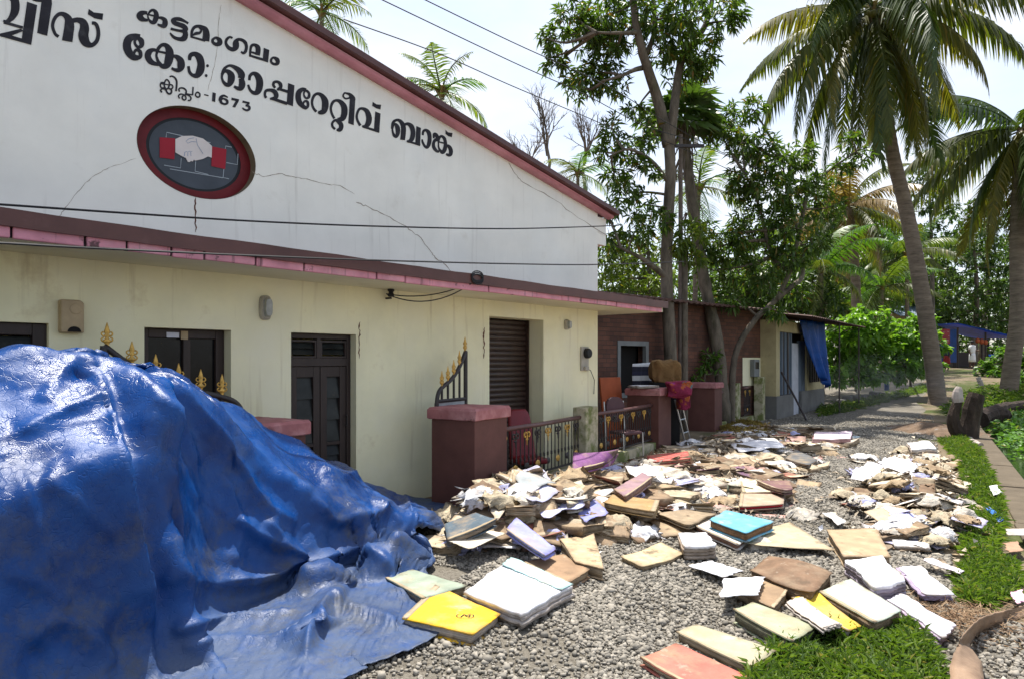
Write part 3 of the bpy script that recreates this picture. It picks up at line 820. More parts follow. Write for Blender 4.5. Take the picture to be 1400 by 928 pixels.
letter(G_, ('s', [(845, 520, 30), (850, 455, 45), (885, 470, 60), (905, 530, 60), (860, 555, 50), (840, 610, 50), (850, 670, 55), (890, 720, 45), (930, 730, 35)]),
       ('r', [(920, 600, 25), (930, 520, 40), (965, 485, 40), (1010, 520, 50), (1030, 600, 55), (1020, 690, 65), (985, 740, 60), (945, 710, 40), (922, 660, 28)]), ('s', [(905, 570, 22), (1020, 600, 24)]),
       ('s', [(1030, 625, 30), (1085, 650, 55), (1115, 710, 65), (1110, 770, 60), (1080, 785, 45), (1040, 765, 30)]), ('p', [(1030, 385), (1070, 425), (1142, 435), (1130, 502), (1075, 485), (1030, 450)]))
letter(H_, ('s', [(150, 190, 20), (110, 185, 20), (92, 215, 20), (105, 255, 20), (150, 260, 20)]), ('r', [(145, 210, 22), (165, 155, 22), (190, 150, 22), (215, 190, 22), (205, 250, 24), (180, 275, 22), (155, 255, 22)]),
       ('s', [(215, 210, 20), (250, 220, 20), (262, 250, 20), (240, 275, 20), (205, 265, 20)]), ('s', [(100, 200, 15), (220, 220, 15)]), ('s', [(115, 320, 22), (95, 295, 22), (120, 270, 22), (160, 280, 22), (190, 330, 24), (225, 340, 26), (245, 310, 24), (235, 270, 22)]))
letter(H_, ('s', [(220, 110, 20), (245, 98, 22), (285, 115, 24), (312, 160, 26), (315, 220, 26), (305, 305, 26)]))
letter(H_, ('s', [(355, 310, 22), (345, 280, 22), (370, 260, 22), (410, 265, 24), (440, 290, 24), (445, 320, 22), (430, 335, 20)]), ('s', [(430, 335, 18), (530, 355, 18)]), ('s', [(540, 245, 20), (532, 360, 20)]),
       ('s', [(355, 405, 20), (340, 370, 20), (365, 345, 20), (405, 350, 20), (435, 375, 20), (440, 410, 22), (415, 425, 22), (390, 400, 22), (400, 370, 20), (440, 350, 20), (490, 370, 20), (510, 400, 22), (495, 430, 20), (465, 430, 18)]))
letter(H_, ('r', [(575, 340, 20), (600, 318, 20), (630, 340, 22), (628, 375, 22), (600, 385, 22), (575, 365, 20)]))
letter(H_, ('p', [(692, 342), (752, 356), (750, 372), (690, 358)]))
letter(H_, ('p', [(805, 318), (852, 332), (842, 452), (797, 440)]))
letter(H_, ('r', [(915, 430, 40), (950, 405, 25), (1000, 430, 35), (1005, 465, 35), (970, 480, 28), (930, 465, 35)]), ('s', [(1015, 390, 18), (960, 365, 30), (915, 390, 40), (905, 435, 38)]))
letter(H_, ('p', [(1065, 390), (1170, 415), (1165, 440), (1115, 528), (1075, 518), (1120, 438), (1062, 425)]))
letter(H_, ('s', [(1215, 445, 28), (1310, 468, 28)]), ('s', [(1308, 468, 26), (1262, 500, 24)]), ('s', [(1255, 498, 22), (1300, 512, 34), (1308, 545, 36), (1280, 565, 30), (1240, 555, 26), (1212, 530, 18)]))

# ------------------------------------------------------------------ oval emblem set in a shallow niche of the gable
def oval_strip(name, k0, y0, k1, y1, m, parent, c=None, n=NE):
    cx_, cz_, rx_, rz_ = c or (ex, ez, erx, erz)
    b = MB(); vs = []
    for k, yy in ((k0, y0), (k1, y1)):
        vs += [(cx_ + rx_ * k * math.cos(2 * math.pi * i / n), yy, cz_ + rz_ * k * math.sin(2 * math.pi * i / n)) for i in range(n)]
    b.add(vs, [(i, (i + 1) % n, n + (i + 1) % n, n + i) for i in range(n)]); return b.build(name, m, parent)
emb = oval_strip('emblem_ring', .998, ED - .003, .80, ED - .012, M['emblem_red'], bank)
oval_strip('emblem_reveal', .996, -.004, .996, ED - .003, M['emblem_side'], emb)
def oval_disc(name, k, y, m, parent, n=NE):
    b = MB(); b.add([(ex + erx * k * math.cos(2 * math.pi * i / n), y, ez + erz * k * math.sin(2 * math.pi * i / n)) for i in range(n)], [tuple(range(n))]); return b.build(name, m, parent)
oval_disc('emblem_border', .81, ED - .004, M['emblem_black'], emb)
oval_disc('emblem_field', .75, ED - .007, M['emblem_grey'], emb)
def emb_poly(name, m, pts, out, tile=(180, 130, 5.8)):
    ox, oy, s = tile
    b = MB(); vs = []
    for x, y in pts:
        u, z = bw(ox + x / s, oy + y / s, -ED); vs.append((u, ED - .007 - (out - .058), z))
    b.add(vs, [tuple(range(len(vs)))])
    return b.build(name, m, emb)
emb_poly('cuff', M['cuff'], [(218, 340), (342, 348), (335, 515), (218, 500)], 0.064)
emb_poly('cuff', M['cuff'], [(632, 412), (748, 435), (738, 592), (628, 568)], 0.064)
emb_poly('clasped_hands', M['hand'], [(342, 355), (395, 330), (480, 328), (560, 350), (600, 380), (632, 410), (630, 502), (600, 492), (560, 512), (500, 525), (488, 518), (480, 532), (464, 528), (455, 537), (440, 535), (425, 505), (385, 485), (342, 460)], 0.066)
def emb_line(pts, w, m, out):
    ox, oy, s = 180, 130, 5.8
    P = np.array(pts, float); vs, fs = [], []
    for i in range(len(P)):
        d = P[min(i + 1, len(P) - 1)] - P[max(i - 1, 0)]; d /= np.linalg.norm(d) + 1e-9
        for sg in (1, -1):
            q = P[i] + sg * w / 2 * np.array([-d[1], d[0]])
            u, z = bw(ox + q[0] / s, oy + q[1] / s, -ED); vs.append((u, ED - .007 - (out - .058), z))
    for i in range(len(P) - 1): fs.append((2 * i, 2 * i + 1, 2 * i + 3, 2 * i + 2))
    b = MB(); b.add(vs, fs); b.build('emblem_line', m, emb)
for ln in ([(270, 340), (275, 300), (400, 328)], [(255, 560), (385, 583), (390, 505)], [(505, 530), (500, 608), (605, 635)], [(740, 430), (742, 408), (790, 418)], [(748, 540), (835, 556), (840, 470)], [(728, 592), (722, 658), (768, 668)], [(300, 590), (722, 660)], [(600, 378), (622, 382)]):
    emb_line(ln, 5, M['line'], 0.061)
for ln in ([(490, 345), (450, 352), (425, 372), (440, 388), (470, 375), (505, 378)], [(505, 350), (515, 400), (560, 470)], [(412, 490), (415, 460), (435, 452)], [(440, 490), (440, 455), (460, 450)], [(465, 490), (462, 455), (475, 452)]):
    emb_line(ln, 3.5, M['blueline'], 0.068)

# ------------------------------------------------------------------ joinery
def framebox(b, x0, x1, z0, z1, w, y0, y1):
    b.box(x0, x0 + w, y0, y1, z0, z1); b.box(x1 - w, x1, y0, y1, z0, z1)
    b.box(x0 + w, x1 - w, y0, y1, z1 - w, z1); b.box(x0 + w, x1 - w, y0, y1, z0, z0 + w)
RV = 0.20                                             # reveal depth of joinery
# end window (partly in frame)
a, c, top, _ = op_w0
win = MB(); framebox(win, a, c, 0.75, top, 0.10, 0.05, 0.12); win.box((a + c) / 2 - .05, (a + c) / 2 + .05, 0.052, 0.118, 0.85, top - 0.1)
w0 = win.build('window', M['wood'], bank, bevel=0.006)
b = MB()
for k in range(9):
    zz = top - 0.16 - k * 0.11
    b.add([(a + .1, 0.06, zz - .05), (c - .1, 0.06, zz - .05), (c - .1, 0.10, zz + .05), (a + .1, 0.10, zz + .05)], [(0, 1, 2, 3)])
b.build('louvre_glass', M['louvre'], w0)
b = MB(); b.box(a, c, 0.04, TH, -.1, 0.75); b.build('sill_wall', M['cream'], bank)
# wide dark window with two leaves
a, c, top, _ = op_w1
win = MB(); framebox(win, a + .003, c - .003, 0.55, top - .003, 0.085, 0.13, 0.21); mid = bw(256, 480, -0.13)[0]
win.box(mid - .035, mid + .035, 0.132, 0.208, 0.63, top - .09)
w1 = win.build('window', M['wood'], bank, bevel=0.006)
for (xa, xb) in ((a + .09, mid - .036), (mid + .036, c - .09)):
    b = MB(); b.box(xa, xb, 0.17, 0.178, 0.64, top - .09); b.build('pane', M['glass'], w1)
b = MB(); b.box(a, c, 0.04, TH, -.1, 0.55); b.build('sill_wall', M['cream'], bank)
b = MB(); xa = bw(236, 452, 0.0)[0]; xb = bw(253, 452, 0.0)[0]; b.box(xa, xb, 0.122, 0.128, top - .085, top - .035); b.build('notice_sticker', M['paper_notice'], w1)
b = MB(); xa = bw(255.5, 452, 0.0)[0]; xb = bw(265, 452, 0.0)[0]; b.box(xa, xb, 0.117, 0.128, top - .10, top - .02); b.build('name_tag', M['beige'], w1)
# door with fanlight and louvred panes
a, c, top, _ = op_d
xr = c - 0.075
fr = MB(); framebox(fr, a + .003, c - .003, 0.0, top - .003, 0.055, 0.10, 0.19)
zf = bw(398, 493, -0.1)[1]                        # transom rail
fr.box(a + .055, c - .055, 0.102, 0.188, zf - .06, zf + .03)
door = fr.build('door', M['wood'], bank, bevel=0.005)
xm = a + 0.055 + (c - a - 0.11) * 0.49
b = MB(); b.box(xm - .025, xm + .025, 0.104, 0.186, zf + .03, top - .055); b.build('mullion', M['wood'], door)
for (xa, xb) in ((a + .055, xm - .025), (xm + .025, c - .055)):
    b = MB(); framebox(b, xa + .002, xb - .002, zf + .032, top - .075, 0.02, 0.11, 0.15); b.build('fanlight_frame', M['wood'], door)
    b = MB()
    for k in range(2):
        zz = zf + .07 + (k + .5) * (top - .1 - zf - .07) / 2; hh = (top - .1 - zf - .07) / 4
        b.add([(xa + .02, 0.125, zz - hh), (xb - .02, 0.125, zz - hh), (xb - .02, 0.16, zz + hh), (xa + .02, 0.16, zz + hh)], [(0, 1, 2, 3)])
    b.build('fanlight_pane', M['louvre'], door)
L0 = zf - .06
for (xa, xb) in ((a + .057, xm + .02), (xm + .028, c - .057)):
    leaf = MB(); st = 0.085
    rails = [0.02, 0.42, 0.82, 1.16, L0]
    leaf.box(xa, xa + st, 0.115, 0.165, 0.02, L0 - .004); leaf.box(xb - st, xb, 0.115, 0.165, 0.02, L0 - .004)
    zz = [0.02, 0.10, 0.38, 0.43, 0.79, 0.83, L0 - .12, L0 - .004]
    for q in range(0, 8, 2): leaf.box(xa + st, xb - st, 0.117, 0.163, zz[q], zz[q + 1])
    lf_ = leaf.build('door_leaf', M['wood'], door, bevel=0.004)
    for q in ((0.10, 0.38, 2), (0.43, 0.79, 3), (0.83, L0 - .12, 4)):
        nn = 3
        for k in range(nn):
            h = (q[1] - q[0]) / nn; z0 = q[0] + k * h
            b = MB(); b.add([(xa + st - .002, 0.125, z0 + .004), (xb - st + .002, 0.125, z0 + .004), (xb - st + .002, 0.158, z0 + h + .01), (xa + st - .002, 0.158, z0 + h + .01),
                             (xa + st - .002, 0.130, z0 + .004), (xb - st + .002, 0.130, z0 + .004), (xb - st + .002, 0.163, z0 + h + .01), (xa + st - .002, 0.163, z0 + h + .01)],
                            [(0, 1, 2, 3), (7, 6, 5, 4), (0, 4, 5, 1), (2, 6, 7, 3), (1, 5, 6, 2), (3, 7, 4, 0)])
            b.build('louvre_pane', M['louvre'], lf_)
b = MB(); b.tube([(xr - .0, 0.10, 1.12), (xr, 0.07, 1.12), (xr, 0.07, 1.0), (xr, 0.10, 1.0)], 0.008, 6); b.build('handle', M['iron'], door)
# roller shutter, deep in its reveal
a, c, top, _ = op_s
SR = 0.30
sh = MB(); sh.box(a, c, SR + 0.06, SR + 0.08, 0, top); sh_o = sh.build('shutter', M['shutter'], bank)
ns = 30
for k in range(ns):
    z0 = k * top / ns; h = top / ns
    b = MB(); vs, fs = [], []
    for xx in (a + .012, c - .012):
        for q in range(6):
            an = math.pi * (q / 5 - 0.5); vs.append((xx, SR + 0.055 - 0.022 * math.cos(an), z0 + h / 2 + h * 0.47 * math.sin(an)))
    for q in range(5): fs.append((q, q + 6, q + 7, q + 1))
    b.add(vs, fs); b.build('slat', M['shutter'], sh_o, smooth=True)
for xx in (a, c - .03):
    b = MB(); b.box(xx + .001, xx + .029, SR - .02, SR + .058, 0, top - .001); b.build('guide_channel', M['shutter'], sh_o)

# ------------------------------------------------------------------ small fittings on the wall
def bank_fix(name, label, cat, px, py, out=0.0):
    u, z = bw(px, py, out)
    w = BANK_O[:2] + BD * u - BI * out
    return thing(name, label, cat, (w[0], w[1], z), BANK_A)
t_ = bank_fix('sounder_box', 'beige plastic siren box fixed between the two dark windows', 'siren box', 95, 433)
b = MB(); b.prism([(-.085, -.135), (.085, -.135), (.085, .11), (.06, .135), (-.085, .135)], -.001, -.085, lambda u, v, d: (u, d, v)); b.build('housing', M['beige'], t_, bevel=0.012)
b = MB(); vs = [(.045 * math.cos(a_) + .02, -.0865, .06 + .045 * math.sin(a_)) for a_ in np.linspace(0, 6.283, 25)[:-1]]; vs2 = [(.038 * math.cos(a_) + .02, -.09, .06 + .038 * math.sin(a_)) for a_ in np.linspace(0, 6.283, 25)[:-1]]
b.add(vs + vs2, [(i, (i + 1) % 24, 24 + (i + 1) % 24, 24 + i) for i in range(24)] + [tuple(range(24, 48))]); b.build('speaker_grille', M['beige'], t_)
b = MB(); b.add([(.05 * math.cos(a_) + .01, -.0875, -.128 + .045 * math.sin(a_)) for a_ in np.linspace(0, math.pi, 12)], [tuple(range(12))]); b.build('lamp_opening', M['void'], t_)
def bulkhead(label, px, py, rx, rz):
    t_ = bank_fix('bulkhead_lamp', label, 'lamp', px, py)
    def oval(kx, kz, y0, y1, m, nm):
        n = 28; vs = []
        for yy, kk in ((y0, 1.0), (y1 * .6, 1.0), (y1, 0.85)):
            for i in range(n):
                a_ = 2 * math.pi * i / n
                cx_, sx_ = math.cos(a_), math.sin(a_)
                vs.append((kx * kk * math.copysign(abs(cx_) ** 0.6, cx_), -yy, kz * kk * math.copysign(abs(sx_) ** 0.6, sx_)))
        fs = [(r * n + i, r * n + (i + 1) % n, (r + 1) * n + (i + 1) % n, (r + 1) * n + i) for r in range(2) for i in range(n)] + [tuple(range(2 * n, 3 * n))]
        b = MB(); b.add(vs, fs); return b.build(nm, m, t_, smooth=False)
    oval(rx, rz, 0.0, 0.06, M['greyplastic'], 'rim')
    oval(rx * .68, rz * .8, 0.0601, 0.10, M['lampglass'], 'glass')
    b = MB(); b.box(-.012, .012, -.075, -.061, -rz * .55, rz * .3); b.build('bulb', M['beige'], t_)
bulkhead('tall oval bulkhead lamp between window and louvred door', 361.5, 421, 0.062, 0.125)
bulkhead('small square bulkhead lamp beyond the roller shutter', 773.5, 444, 0.055, 0.082)
t_ = bank_fix('electricity_meter', 'cream board with black meter and loose cable near the bank corner', 'meter', 798, 490)
b = MB(); b.box(-.11, .11, -.03, -.001, -.20, .20); b.build('backboard', M['greyplastic'], t_, bevel=.006)
b = MB(); b.lathe([(0.085, 0), (0.085, .05), (.07, .075), (.02, .08)], n=18); mo = b.build('meter', M['cable'], t_); mo.rotation_euler = (R(90), 0, 0); mo.location = (.03, -.031, .09)
b = MB(); b.box(-.05, .06, -.07, -.031, -.19, -.13); b.build('cut_out', M['greyplastic'], t_, bevel=.004)
b = MB(); b.tube([(.03, -.05, -.16), (.12, -.06, -.20), (.25, -.05, -.36), (.28, -.02, -.60)], .006, 5); b.build('lead', M['cable'], t_)
t_ = bank_fix('service_insulator', 'small black porcelain reel holding the service wire under the eave', 'insulator', 528, 401)
b = MB(); b.lathe([(.03, -.05), (.045, -.03), (.025, 0), (.045, .03), (.03, .05)], c=(0, -.09, 0), n=12); b.build('reel', M['cable'], t_, smooth=True)
b = MB(); b.box(-.012, .012, -.09, -.001, -.075, -.055); b.box(-.012, .012, -.09, -.001, .055, .07); b.build('bracket', M['iron'], t_)
# wire coil and service leads at the canopy edge
def bwp(px, py, out):
    u, z = bw(px, py, out); w = BANK_O[:2] + BD * u - BI * out; return np.array([w[0], w[1], z])
p0 = bwp(650, 384, OV + .05); p1 = bwp(528, 402, .1)
for k, (sg, lab) in enumerate(((0.16, 'twin service wire sagging from canopy edge to insulator, lower strand'), (0.09, 'service wire sagging from canopy edge to insulator, upper strand'))):
    pts = [p0 * (1 - q) + p1 * q - np.array([0, 0, sg * 4 * q * (1 - q)]) for q in np.linspace(0, 1, 14)]
    b = MB(); b.tube(pts, .007, 5); tag(b.build('service_wire', M['cable']), lab, 'wire')
b = MB(); cpt = bwp(653, 382, OV + .05)
for q in range(3):
    b.tube([cpt + np.array([.10 * math.cos(a_) * BD[0], .10 * math.cos(a_) * BD[1], .06 * math.sin(a_) + .02 * q]) for a_ in np.linspace(0, 6.283, 16)], .008, 5)
tag(b.build('cable_coil', M['cable']), 'tangled coil of black cable on the canopy edge', 'cable')
# long cables across the front
def wire(name, label, pts, r):
    Q = cat_rom(pts, 8)
    b = MB(); b.tube(Q, r, 5); return tag(b.build(name, M['cable']), label, 'wire')
wire('cable', 'upper black cable running across the white gable', [bwp(-150, 270, .5), bwp(0, 280, .5), bwp(175, 292, .5), bwp(350, 303, .5), bwp(525, 310, .5), bwp(700, 313, .45), bwp(836, 309, .35), bwp(842, 308, .3)], .009)
wire('cable', 'lower black cable crossing the canopy edge', [bwp(-150, 327, .95), bwp(0, 332.5, .95), bwp(117, 339, .95), bwp(350, 350, .95), bwp(525, 356.5, .9), bwp(700, 361, .85), bwp(816, 362, .8), bwp(935, 358, .8)], .009)
# cracks and rust runs on the plaster
def crack(pts, w, m='crack', out=.0016):
    P = np.array(pts, float); Q = []
    for i in range(len(P) - 1):
        for q in np.linspace(0, 1, 6)[:-1]: Q.append(P[i] * (1 - q) + P[i + 1] * q + rng.normal(0, .55, 2))
    Q.append(P[-1]); Q = np.array(Q); vs, fs = [], []
    for i in range(len(Q)):
        d = Q[min(i + 1, len(Q) - 1)] - Q[max(i - 1, 0)]; d /= np.linalg.norm(d) + 1e-9
        ww = w * rng.uniform(.35, 1.1) * (0.25 if i in (0, len(Q) - 1) else 1)
        for sg in (1, -1):
            q = Q[i] + sg * ww / 2 * np.array([-d[1], d[0]]); u, z = bw(q[0], q[1], 0); vs.append((u, -out, z))
    for i in range(len(Q) - 1): fs.append((2 * i, 2 * i + 1, 2 * i + 3, 2 * i + 2))
    b = MB(); b.add(vs, fs); b.build('crack', M[m], bank)
crack([(344, 236), (360, 242), (380, 238), (405, 243), (420, 246), (450, 253), (465, 254), (485, 266)], 1.1)
crack([(487, 277), (500, 283), (527, 294), (555, 310), (575, 326), (590, 345), (595, 353), (607, 360), (617, 371)], 1.3)
crack([(78, 300), (90, 285), (110, 258), (130, 240), (150, 229)], 0.9); crack([(150, 229), (187, 217)], 0.8)
crack([(695, 222), (704, 238), (715, 250), (750, 268), (790, 298), (836, 325)], 1.0)
crack([(302, 8), (299, 30), (298, 60), (293, 90), (290, 105), (284, 125)], 0.8)
crack([(267, 271), (267, 290), (267, 318)], 2.2, 'stain', .0019)
crack([(492, 440), (491, 455), (491, 470), (491, 490)], 2.0, 'stain', .0019)
crack([(662, 448), (661, 460), (662, 475), (661, 490)], 2.4, 'stain', .0019)
# ================================================================== fence pillars, posts, railings, gates
def pillar(label, t0, t1, w0, w1, h=1.06, cap=0.14):
    o = thing('gate_pillar', label, 'pillar', (*road_xy((t0 + t1) / 2, (w0 + w1) / 2), 0), RA, 'maroon gate pillars')
    a, c = (w1 - w0) / 2, (t1 - t0) / 2
    b = MB(); b.box(-a, a, -c, c, -0.1, h); b.build('shaft', M['pillar'], o, bevel=0.008)
    b = MB()
    # slightly ragged cap slab
    n = 10; vs, fs = [], []
    ring = []
    for s in range(4):
        for k in range(n):
            f = -1 + 2 * k / n
            ring.append([(f, -1), (1, f), (-f, 1), (-1, -f)][s])
    for zz, e in ((h + .001, .02), (h + .012, .035), (h + cap * .8, .035), (h + cap, .018)):
        for (u, v) in ring: vs.append((u * (a + e + random.uniform(-.004, .004)), v * (c + e + random.uniform(-.004, .004)), zz + random.uniform(-.003, .003)))
    m = len(ring)
    for r in range(3):
        for k in range(m): fs.append((r * m + k, r * m + (k + 1) % m, (r + 1) * m + (k + 1) % m, (r + 1) * m + k))
    fs += [tuple(range(m - 1, -1, -1)), tuple(range(3 * m, 4 * m))]
    b.add(vs, fs); b.build('cap', M['cap'], o)
    return o
pillar('maroon gate pillar mostly hidden behind the blue tarpaulin', 3.76, 4.44, -5.62, -4.95)
pillar('maroon gate pillar with flaking pink cap, standing in the paper heap', 6.42, 7.12, -5.02, -4.40)
pillar('maroon gate pillar carrying folded papers and coloured cloth', 12.8, 13.55, -5.1, -4.45)
pillar('maroon gate pillar behind the leaning aluminium ladder', 16.9, 17.6, -5.15, -4.45)

def conc_post(label, t0, t1, w0, w1, h):
    b = MB(); b.box(-(w1 - w0) / 2, (w1 - w0) / 2, -(t1 - t0) / 2, (t1 - t0) / 2, -.1, h)
    o = b.build('fence_post', M['post'], None, bevel=0.015)
    o.location = (*road_xy((t0 + t1) / 2, (w0 + w1) / 2), 0); o.rotation_euler = (0, 0, RA)
    tag(o, label, 'post', 'plastered fence posts')
conc_post('mossy cream fence post between two gold-scrolled railings', 9.5, 9.95, -4.68, -4.45, 1.03)
conc_post('stained concrete fence post beyond the last gate pillar', 19.3, 19.75, -4.72, -4.48, 1.12)
conc_post('concrete fence post at the corner of the shop', 20.6, 20.95, -4.30, -4.05, 1.28)
conc_post('slim pale post standing close to the bank corner', 13.3, 13.42, -6.95, -6.8, 1.15)

def scroll(b, x, z, s, y):
    for sg in (-1, 1):
        pts = [(x + sg * s * (.5 - .5 * math.cos(a) * (1 - a / 12)), y, z + s * .5 * math.sin(a) * (1 - a / 12)) for a in np.linspace(0, 5.2, 12)]
        b.tube(pts, s * .14, 5)
    b.tube([(x, y, z), (x, y, z - s * 1.6)], [s * .2, s * .05], 6)
    b.tube([(x - s * .35, y, z - s * .75), (x, y, z - s * .55), (x + s * .35, y, z - s * .75)], s * .12, 5)
def railing(label, t0, t1, w, h=0.88):
    o = thing('railing', label, 'railing', (*road_xy(t0, w), 0), RA + R(90), 'wrought iron railings between the pillars')
    L = t1 - t0                                  # local x runs along the road
    b = MB(); b.tube([(0, 0, h), (L * .5, 0, h - .006), (L, 0, h)], 0.032, 8); b.build('top_rail', M['rail'], o, smooth=True)
    b = MB(); b.box(0, L, -.015, .015, .20, .225); b.build('bottom_rail', M['iron'], o)
    b = MB(); b.box(0, L, -.10, .10, -.1, .16); b.build('plinth', M['post'], o, bevel=.01)
    n = int(L / 0.105)
    for k in range(n):
        x = (k + .5) * L / n
        b = MB(); b.tube([(x, 0, .225), (x, 0, .42), (x, 0, .43), (x, 0, .47), (x, 0, .48), (x, 0, .62), (x, 0, h - .03)], [.009, .009, .016, .016, .009, .009, .009], 6); b.build('baluster', M['iron'], o)
    ns = max(int(L / 0.265), 1)
    for k in range(ns):
        x = (k + .5) * L / ns
        b = MB(); scroll(b, x, h - .115, .085, -.012)
        b.build('scroll_ornament', M['gold'] if k % 2 == 0 else M['iron'], o)
        b = MB(); b.lathe([(.004, 0), (.05, .02), (.062, .05), (.05, .08), (.004, .1)], n=10); c_ = b.build('rosette', M['gold'] if k % 2 else M['iron'], o); c_.location = (x, -.012, .30); c_.scale = (1, .25, 1)
railing('black railing with gold scrolls next to the flaking pillar', 7.12, 9.5, -4.56)
railing('black railing with gold scrolls from mossy post to pillar with cloth', 9.95, 12.8, -4.60)
railing('black railing with gold scrolls below the dry straw heap', 17.6, 19.3, -4.6, 0.92)
railing('short railing reaching the concrete post by the shop', 19.75, 20.6, -4.4, 0.98)

def spear(b, x, z, s):
    n = 8
    prof = [(.10, 0), (.16, .02), (.10, .05), (.22, .16), (.30, .22), (.14, .30), (.10, .36), (.22, .44), (.12, .5), (.20, .58), (.11, .8), (.02, 1.0)]
    vs, fs = [], []
    for r, q in prof:
        for k in range(n):
            a = 2 * math.pi * k / n
            vs.append((x + s * r * .62 * math.cos(a), s * r * .38 * math.sin(a), z + s * q))
    for i in range(len(prof) - 1):
        for k in range(n): fs.append((i * n + k, i * n + (k + 1) % n, (i + 1) * n + (k + 1) % n, (i + 1) * n + k))
    fs.append(tuple(range((len(prof) - 1) * n, len(prof) * n)))
    b.add(vs, fs)
    for q in (.22, .46):
        for sg in (-1, 1):
            pts = [(x + sg * s * (.04 + .17 * math.sin(a * .9)), 0, z + s * (q + .10 * (1 - math.cos(a)) - .06)) for a in np.linspace(0, 2.9, 7)]
            b.tube(pts, s * .035, 5)
def gate_leaf(label, p_hinge, p_free, n):
    L = float(np.linalg.norm(np.array(p_free) - np.array(p_hinge)))
    ang = math.atan2(p_free[1] - p_hinge[1], p_free[0] - p_hinge[0])
    o = thing('gate_leaf', label, 'gate', (*p_hinge, 0), ang, 'gate leaves with gold spear points')
    prof = cat_rom([(0, 1.22), (.03, 1.32), (.09, 1.385), (.20, 1.43), (.36, 1.475), (.52, 1.53), (.68, 1.61), (.84, 1.72), (1.0, 1.87)], 4)
    P = [(q[0] * L, 0, q[1]) for q in prof]
    b = MB(); b.tube(P, .026, 8); b.build('top_rail', M['iron'], o, smooth=True)
    b = MB(); b.tube([(0.0, 0, .08), (0, 0, 1.24)], .028, 8); b.tube([(L, 0, .08), (L, 0, 1.87)], .028, 8); b.tube([(0, 0, .12), (L, 0, .12)], .022, 6); b.tube([(0, 0, 1.26), (L, 0, 1.26)], .024, 6); b.build('frame', M['iron'], o)
    for k in range(2):
        b = MB(); b.box(.03 + k * (L - .06) / 2, .028 + (k + 1) * (L - .06) / 2, -.004, .004, .14, 1.24); b.build('panel', M['gatepanel'], o)
    for k in range(n):
        x = L * (0.17 + 0.81 * k / (n - 1))
        z = float(np.interp(x, [p[0] for p in P], [p[2] for p in P]))
        b = MB(); b.tube([(x, 0, 1.27), (x, 0, z)], .017, 6); b.build('picket', M['iron'], o)
        b = MB(); spear(b, x, z + .018, .19); b.build('spear_point', M['gold'], o, smooth=True)
M['gatepanel'] = mk('grey_gate_sheet', (0.33, 0.35, 0.36), 0.5, 0.15, 6, 0.1, 40, stains=(((.2, .12, .07), 8.0, .62, .1, .6),))
gate_leaf('gate leaf with gold spear points rising above the blue tarpaulin', (-2.47, 6.28), (-3.33, 5.57), 6)
gate_leaf('gate leaf swung open behind the flaking pillar', (-.905, 8.2), (-.60, 8.82), 5)

# ================================================================== brick neighbour
BRO = np.array([3.86, 17.0]); BRA = math.atan2(2.55, 2.72)
def plane_pt(o, ang, px, py, out=0.0):
    d = np.array([math.cos(ang), math.sin(ang)]); i = np.array([-math.sin(ang), math.cos(ang)])
    r = ray(px, py); Y = (o @ i - out) / (r[0] * i[0] + i[1]); p = np.array([r[0] * Y, Y])
    return float((p - o) @ d), float(EYE + r[2] * Y)
def brick_mat():
    m = bpy.data.materials.new('old_brick'); m.use_nodes = True
    n, l = m.node_tree.nodes, m.node_tree.links
    bs = n['Principled BSDF']; t = n.new('ShaderNodeTexCoord'); mp_ = n.new('ShaderNodeMapping'); mp_.inputs['Rotation'].default_value = (R(90), 0, 0)
    br = n.new('ShaderNodeTexBrick'); br.inputs['Scale'].default_value = 4.2; br.inputs['Color1'].default_value = (.15, .062, .038, 1); br.inputs['Color2'].default_value = (.095, .042, .029, 1)
    br.inputs['Mortar'].default_value = (.055, .04, .033, 1); br.inputs['Mortar Size'].default_value = .022; br.inputs['Brick Width'].default_value = 1.05; br.inputs['Row Height'].default_value = .42
    nz = n.new('ShaderNodeTexNoise'); nz.inputs['Scale'].default_value = 1.4; nz.inputs['Detail'].default_value = 7
    mx = n.new('ShaderNodeMixRGB'); mx.blend_type = 'MULTIPLY'; mx.inputs['Fac'].default_value = .8
    rr = n.new('ShaderNodeMapRange'); rr.inputs['From Min'].default_value = .3; rr.inputs['From Max'].default_value = .7; rr.inputs['To Min'].default_value = .45; rr.inputs['To Max'].default_value = 1.35
    l.new(t.outputs['Object'], mp_.inputs['Vector']); l.new(mp_.outputs['Vector'], br.inputs['Vector']); l.new(t.outputs['Object'], nz.inputs['Vector'])
    l.new(nz.outputs['Fac'], rr.inputs['Value']); l.new(br.outputs['Color'], mx.inputs['Color1']); l.new(rr.outputs['Result'], mx.inputs['Color2']); l.new(mx.outputs['Color'], bs.inputs['Base Color'])
    bp = n.new('ShaderNodeBump'); bp.inputs['Strength'].default_value = .8; bp.inputs['Distance'].default_value = .02; bp.invert = True
    l.new(br.outputs['Fac'], bp.inputs['Height']); l.new(bp.outputs['Normal'], bs.inputs['Normal']); bs.inputs['Roughness'].default_value = .9
    return m
M['brick'] = brick_mat()
M['tile'] = mk('old_roof_tile', (0.085, 0.045, 0.035), 0.8, .25, 5, .4, 20, stains=(((.06, .05, .035), 3, .55, .15, .7),))
M['greyframe'] = mk('grey_frame', (0.20, 0.21, 0.21), .7, .1, 6, .1, 40)
brk = thing('brick_building', 'dark red brick house under trees behind the bank corner', 'building', (*BRO, 0), BRA)
wx0, wz1 = plane_pt(BRO, BRA, 846, 469); wx1, _ = plane_pt(BRO, BRA, 884, 469); wz0 = .95
b = MB(); xa, xb = -5.0, plane_pt(BRO, BRA, 1046, 480)[0]; HB = 3.25
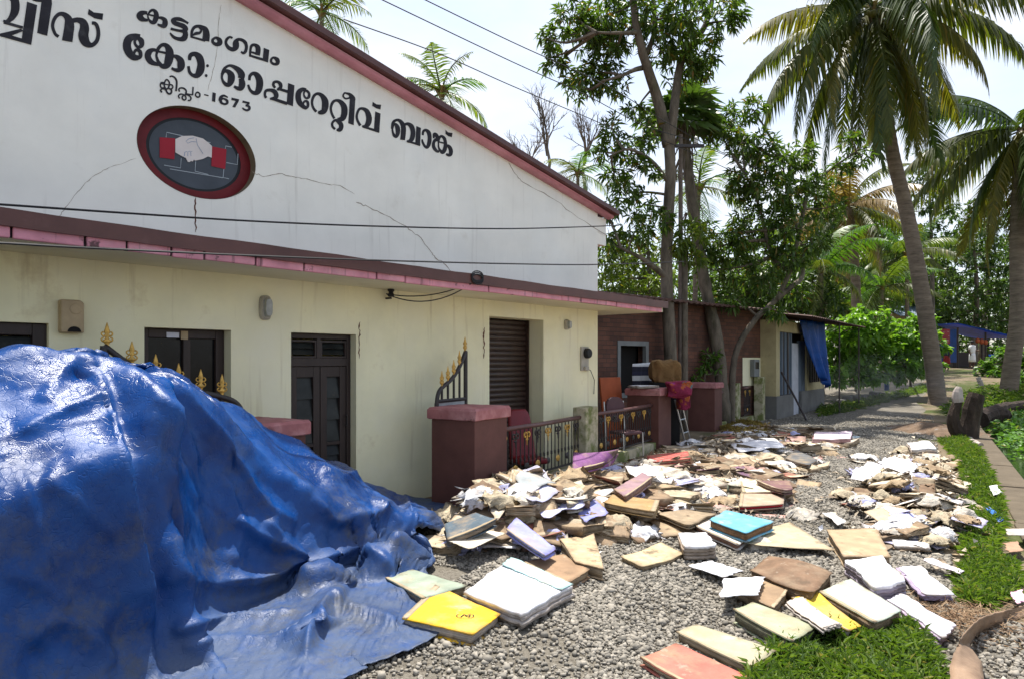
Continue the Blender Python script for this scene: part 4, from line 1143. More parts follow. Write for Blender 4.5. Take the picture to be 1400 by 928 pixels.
b.box(xa, wx0, 0, .25, -.1, HB); b.box(wx1, xb, 0, .25, -.1, HB); b.box(wx0, wx1, 0, .25, wz1, HB); b.box(wx0, wx1, 0, .25, -.1, wz0)
b.build('wall', M['brick'], brk)
b = MB(); b.box(xa, xb, 4.0, 4.2, -.1, HB); b.box(xa, xa + .2, .25, 4, -.1, HB); b.box(xb - .2, xb - .002, .25, 4, -.1, HB); b.build('rear_wall', M['brick'], brk)
win = MB(); framebox(win, wx0 - .06, wx1 + .06, wz0 - .06, wz1 + .06, .11, -.02, .08); wo = win.build('window_frame', M['greyframe'], brk)
b = MB(); b.box(wx0, wx1, .30, .32, wz0, wz1); b.build('window_pane', M['void'], brk)
# tiled roof rows
b = MB(); vs, fs = [], []
NX = 90
for i in range(NX + 1):
    x = xa - .3 + (xb - xa + .7) * i / NX
    zz = .035 * (1 if i % 2 else 0)
    vs += [(x, -.55, HB - .07 + zz), (x, 2.2, HB + .12 + zz), (x, 4.6, HB - .1 + zz), (x, 4.6, HB - .15 + zz), (x, 2.2, HB + .07 + zz), (x, -.55, HB - .12 + zz)]
for i in range(NX):
    for k in range(6):
        k2 = (k + 1) % 6; fs.append((i * 6 + k, i * 6 + k2, (i + 1) * 6 + k2, (i + 1) * 6 + k))
b.add(vs, fs); b.build('roof', M['tile'], brk)
x0, z0 = plane_pt(BRO, BRA, 1021, 515); x1, z1 = plane_pt(BRO, BRA, 1036, 491)
b = MB(); b.box(x0 - .25, x1 + .3, -.004, -.001, z0 - .25, z1 + .05); b.build('plaster_patch', M['cream'], brk)
t_ = thing('electricity_meter', 'grey electricity meter box on the brick house wall', 'meter', (*(BRO + np.array([math.cos(BRA), math.sin(BRA)]) * (x0 + x1) / 2 - np.array([-math.sin(BRA), math.cos(BRA)]) * .006), (z0 + z1) / 2), BRA)
b = MB(); b.box(-.16, .16, -.14, 0, -.25, .25); b.build('housing', M['greyframe'], t_, bevel=.015)
b = MB(); b.box(-.10, .10, -.146, -.141, -.02, .18); b.build('dial_window', M['glass'], t_)

# ================================================================== shop with wooden shutters
g0, g1 = gp(1061, 574), gp(1126, 557)
SHO = g0[:2]; SHA = math.atan2(g1[1] - g0[1], g1[0] - g0[0]); SHL = float(np.linalg.norm(g1[:2] - g0[:2]))
shop = thing('shop', 'small cream roadside shop with barred wooden shutters and tin roof', 'building', (*SHO, 0), SHA)
M['shopcream'] = mk('shop_cream', (.46, .39, .22), .85, .12, 2, .2, 40, stains=(((.2, .15, .08), 3, .55, .2, .6),))
M['plinth'] = mk('grey_plinth', (.16, .155, .145), .9, .15, 2, .3, 30)
M['bluewood'] = mk('blue_grey_wood', (.10, .13, .17), .7, .2, 8, .1, 40, stretch=(1, 1, .2))
M['whitewood'] = mk('pale_door', (.45, .46, .50), .7, .1, 4, .1, 40)
HS = 2.95
sx = lambda px: plane_pt(SHO, SHA, px, 500)[0]
b = MB(); b.box(-.0, sx(1066), 0, .2, .7, HS); b.build('corner_pier', M['shopcream'], shop)
b = MB(); b.box(sx(1103), SHL, 0, .2, .75, 1.0); b.box(sx(1103), sx(1106), 0, .2, 1.0, HS); b.box(sx(1123), SHL, 0, .2, 1.0, HS); b.box(sx(1106), sx(1123), 0, .2, 2.5, HS)
b.build('front_wall', M['shopcream'], shop)
b = MB(); b.box(-.002, .2, .2, 4, .7, HS); b.build('side_wall', M['shopcream'], shop)
b = MB(); b.box(-.02, sx(1084), -.02, .2, -.1, .7); b.box(sx(1095), SHL + .02, -.02, .2, -.1, .75); b.box(-.021, .2, .2, 4, -.1, .7); b.build('plinth', M['plinth'], shop)
b = MB(); b.box(.25, SHL, 3.9, 4.1, -.1, HS); b.box(SHL - .2, SHL - .001, .21, 3.9, -.1, HS); b.build('rear_wall', M['shopcream'], shop)
b = MB(); b.box(.2, SHL - .2, .5, .55, -.1, HS - .1); b.build('interior', M['void'], shop)
n = 9
for k in range(n):
    xa_, xb_ = sx(1066), sx(1085); w_ = (xb_ - xa_) / n
    b = MB(); b.box(xa_ + k * w_ + .01, xa_ + (k + 1) * w_ - .01, .05 + .02 * (k % 2), .10 + .02 * (k % 2), .71, HS - .35); b.build('shutter_plank', M['bluewood'] if k % 3 else M['wood'], shop)
b = MB(); b.box(sx(1085), sx(1094), .06, .11, 0, 2.3); b.build('door', M['whitewood'], shop)
b = MB(); b.box(sx(1094), sx(1103), .06, .11, 0, 2.4); b.build('door', M['bluewood'], shop)
b = MB(); b.box(sx(1066), sx(1103), .0, .2, HS - .34, HS); b.build('header', M['shopcream'], shop)
for k in range(6):
    x = sx(1106) + (k + .5) * (sx(1123) - sx(1106)) / 6
    b = MB(); b.box(x - .05, x + .05, .04, .10, 1.0, 2.5); b.build('window_bar', M['wood'], shop)
b = MB(); vs, fs = [], []
for i in range(71):
    x = -.5 + (SHL + 2.2) * i / 70; zz = .03 * (i % 2)
    vs += [(x, -1.1, HS + .02 + zz), (x, 4.3, HS + .75 + zz), (x, 4.3, HS + .73 + zz), (x, -1.1, HS + zz)]
for i in range(70):
    for k in range(4): fs.append((i * 4 + k, i * 4 + (k + 1) % 4, (i + 1) * 4 + (k + 1) % 4, (i + 1) * 4 + k))
b.add(vs, fs); b.build('roof', M['tile'], shop)
for xx in (sx(1103), SHL + .9):
    b = MB(); b.tube([(xx, -1.0, 0), (xx, -1.0, HS)], .025, 7); b.build('roof_prop', M['wood'], shop)
M['bluetarp2'] = mk('blue_plastic_sheet', (.012, .10, .42), .4, .2, 3, .3, 14, spec=.4, trans=(.35, (.8, .9, 1.2)), bdist=.05)
# blue sheet hung from the shop eave
def drape(name, label, corners, nu, nv, amp, m, cat, folds=3.0):
    P = np.array(corners, float)
    U, Vv = np.meshgrid(np.linspace(0, 1, nu), np.linspace(0, 1, nv), indexing='ij')
    X = (P[0] * ((1 - U) * (1 - Vv))[..., None] + P[1] * (U * (1 - Vv))[..., None] + P[2] * (U * Vv)[..., None] + P[3] * ((1 - U) * Vv)[..., None])
    nrm = np.cross(P[1] - P[0], P[3] - P[0]); nrm /= np.linalg.norm(nrm)
    X = X + nrm * (amp * np.sin(U * folds * 6.28 + 2 * Vv) * (0.3 + Vv) + amp * .5 * np.sin(U * folds * 13 + Vv * 5))[..., None]
    I = np.arange(nu * nv).reshape(nu, nv)
    o = np_mesh(name, X.reshape(-1, 3), np.stack([I[:-1, :-1], I[:-1, 1:], I[1:, 1:], I[1:, :-1]], -1).reshape(-1, 4), m, None, True)
    s = o.modifiers.new('thick', 'SOLIDIFY'); s.thickness = .006
    return tag(o, label, cat)
Ysh = 22.3
drape('blue_sheet', 'blue plastic sheet hanging from the shop eave', [at(1094, 437, Ysh - .6), at(1127, 441, Ysh + .8), at(1132, 532, Ysh + 1.0), at(1122, 515, Ysh)], 24, 20, .10, M['bluetarp2'], 'plastic sheet', 2.0)
pa, pb = gp(1103, 575, .02), at(1068, 508, 20.4)
b = MB(); b.tube([pa, (pa + pb) / 2 + np.array([.02, 0, -.02]), pb], .03, 7); tag(b.build('wooden_pole', M['wood']), 'dark wooden pole leaning against the shop front', 'pole')
c_ = gp(1110, 590)
b = MB(); b.box(-.8, .8, -.5, .5, 0.0, .06); o = b.build('concrete_slab', M['concrete'], None, bevel=.02); o.location = (c_[0], c_[1], .0); o.rotation_euler = (0, 0, SHA); tag(o, 'low worn concrete slab between paper heap and shop', 'slab')

# ================================================================== things in the yard
def chair_red():
    c = at(715, 598, 9.85); c[2] = 0
    o = thing('upholstered_chair', 'dark red padded chair leaning by the roller shutter', 'chair', c, R(20))
    o.scale = (.85, .85, .85)
    def pad(name, prof, w0, w1):
        n = 12; vs, fs = [], []
        Q = cat_rom(prof, 5); m = len(Q)
        for i, q in enumerate(Q):
            f = i / (m - 1); ww = (w0 * (1 - f) + w1 * f) * (1 - .35 * max(0, (f - .75) / .25) ** 2)
            for k in range(n):
                a = 2 * math.pi * k / n
                vs.append((ww * math.copysign(abs(math.cos(a)) ** .5, math.cos(a)), q[0] + .05 * math.copysign(abs(math.sin(a)) ** .6, math.sin(a)), q[1]))
        for i in range(m - 1):
            for k in range(n): fs.append((i * n + k, i * n + (k + 1) % n, (i + 1) * n + (k + 1) % n, (i + 1) * n + k))
        fs += [tuple(range(n - 1, -1, -1)), tuple(range((m - 1) * n, m * n))]
        b = MB(); b.add(vs, fs); return b.build(name, M['red_seat'], o, smooth=True)
    pad('backrest', [(0, .42), (.06, .65), (.15, .95), (.24, 1.22)], .24, .20)
    b = MB(); b.box(-.25, .25, -.5, -.02, .36, .46); b.build('seat', M['red_seat'], o, bevel=.03)
    for sx_, sy_ in ((-.2, -.45), (.2, -.45), (-.2, .0), (.2, .0)):
        b = MB(); b.tube([(sx_, sy_, 0), (sx_, sy_, .37)], .016, 6); b.build('leg', M['iron'], o)
chair_red()
def chair_round():
    c = at(842, 575, 12.6); c[2] = 0
    o = thing('visitor_chair', 'brown round-backed chair behind the railing near the bank corner', 'chair', c, R(35))
    b = MB(); b.prism([(.23 * math.copysign(abs(math.cos(a)) ** .7, math.cos(a)), .86 + .22 * math.sin(a) if math.sin(a) > 0 else .86 + .24 * math.sin(a)) for a in np.linspace(0, 6.283, 24)[:-1]], -.03, .03, lambda u, v, d: (u, d + .1 * (v - .6), v)); b.build('backrest', M['chairbrown'], o, bevel=.012)
    b = MB(); b.box(-.22, .22, -.46, -.04, .42, .48); b.build('seat', M['chairbrown'], o, bevel=.02)
    for sx_ in (-.24, .24):
        b = MB(); b.tube([(sx_, .06, 1.0), (sx_, .02, .5), (sx_, .0, 0)], .013, 6); b.build('leg', M['alu'], o)
        b = MB(); b.tube([(sx_, -.44, .45), (sx_, -.46, 0)], .013, 6); b.build('leg', M['alu'], o)
M['chairbrown'] = mk('brown_vinyl', (.10, .045, .05), .5, .1, 6, .05, 40)
chair_round()
M['orange'] = mk('orange_board', (.36, .085, .03), .7, .12, 3, .1, 40, stains=(((.2, .05, .03), 4, .6, .15, .5),))
c = at(842, 560, 13.6)
b = MB(); b.box(-.36, .36, -.02, .02, 0.02, 1.42); o = b.build('door_panel', M['orange'], None, bevel=.008); o.location = (c[0], c[1], 0); o.rotation_euler = (R(-6), 0, R(48)); tag(o, 'orange door panel propped up behind the bank corner', 'door panel')
# striped cloth over a line
def striped():
    m = bpy.data.materials.new('striped_cloth'); m.use_nodes = True
    n, l = m.node_tree.nodes, m.node_tree.links
    bs = n['Principled BSDF']; t = n.new('ShaderNodeTexCoord'); sp = n.new('ShaderNodeSeparateXYZ'); ml = n.new('ShaderNodeMath'); ml.operation = 'MULTIPLY'; ml.inputs[1].default_value = 3.3
    fr_ = n.new('ShaderNodeMath'); fr_.operation = 'FRACT'; cr_ = n.new('ShaderNodeValToRGB'); cr_.color_ramp.interpolation = 'CONSTANT'
    e = cr_.color_ramp.elements; e[0].color = (.02, .02, .035, 1); e[1].position = .35; e[1].color = (.62, .62, .62, 1); x = e.new(.7); x.color = (.03, .03, .06, 1)
    l.new(t.outputs['Object'], sp.inputs[0]); l.new(sp.outputs['Z'], ml.inputs[0]); l.new(ml.outputs[0], fr_.inputs[0]); l.new(fr_.outputs[0], cr_.inputs[0]); l.new(cr_.outputs[0], bs.inputs['Base Color']); bs.inputs['Roughness'].default_value = .9
    return m
drape('striped_cloth', 'navy and white striped cloth hung in the yard', [at(865, 497, 14.6), at(892, 495, 14.9), at(892, 530, 14.9), at(866, 532, 14.6)], 16, 12, .03, striped(), 'cloth', 2.0)
# jute covered bundle
def lump(name, c, r, m, seed, sub=3, amp=.12, flat=1.0, boxy=.55):
    bm = bmesh.new(); bmesh.ops.create_icosphere(bm, subdivisions=sub, radius=1.0)
    rs = np.random.default_rng(seed); k1 = rs.normal(0, 2.2, (6, 3)); ph = rs.uniform(0, 6, 6)
    for v in bm.verts:
        p = np.array(v.co); q = np.sign(p) * np.abs(p) ** boxy; q /= max(np.abs(q).max(), 1e-6) ** .5
        d = sum(math.sin(k1[i] @ p * 1.6 + ph[i]) for i in range(6)) / 6
        p = q * (1 + amp * 2.2 * d); v.co = Vector((p[0] * r[0], p[1] * r[1], p[2] * r[2] * flat))
    me = bpy.data.meshes.new(name); bm.to_mesh(me); bm.free()
    o = link_mesh(name, me, m, None, False); o.location = tuple(c); return o
M['jute'] = mk('brown_jute', (.20, .115, .045), .95, .15, 5, .5, 60, stains=(((.10, .055, .02), 4, .55, .15, .6),))
o = lump('wrapped_bundle', at(908, 508, 14.4), (.28, .25, .24), M['jute'], 3, 4, .15, boxy=.65); tag(o, 'brown sackcloth bundle set on a stand behind the pillar', 'bundle')
b = MB(); c = at(908, 540, 14.4); b.box(c[0] - .28, c[0] + .28, c[1] - .22, c[1] + .22, 0, at(908, 522, 14.4)[2]); tag(b.build('storage_crate', M['void'], None, bevel=.01), 'dark crate under the brown sackcloth bundle', 'crate')
# cloth heap and papers on the pillar
M['cloth_multi'] = mk('printed_cloth', (.22, .02, .06), .9, .2, 9, .6, 25, stains=(((.38, .10, .03), 4.0, .54, .04, 1.0), ((.05, .20, .22), 6.0, .60, .04, 1.0), ((.25, .02, .22), 9.0, .64, .04, .9)), bdist=.03)
o = lump('folded_cloth', at(928, 531, 13.5), (.22, .20, .15), M['cloth_multi'], 9, 4, .16); tag(o, 'orange teal and magenta cloth draped over the pillar edge', 'cloth')
o = lump('folded_cloth', at(934, 545, 13.9), (.12, .14, .22), M['cloth_multi'], 12, 3, .14); tag(o, 'tail of printed magenta cloth hanging beside the pillar', 'cloth')
# ladder
pa, pb = gp(944, 604), at(930, 545, 14.35)
dirv = np.array([RD[0], RD[1], 0]) * -.36
lad = thing('ladder', 'aluminium ladder leaning beside the pillar with cloth', 'ladder', pa)
for q in (0, 1):
    b = MB(); b.tube([dirv * q, pb - pa + dirv * q], .022, 6); b.build('stile', M['alu'], lad)
for f in (.25, .55, .85):
    b = MB(); b.tube([(pb - pa) * f, (pb - pa) * f + dirv], .016, 6); b.build('rung', M['alu'], lad)
# ================================================================== blue tarpaulin draped over a long pile (small cloth solver)
def pile_h(x, y):
    t = x * RD[0] + y * RD[1]; w = x * RQ[0] + y * RQ[1]
    top = np.interp(t, [-.6, .3, 1.74, 2.2, 2.8, 3.55, 4.5, 5.4, 5.85, 6.1], [1.2, 1.62, 1.73, 1.77, 1.65, 1.33, .83, .32, .08, 0.0])
    lump_ = .05 * np.sin(t * 5.1 + 1) * np.sin(w * 6) + .03 * np.sin(t * 11)
    front = np.interp(t, [-1, 1.5, 2.2, 2.42, 2.62, 3.1, 3.6, 4.3, 5.0, 5.6], [-3.45, -3.52, -3.62, -3.80, -4.20, -4.22, -4.02, -3.90, -3.85, -4.1])
    back = -5.05
    f = sstep(0.0, 0.20, front - w + .05) * sstep(0.0, .16, w - back)
    ridge = np.interp(t, [2.3, 3.0], [-4.35, -4.72])
    steep = np.interp(t, [2.2, 2.7, 3.3, 4.6, 5.4], [.42, .22, .62, .72, .5])
    slope = 1 - steep * np.clip((w - ridge) / .8, 0, 1)            # falls towards the road
    h = top * f * slope + lump_ * f
    for (tc_, wc, rt_, rw, hh) in ((4.2, -3.62, .42, .20, .34), (4.85, -3.72, .22, .24, .46), (3.5, -3.75, .35, .16, .22), (3.0, -3.2, .5, .10, .12), (3.9, -3.1, .12, .3, .10)):
        d2 = ((t - tc_) / rt_) ** 2 + ((w - wc) / rw) ** 2
        h = np.maximum(h, hh * np.exp(-d2 * 1.3) - .02)
    return np.maximum(h, .062)

def solve_tarp():
    NU, NV = 136, 104                                   # along the road, across
    u = np.linspace(0, 1, NU); v = np.linspace(0, 1, NV)
    U, Vv = np.meshgrid(u, v, indexing='ij')
    tend = 6.55 - 3.2 * sstep(.38, 1.0, Vv)
    T = .35 + U * (tend - .35)
    W = -5.35 + Vv * (5.35 + np.interp(T, [.3, 1.9, 2.5, 3.2, 4.2, 5.0, 6.5], [-2.4, -2.6, -2.6, -2.5, -2.7, -3.0, -3.3]))
    def world(T, W): return np.stack([T * RD[0] + W * RQ[0], T * RD[1] + W * RQ[1], np.zeros_like(T)], -1)
    P0 = world(T * SLACK, W)                            # the sheet is wider than the run it is laid over: it buckles into folds
    P = world(T, W)
    def rest(a, b): return np.linalg.norm(a - b, axis=-1)
    cons = []
    def con(sa, sb, k): cons.append((sa, sb, rest(P0[sa], P0[sb]), k))
    s = slice
    for par in (0, 1):
        e = NU - 1
        con((s(par, e, 2), s(None)), (s(par + 1, e + 1, 2), s(None)), 1.0)
        e = NV - 1
        con((s(None), s(par, e, 2)), (s(None), s(par + 1, e + 1, 2)), 1.0)
    for pu in (0, 1):
        for pv in (0, 1):
            con((s(pu, NU - 1, 2), s(pv, NV - 1, 2)), (s(pu + 1, NU, 2), s(pv + 1, NV, 2)), .4)
            con((s(pu + 1, NU, 2), s(pv, NV - 1, 2)), (s(pu, NU - 1, 2), s(pv + 1, NV, 2)), .4)
    for par in (0, 1, 2, 3):                           # weak bending springs two cells apart
        n_ = len(range(par, NU - 2, 4))
        if n_: con((s(par, par + 4 * n_ - 3, 4), s(None)), (s(par + 2, par + 2 + 4 * n_ - 3, 4), s(None)), .10)
        n_ = len(range(par, NV - 2, 4))
        if n_: con((s(None), s(par, par + 4 * n_ - 3, 4)), (s(None), s(par + 2, par + 2 + 4 * n_ - 3, 4)), .10)
    rs = np.random.default_rng(11)
    wob = sum(np.sin(T * k + p + .8 * np.sin(W * 1.7 + q)) * a for k, p, q, a in ((7.5, .3, 0, .05), (12.0, 1.1, 2, .04), (19.0, 2.0, 1, .025)))
    P[..., 2] = 1.95 + wob + .02 * rs.normal(0, 1, P.shape[:2])
    Vel = np.zeros_like(P)
    dt = 1 / 40
    for step in range(230):
        Vel[..., 2] -= 9.8 * dt
        Vel *= .97
        Q = P + Vel * dt
        for it in range(6):
            for (a, b, r0, k) in cons:
                d = Q[b] - Q[a]
                L = np.sqrt((d * d).sum(-1)) + 1e-9
                c = (k * .5 * (L - r0) / L)[..., None] * d
                Q[a] += c; Q[b] -= c
            h = pile_h(Q[..., 0], Q[..., 1]) + .012
            pen = h - Q[..., 2]
            hit = pen > 0
            Q[..., 2] = np.where(hit, h, Q[..., 2])
            fr = np.where(hit, .30, 0)[..., None]
            Q[..., :2] = Q[..., :2] * (1 - fr) + P[..., :2] * fr
        Vel = (Q - P) / dt
        sp = np.linalg.norm(Vel, axis=-1, keepdims=True)
        Vel = np.where(sp > 5, Vel * 5 / sp, Vel)
        P = Q
    return P
SLACK = 1.12
import time as _t; _t0 = _t.time()
TP = solve_tarp()
print("tarp solved", round(_t.time() - _t0, 1))

def tarp_mat():
    m = bpy.data.materials.new('blue_tarpaulin'); m.use_nodes = True
    n, l = m.node_tree.nodes, m.node_tree.links
    n.clear()
    out = n.new('ShaderNodeOutputMaterial'); bs = n.new('ShaderNodeBsdfPrincipled'); t = n.new('ShaderNodeTexCoord')
    def nz(sc, det=6, rg=.6, v=None):
        x = n.new('ShaderNodeTexNoise'); x.inputs['Scale'].default_value = sc; x.inputs['Detail'].default_value = det; x.inputs['Roughness'].default_value = rg
        l.new(v or t.outputs['Object'], x.inputs['Vector']); return x.outputs['Fac']
    def mr(f, a, b, c=0., d=1.):
        x = n.new('ShaderNodeMapRange'); x.inputs['From Min'].default_value = a; x.inputs['From Max'].default_value = b; x.inputs['To Min'].default_value = c; x.inputs['To Max'].default_value = d
        l.new(f, x.inputs['Value']); return x.outputs['Result']
    def mx(f, a, b):
        x = n.new('ShaderNodeMixRGB')
        for s_, v_ in (('Fac', f), ('Color1', a), ('Color2', b)):
            if isinstance(v_, tuple): x.inputs[s_].default_value = (*v_, 1)
            elif isinstance(v_, float): x.inputs[s_].default_value = v_
            else: l.new(v_, x.inputs[s_])
        return x.outputs['Color']
    col = mx(mr(nz(1.6), .35, .65), (.0001, .024, .125), (.0003, .066, .29))
    # dusty mud film: heavier near the ground where the flood mud dried on it
    sp = n.new('ShaderNodeSeparateXYZ'); l.new(t.outputs['Object'], sp.inputs[0])
    low = mr(sp.outputs['Z'], .85, .02)
    dust = n.new('ShaderNodeMath'); dust.operation = 'MULTIPLY_ADD'; dust.inputs[1].default_value = .9
    l.new(mr(nz(3.2, 9, .75), .48, .74), dust.inputs[0])
    lo2 = n.new('ShaderNodeMath'); lo2.operation = 'MULTIPLY'; l.new(low, lo2.inputs[0]); l.new(mr(nz(7, 8, .7), .36, .60, .15, .85), lo2.inputs[1])
    l.new(lo2.outputs[0], dust.inputs[2])
    cl = n.new('ShaderNodeClamp'); l.new(dust.outputs[0], cl.inputs['Value']); cl.inputs['Max'].default_value = .85
    fm = n.new('ShaderNodeMath'); fm.operation = 'MULTIPLY'; l.new(cl.outputs[0], fm.inputs[0]); fm.inputs[1].default_value = .24
    col = mx(fm.outputs[0], col, (.07, .11, .15))
    lo3 = n.new('ShaderNodeMath'); lo3.operation = 'MULTIPLY'; l.new(mr(sp.outputs['Z'], .36, .05), lo3.inputs[0]); l.new(mr(nz(6, 9, .75), .36, .56, .25, .8), lo3.inputs[1])
    col = mx(lo3.outputs[0], col, (.09, .115, .16))
    mud = n.new('ShaderNodeMath'); mud.operation = 'MULTIPLY'; l.new(mr(nz(2.6, 10, .78), .50, .64), mud.inputs[0]); l.new(mr(sp.outputs['Z'], 1.5, .2, .15, .7), mud.inputs[1])
    col = mx(mud.outputs[0], col, (.085, .085, .075))
    scr = mr(nz(26, 10, .85), .57, .66, 0., .35)
    col = mx(scr, col, (.04, .14, .36))
    l.new(col, bs.inputs['Base Color'])
    rr = mr(cl.outputs[0], 0., .6, .23, .52)
    l.new(rr, bs.inputs['Roughness'])
    bs.inputs['Specular IOR Level'].default_value = .30
    # crinkles: sharp voronoi creases plus weave
    vo = n.new('ShaderNodeTexVoronoi'); vo.feature = 'DISTANCE_TO_EDGE'; vo.inputs['Scale'].default_value = 7
    wv = n.new('ShaderNodeVectorMath'); wv.operation = 'ADD'
    nn = n.new('ShaderNodeTexNoise'); nn.inputs['Scale'].default_value = 5; l.new(t.outputs['Object'], nn.inputs['Vector'])
    l.new(t.outputs['Object'], wv.inputs[0]); l.new(nn.outputs['Color'], wv.inputs[1]); l.new(wv.outputs[0], vo.inputs['Vector'])
    b1 = n.new('ShaderNodeBump'); b1.inputs['Strength'].default_value = .22; b1.inputs['Distance'].default_value = .012; l.new(mr(vo.outputs['Distance'], 0, .05), b1.inputs['Height'])
    b2 = n.new('ShaderNodeBump'); b2.inputs['Strength'].default_value = .18; b2.inputs['Distance'].default_value = .02; l.new(nz(48, 9, .8), b2.inputs['Height']); l.new(b1.outputs['Normal'], b2.inputs['Normal'])
    l.new(b2.outputs['Normal'], bs.inputs['Normal'])
    tr = n.new('ShaderNodeBsdfTranslucent'); tr.inputs['Color'].default_value = (.001, .06, .25, 1)
    ms = n.new('ShaderNodeMixShader'); ms.inputs['Fac'].default_value = .10
    l.new(bs.outputs['BSDF'], ms.inputs[1]); l.new(tr.outputs['BSDF'], ms.inputs[2]); l.new(ms.outputs['Shader'], out.inputs['Surface'])
    return m
M['tarp'] = tarp_mat()
# the folds one can point at, as crest lines (photo pixel path, height, width on either side in pixels)
FOLDS = [([(132, 515), (141, 560), (150, 620), (160, 680), (172, 740), (184, 800), (200, 860)], .13, 55, 10),
         ([(96, 508), (118, 522), (133, 545), (138, 590)], -.05, 11, 13), ([(55, 560), (75, 520), (105, 492)], .025, 18, 14), ([(20, 600), (60, 580), (110, 560), (135, 552)], .03, 12, 22),
         ([(150, 500), (190, 535), (215, 565), (238, 605), (255, 650)], .05, 26, 14),
         ([(181, 494), (243, 553), (285, 596), (318, 640), (341, 676), (367, 700), (400, 713)], .12, 60, 22),
         ([(225, 512), (290, 575), (320, 612), (353, 636), (396, 668), (414, 682), (430, 720)], .06, 22, 22),
         ([(414, 683), (431, 702), (449, 715), (478, 711), (512, 710), (530, 690)], .09, 14, 36), ([(440, 640), (470, 655), (500, 640), (520, 650)], .04, 12, 16),
         ([(280, 803), (332, 807), (365, 800), (392, 786), (430, 792)], .14, 8, 50), ([(300, 715), (330, 735), (367, 752), (400, 766), (430, 773), (465, 758)], .09, 12, 40),
         ([(431, 772), (465, 752), (500, 748), (522, 764), (537, 788)], .07, 26, 14), ([(500, 690), (530, 705), (546, 722), (540, 745)], .06, 20, 12), ([(545, 660), (562, 700), (575, 730), (582, 745)], .05, 12, 10),
         ([(30, 880), (50, 856), (76, 847), (112, 860), (153, 915)], .06, 40, 16), ([(0, 780), (50, 800), (90, 830)], .03, 20, 20), ([(60, 660), (110, 700), (140, 740)], .025, 12, 16), ([(20, 640), (45, 720), (60, 790)], .03, 20, 14),
         ([(210, 620), (228, 700), (232, 770), (262, 822)], .06, 16, 26), ([(290, 650), (310, 720), (300, 780)], .05, 22, 14), ([(345, 715), (372, 745), (380, 790)], .04, 14, 18),
         ([(235, 860), (290, 853), (350, 852), (410, 848)], .06, 9, 9), ([(240, 884), (300, 876), (370, 878), (425, 872)], .03, 10, 6), ([(418, 905), (432, 868), (452, 834), (470, 836)], .11, 9, 40), ([(470, 836), (510, 842), (545, 858)], .04, 10, 12), ([(500, 830), (535, 815), (560, 812)], .03, 10, 10)]
def upsample(P):
    for ax in (0, 1):
        P = np.moveaxis(P, ax, 0); n = len(P); Q = np.empty((2 * n - 1,) + P.shape[1:])
        Pm = np.concatenate([P[:1], P, P[-1:]]); Q[::2] = P
        Q[1::2] = (9 * (Pm[1:-2] + Pm[2:-1]) - (Pm[:-3] + Pm[3:])) / 16
        P = np.moveaxis(Q, 0, ax)
    return P
TP = upsample(TP)
nu, nv = TP.shape[:2]
du = np.gradient(TP, axis=0); dv = np.gradient(TP, axis=1)
NRM = np.cross(du, dv); NRM /= np.linalg.norm(NRM, axis=-1, keepdims=True) + 1e-9
if NRM[..., 2].mean() < 0: NRM = -NRM
PX = CX + F_PX * TP[..., 0] / TP[..., 1]; PY = CY - F_PX * (TP[..., 2] - EYE) / TP[..., 1]
facing = np.clip(-(NRM[..., 0] * TP[..., 0] + NRM[..., 1] * TP[..., 1] + NRM[..., 2] * (TP[..., 2] - EYE)) / np.linalg.norm(TP - np.array([0, 0, EYE]), axis=-1) * 4, 0, 1)
DISP = np.zeros((nu, nv))
for line, amp, wa_, wb_ in FOLDS:
    Lc = cat_rom(line, 5); best = np.full((nu, nv), 1e9); side = np.zeros((nu, nv)); par = np.zeros((nu, nv))
    for i in range(len(Lc) - 1):
        a, b2 = Lc[i], Lc[i + 1]; d = b2 - a; L2 = d @ d + 1e-9
        f = np.clip(((PX - a[0]) * d[0] + (PY - a[1]) * d[1]) / L2, 0, 1)
        vx, vy = PX - a[0] - f * d[0], PY - a[1] - f * d[1]; dd = np.hypot(vx, vy); m_ = dd < best
        best = np.where(m_, dd, best); side = np.where(m_, d[0] * (PY - a[1]) - d[1] * (PX - a[0]), side); par = np.where(m_, (i + f) / (len(Lc) - 1), par)
    wid = np.where(side > 0, wa_, wb_)
    q = best / wid
    DISP += amp * np.exp(-q * 1.25) * (q < 4) * np.clip(np.minimum(par, 1 - par) * 5 + .25, 0, 1) * facing
TP = TP + NRM * DISP[..., None] * 1.15
TP[..., 2] = np.maximum(TP[..., 2], .064)
# crinkles of thin stiff sheeting: ridged noise in the sheet's own coordinates
def smooth_noise(nu, nv, cells_u, cells_v, rs):
    g = rs.normal(0, 1, (cells_u + 3, cells_v + 3))
    x = np.linspace(0, cells_u, nu); y = np.linspace(0, cells_v, nv)
    xi, yi = x.astype(int), y.astype(int); fx, fy = x - xi, y - yi
    fx = fx * fx * (3 - 2 * fx); fy = fy * fy * (3 - 2 * fy)
    a_ = g[np.ix_(xi, yi)]; b_ = g[np.ix_(xi + 1, yi)]; c_ = g[np.ix_(xi, yi + 1)]; d_ = g[np.ix_(xi + 1, yi + 1)]
    return (a_ * (1 - fx)[:, None] + b_ * fx[:, None]) * (1 - fy)[None] + (c_ * (1 - fx)[:, None] + d_ * fx[:, None]) * fy[None]
rs_ = np.random.default_rng(4)
crk = np.zeros((nu, nv))
for cu, cv, am in ((60, 30, .0035), (110, 55, .0025)):
    crk += am * (1 - 1.6 * np.abs(smooth_noise(nu, nv, cu, cv, rs_)))
SU, SV = np.meshgrid(np.linspace(0, 6.2, nu), np.linspace(0, 3.2, nv), indexing='ij')      # metres on the sheet
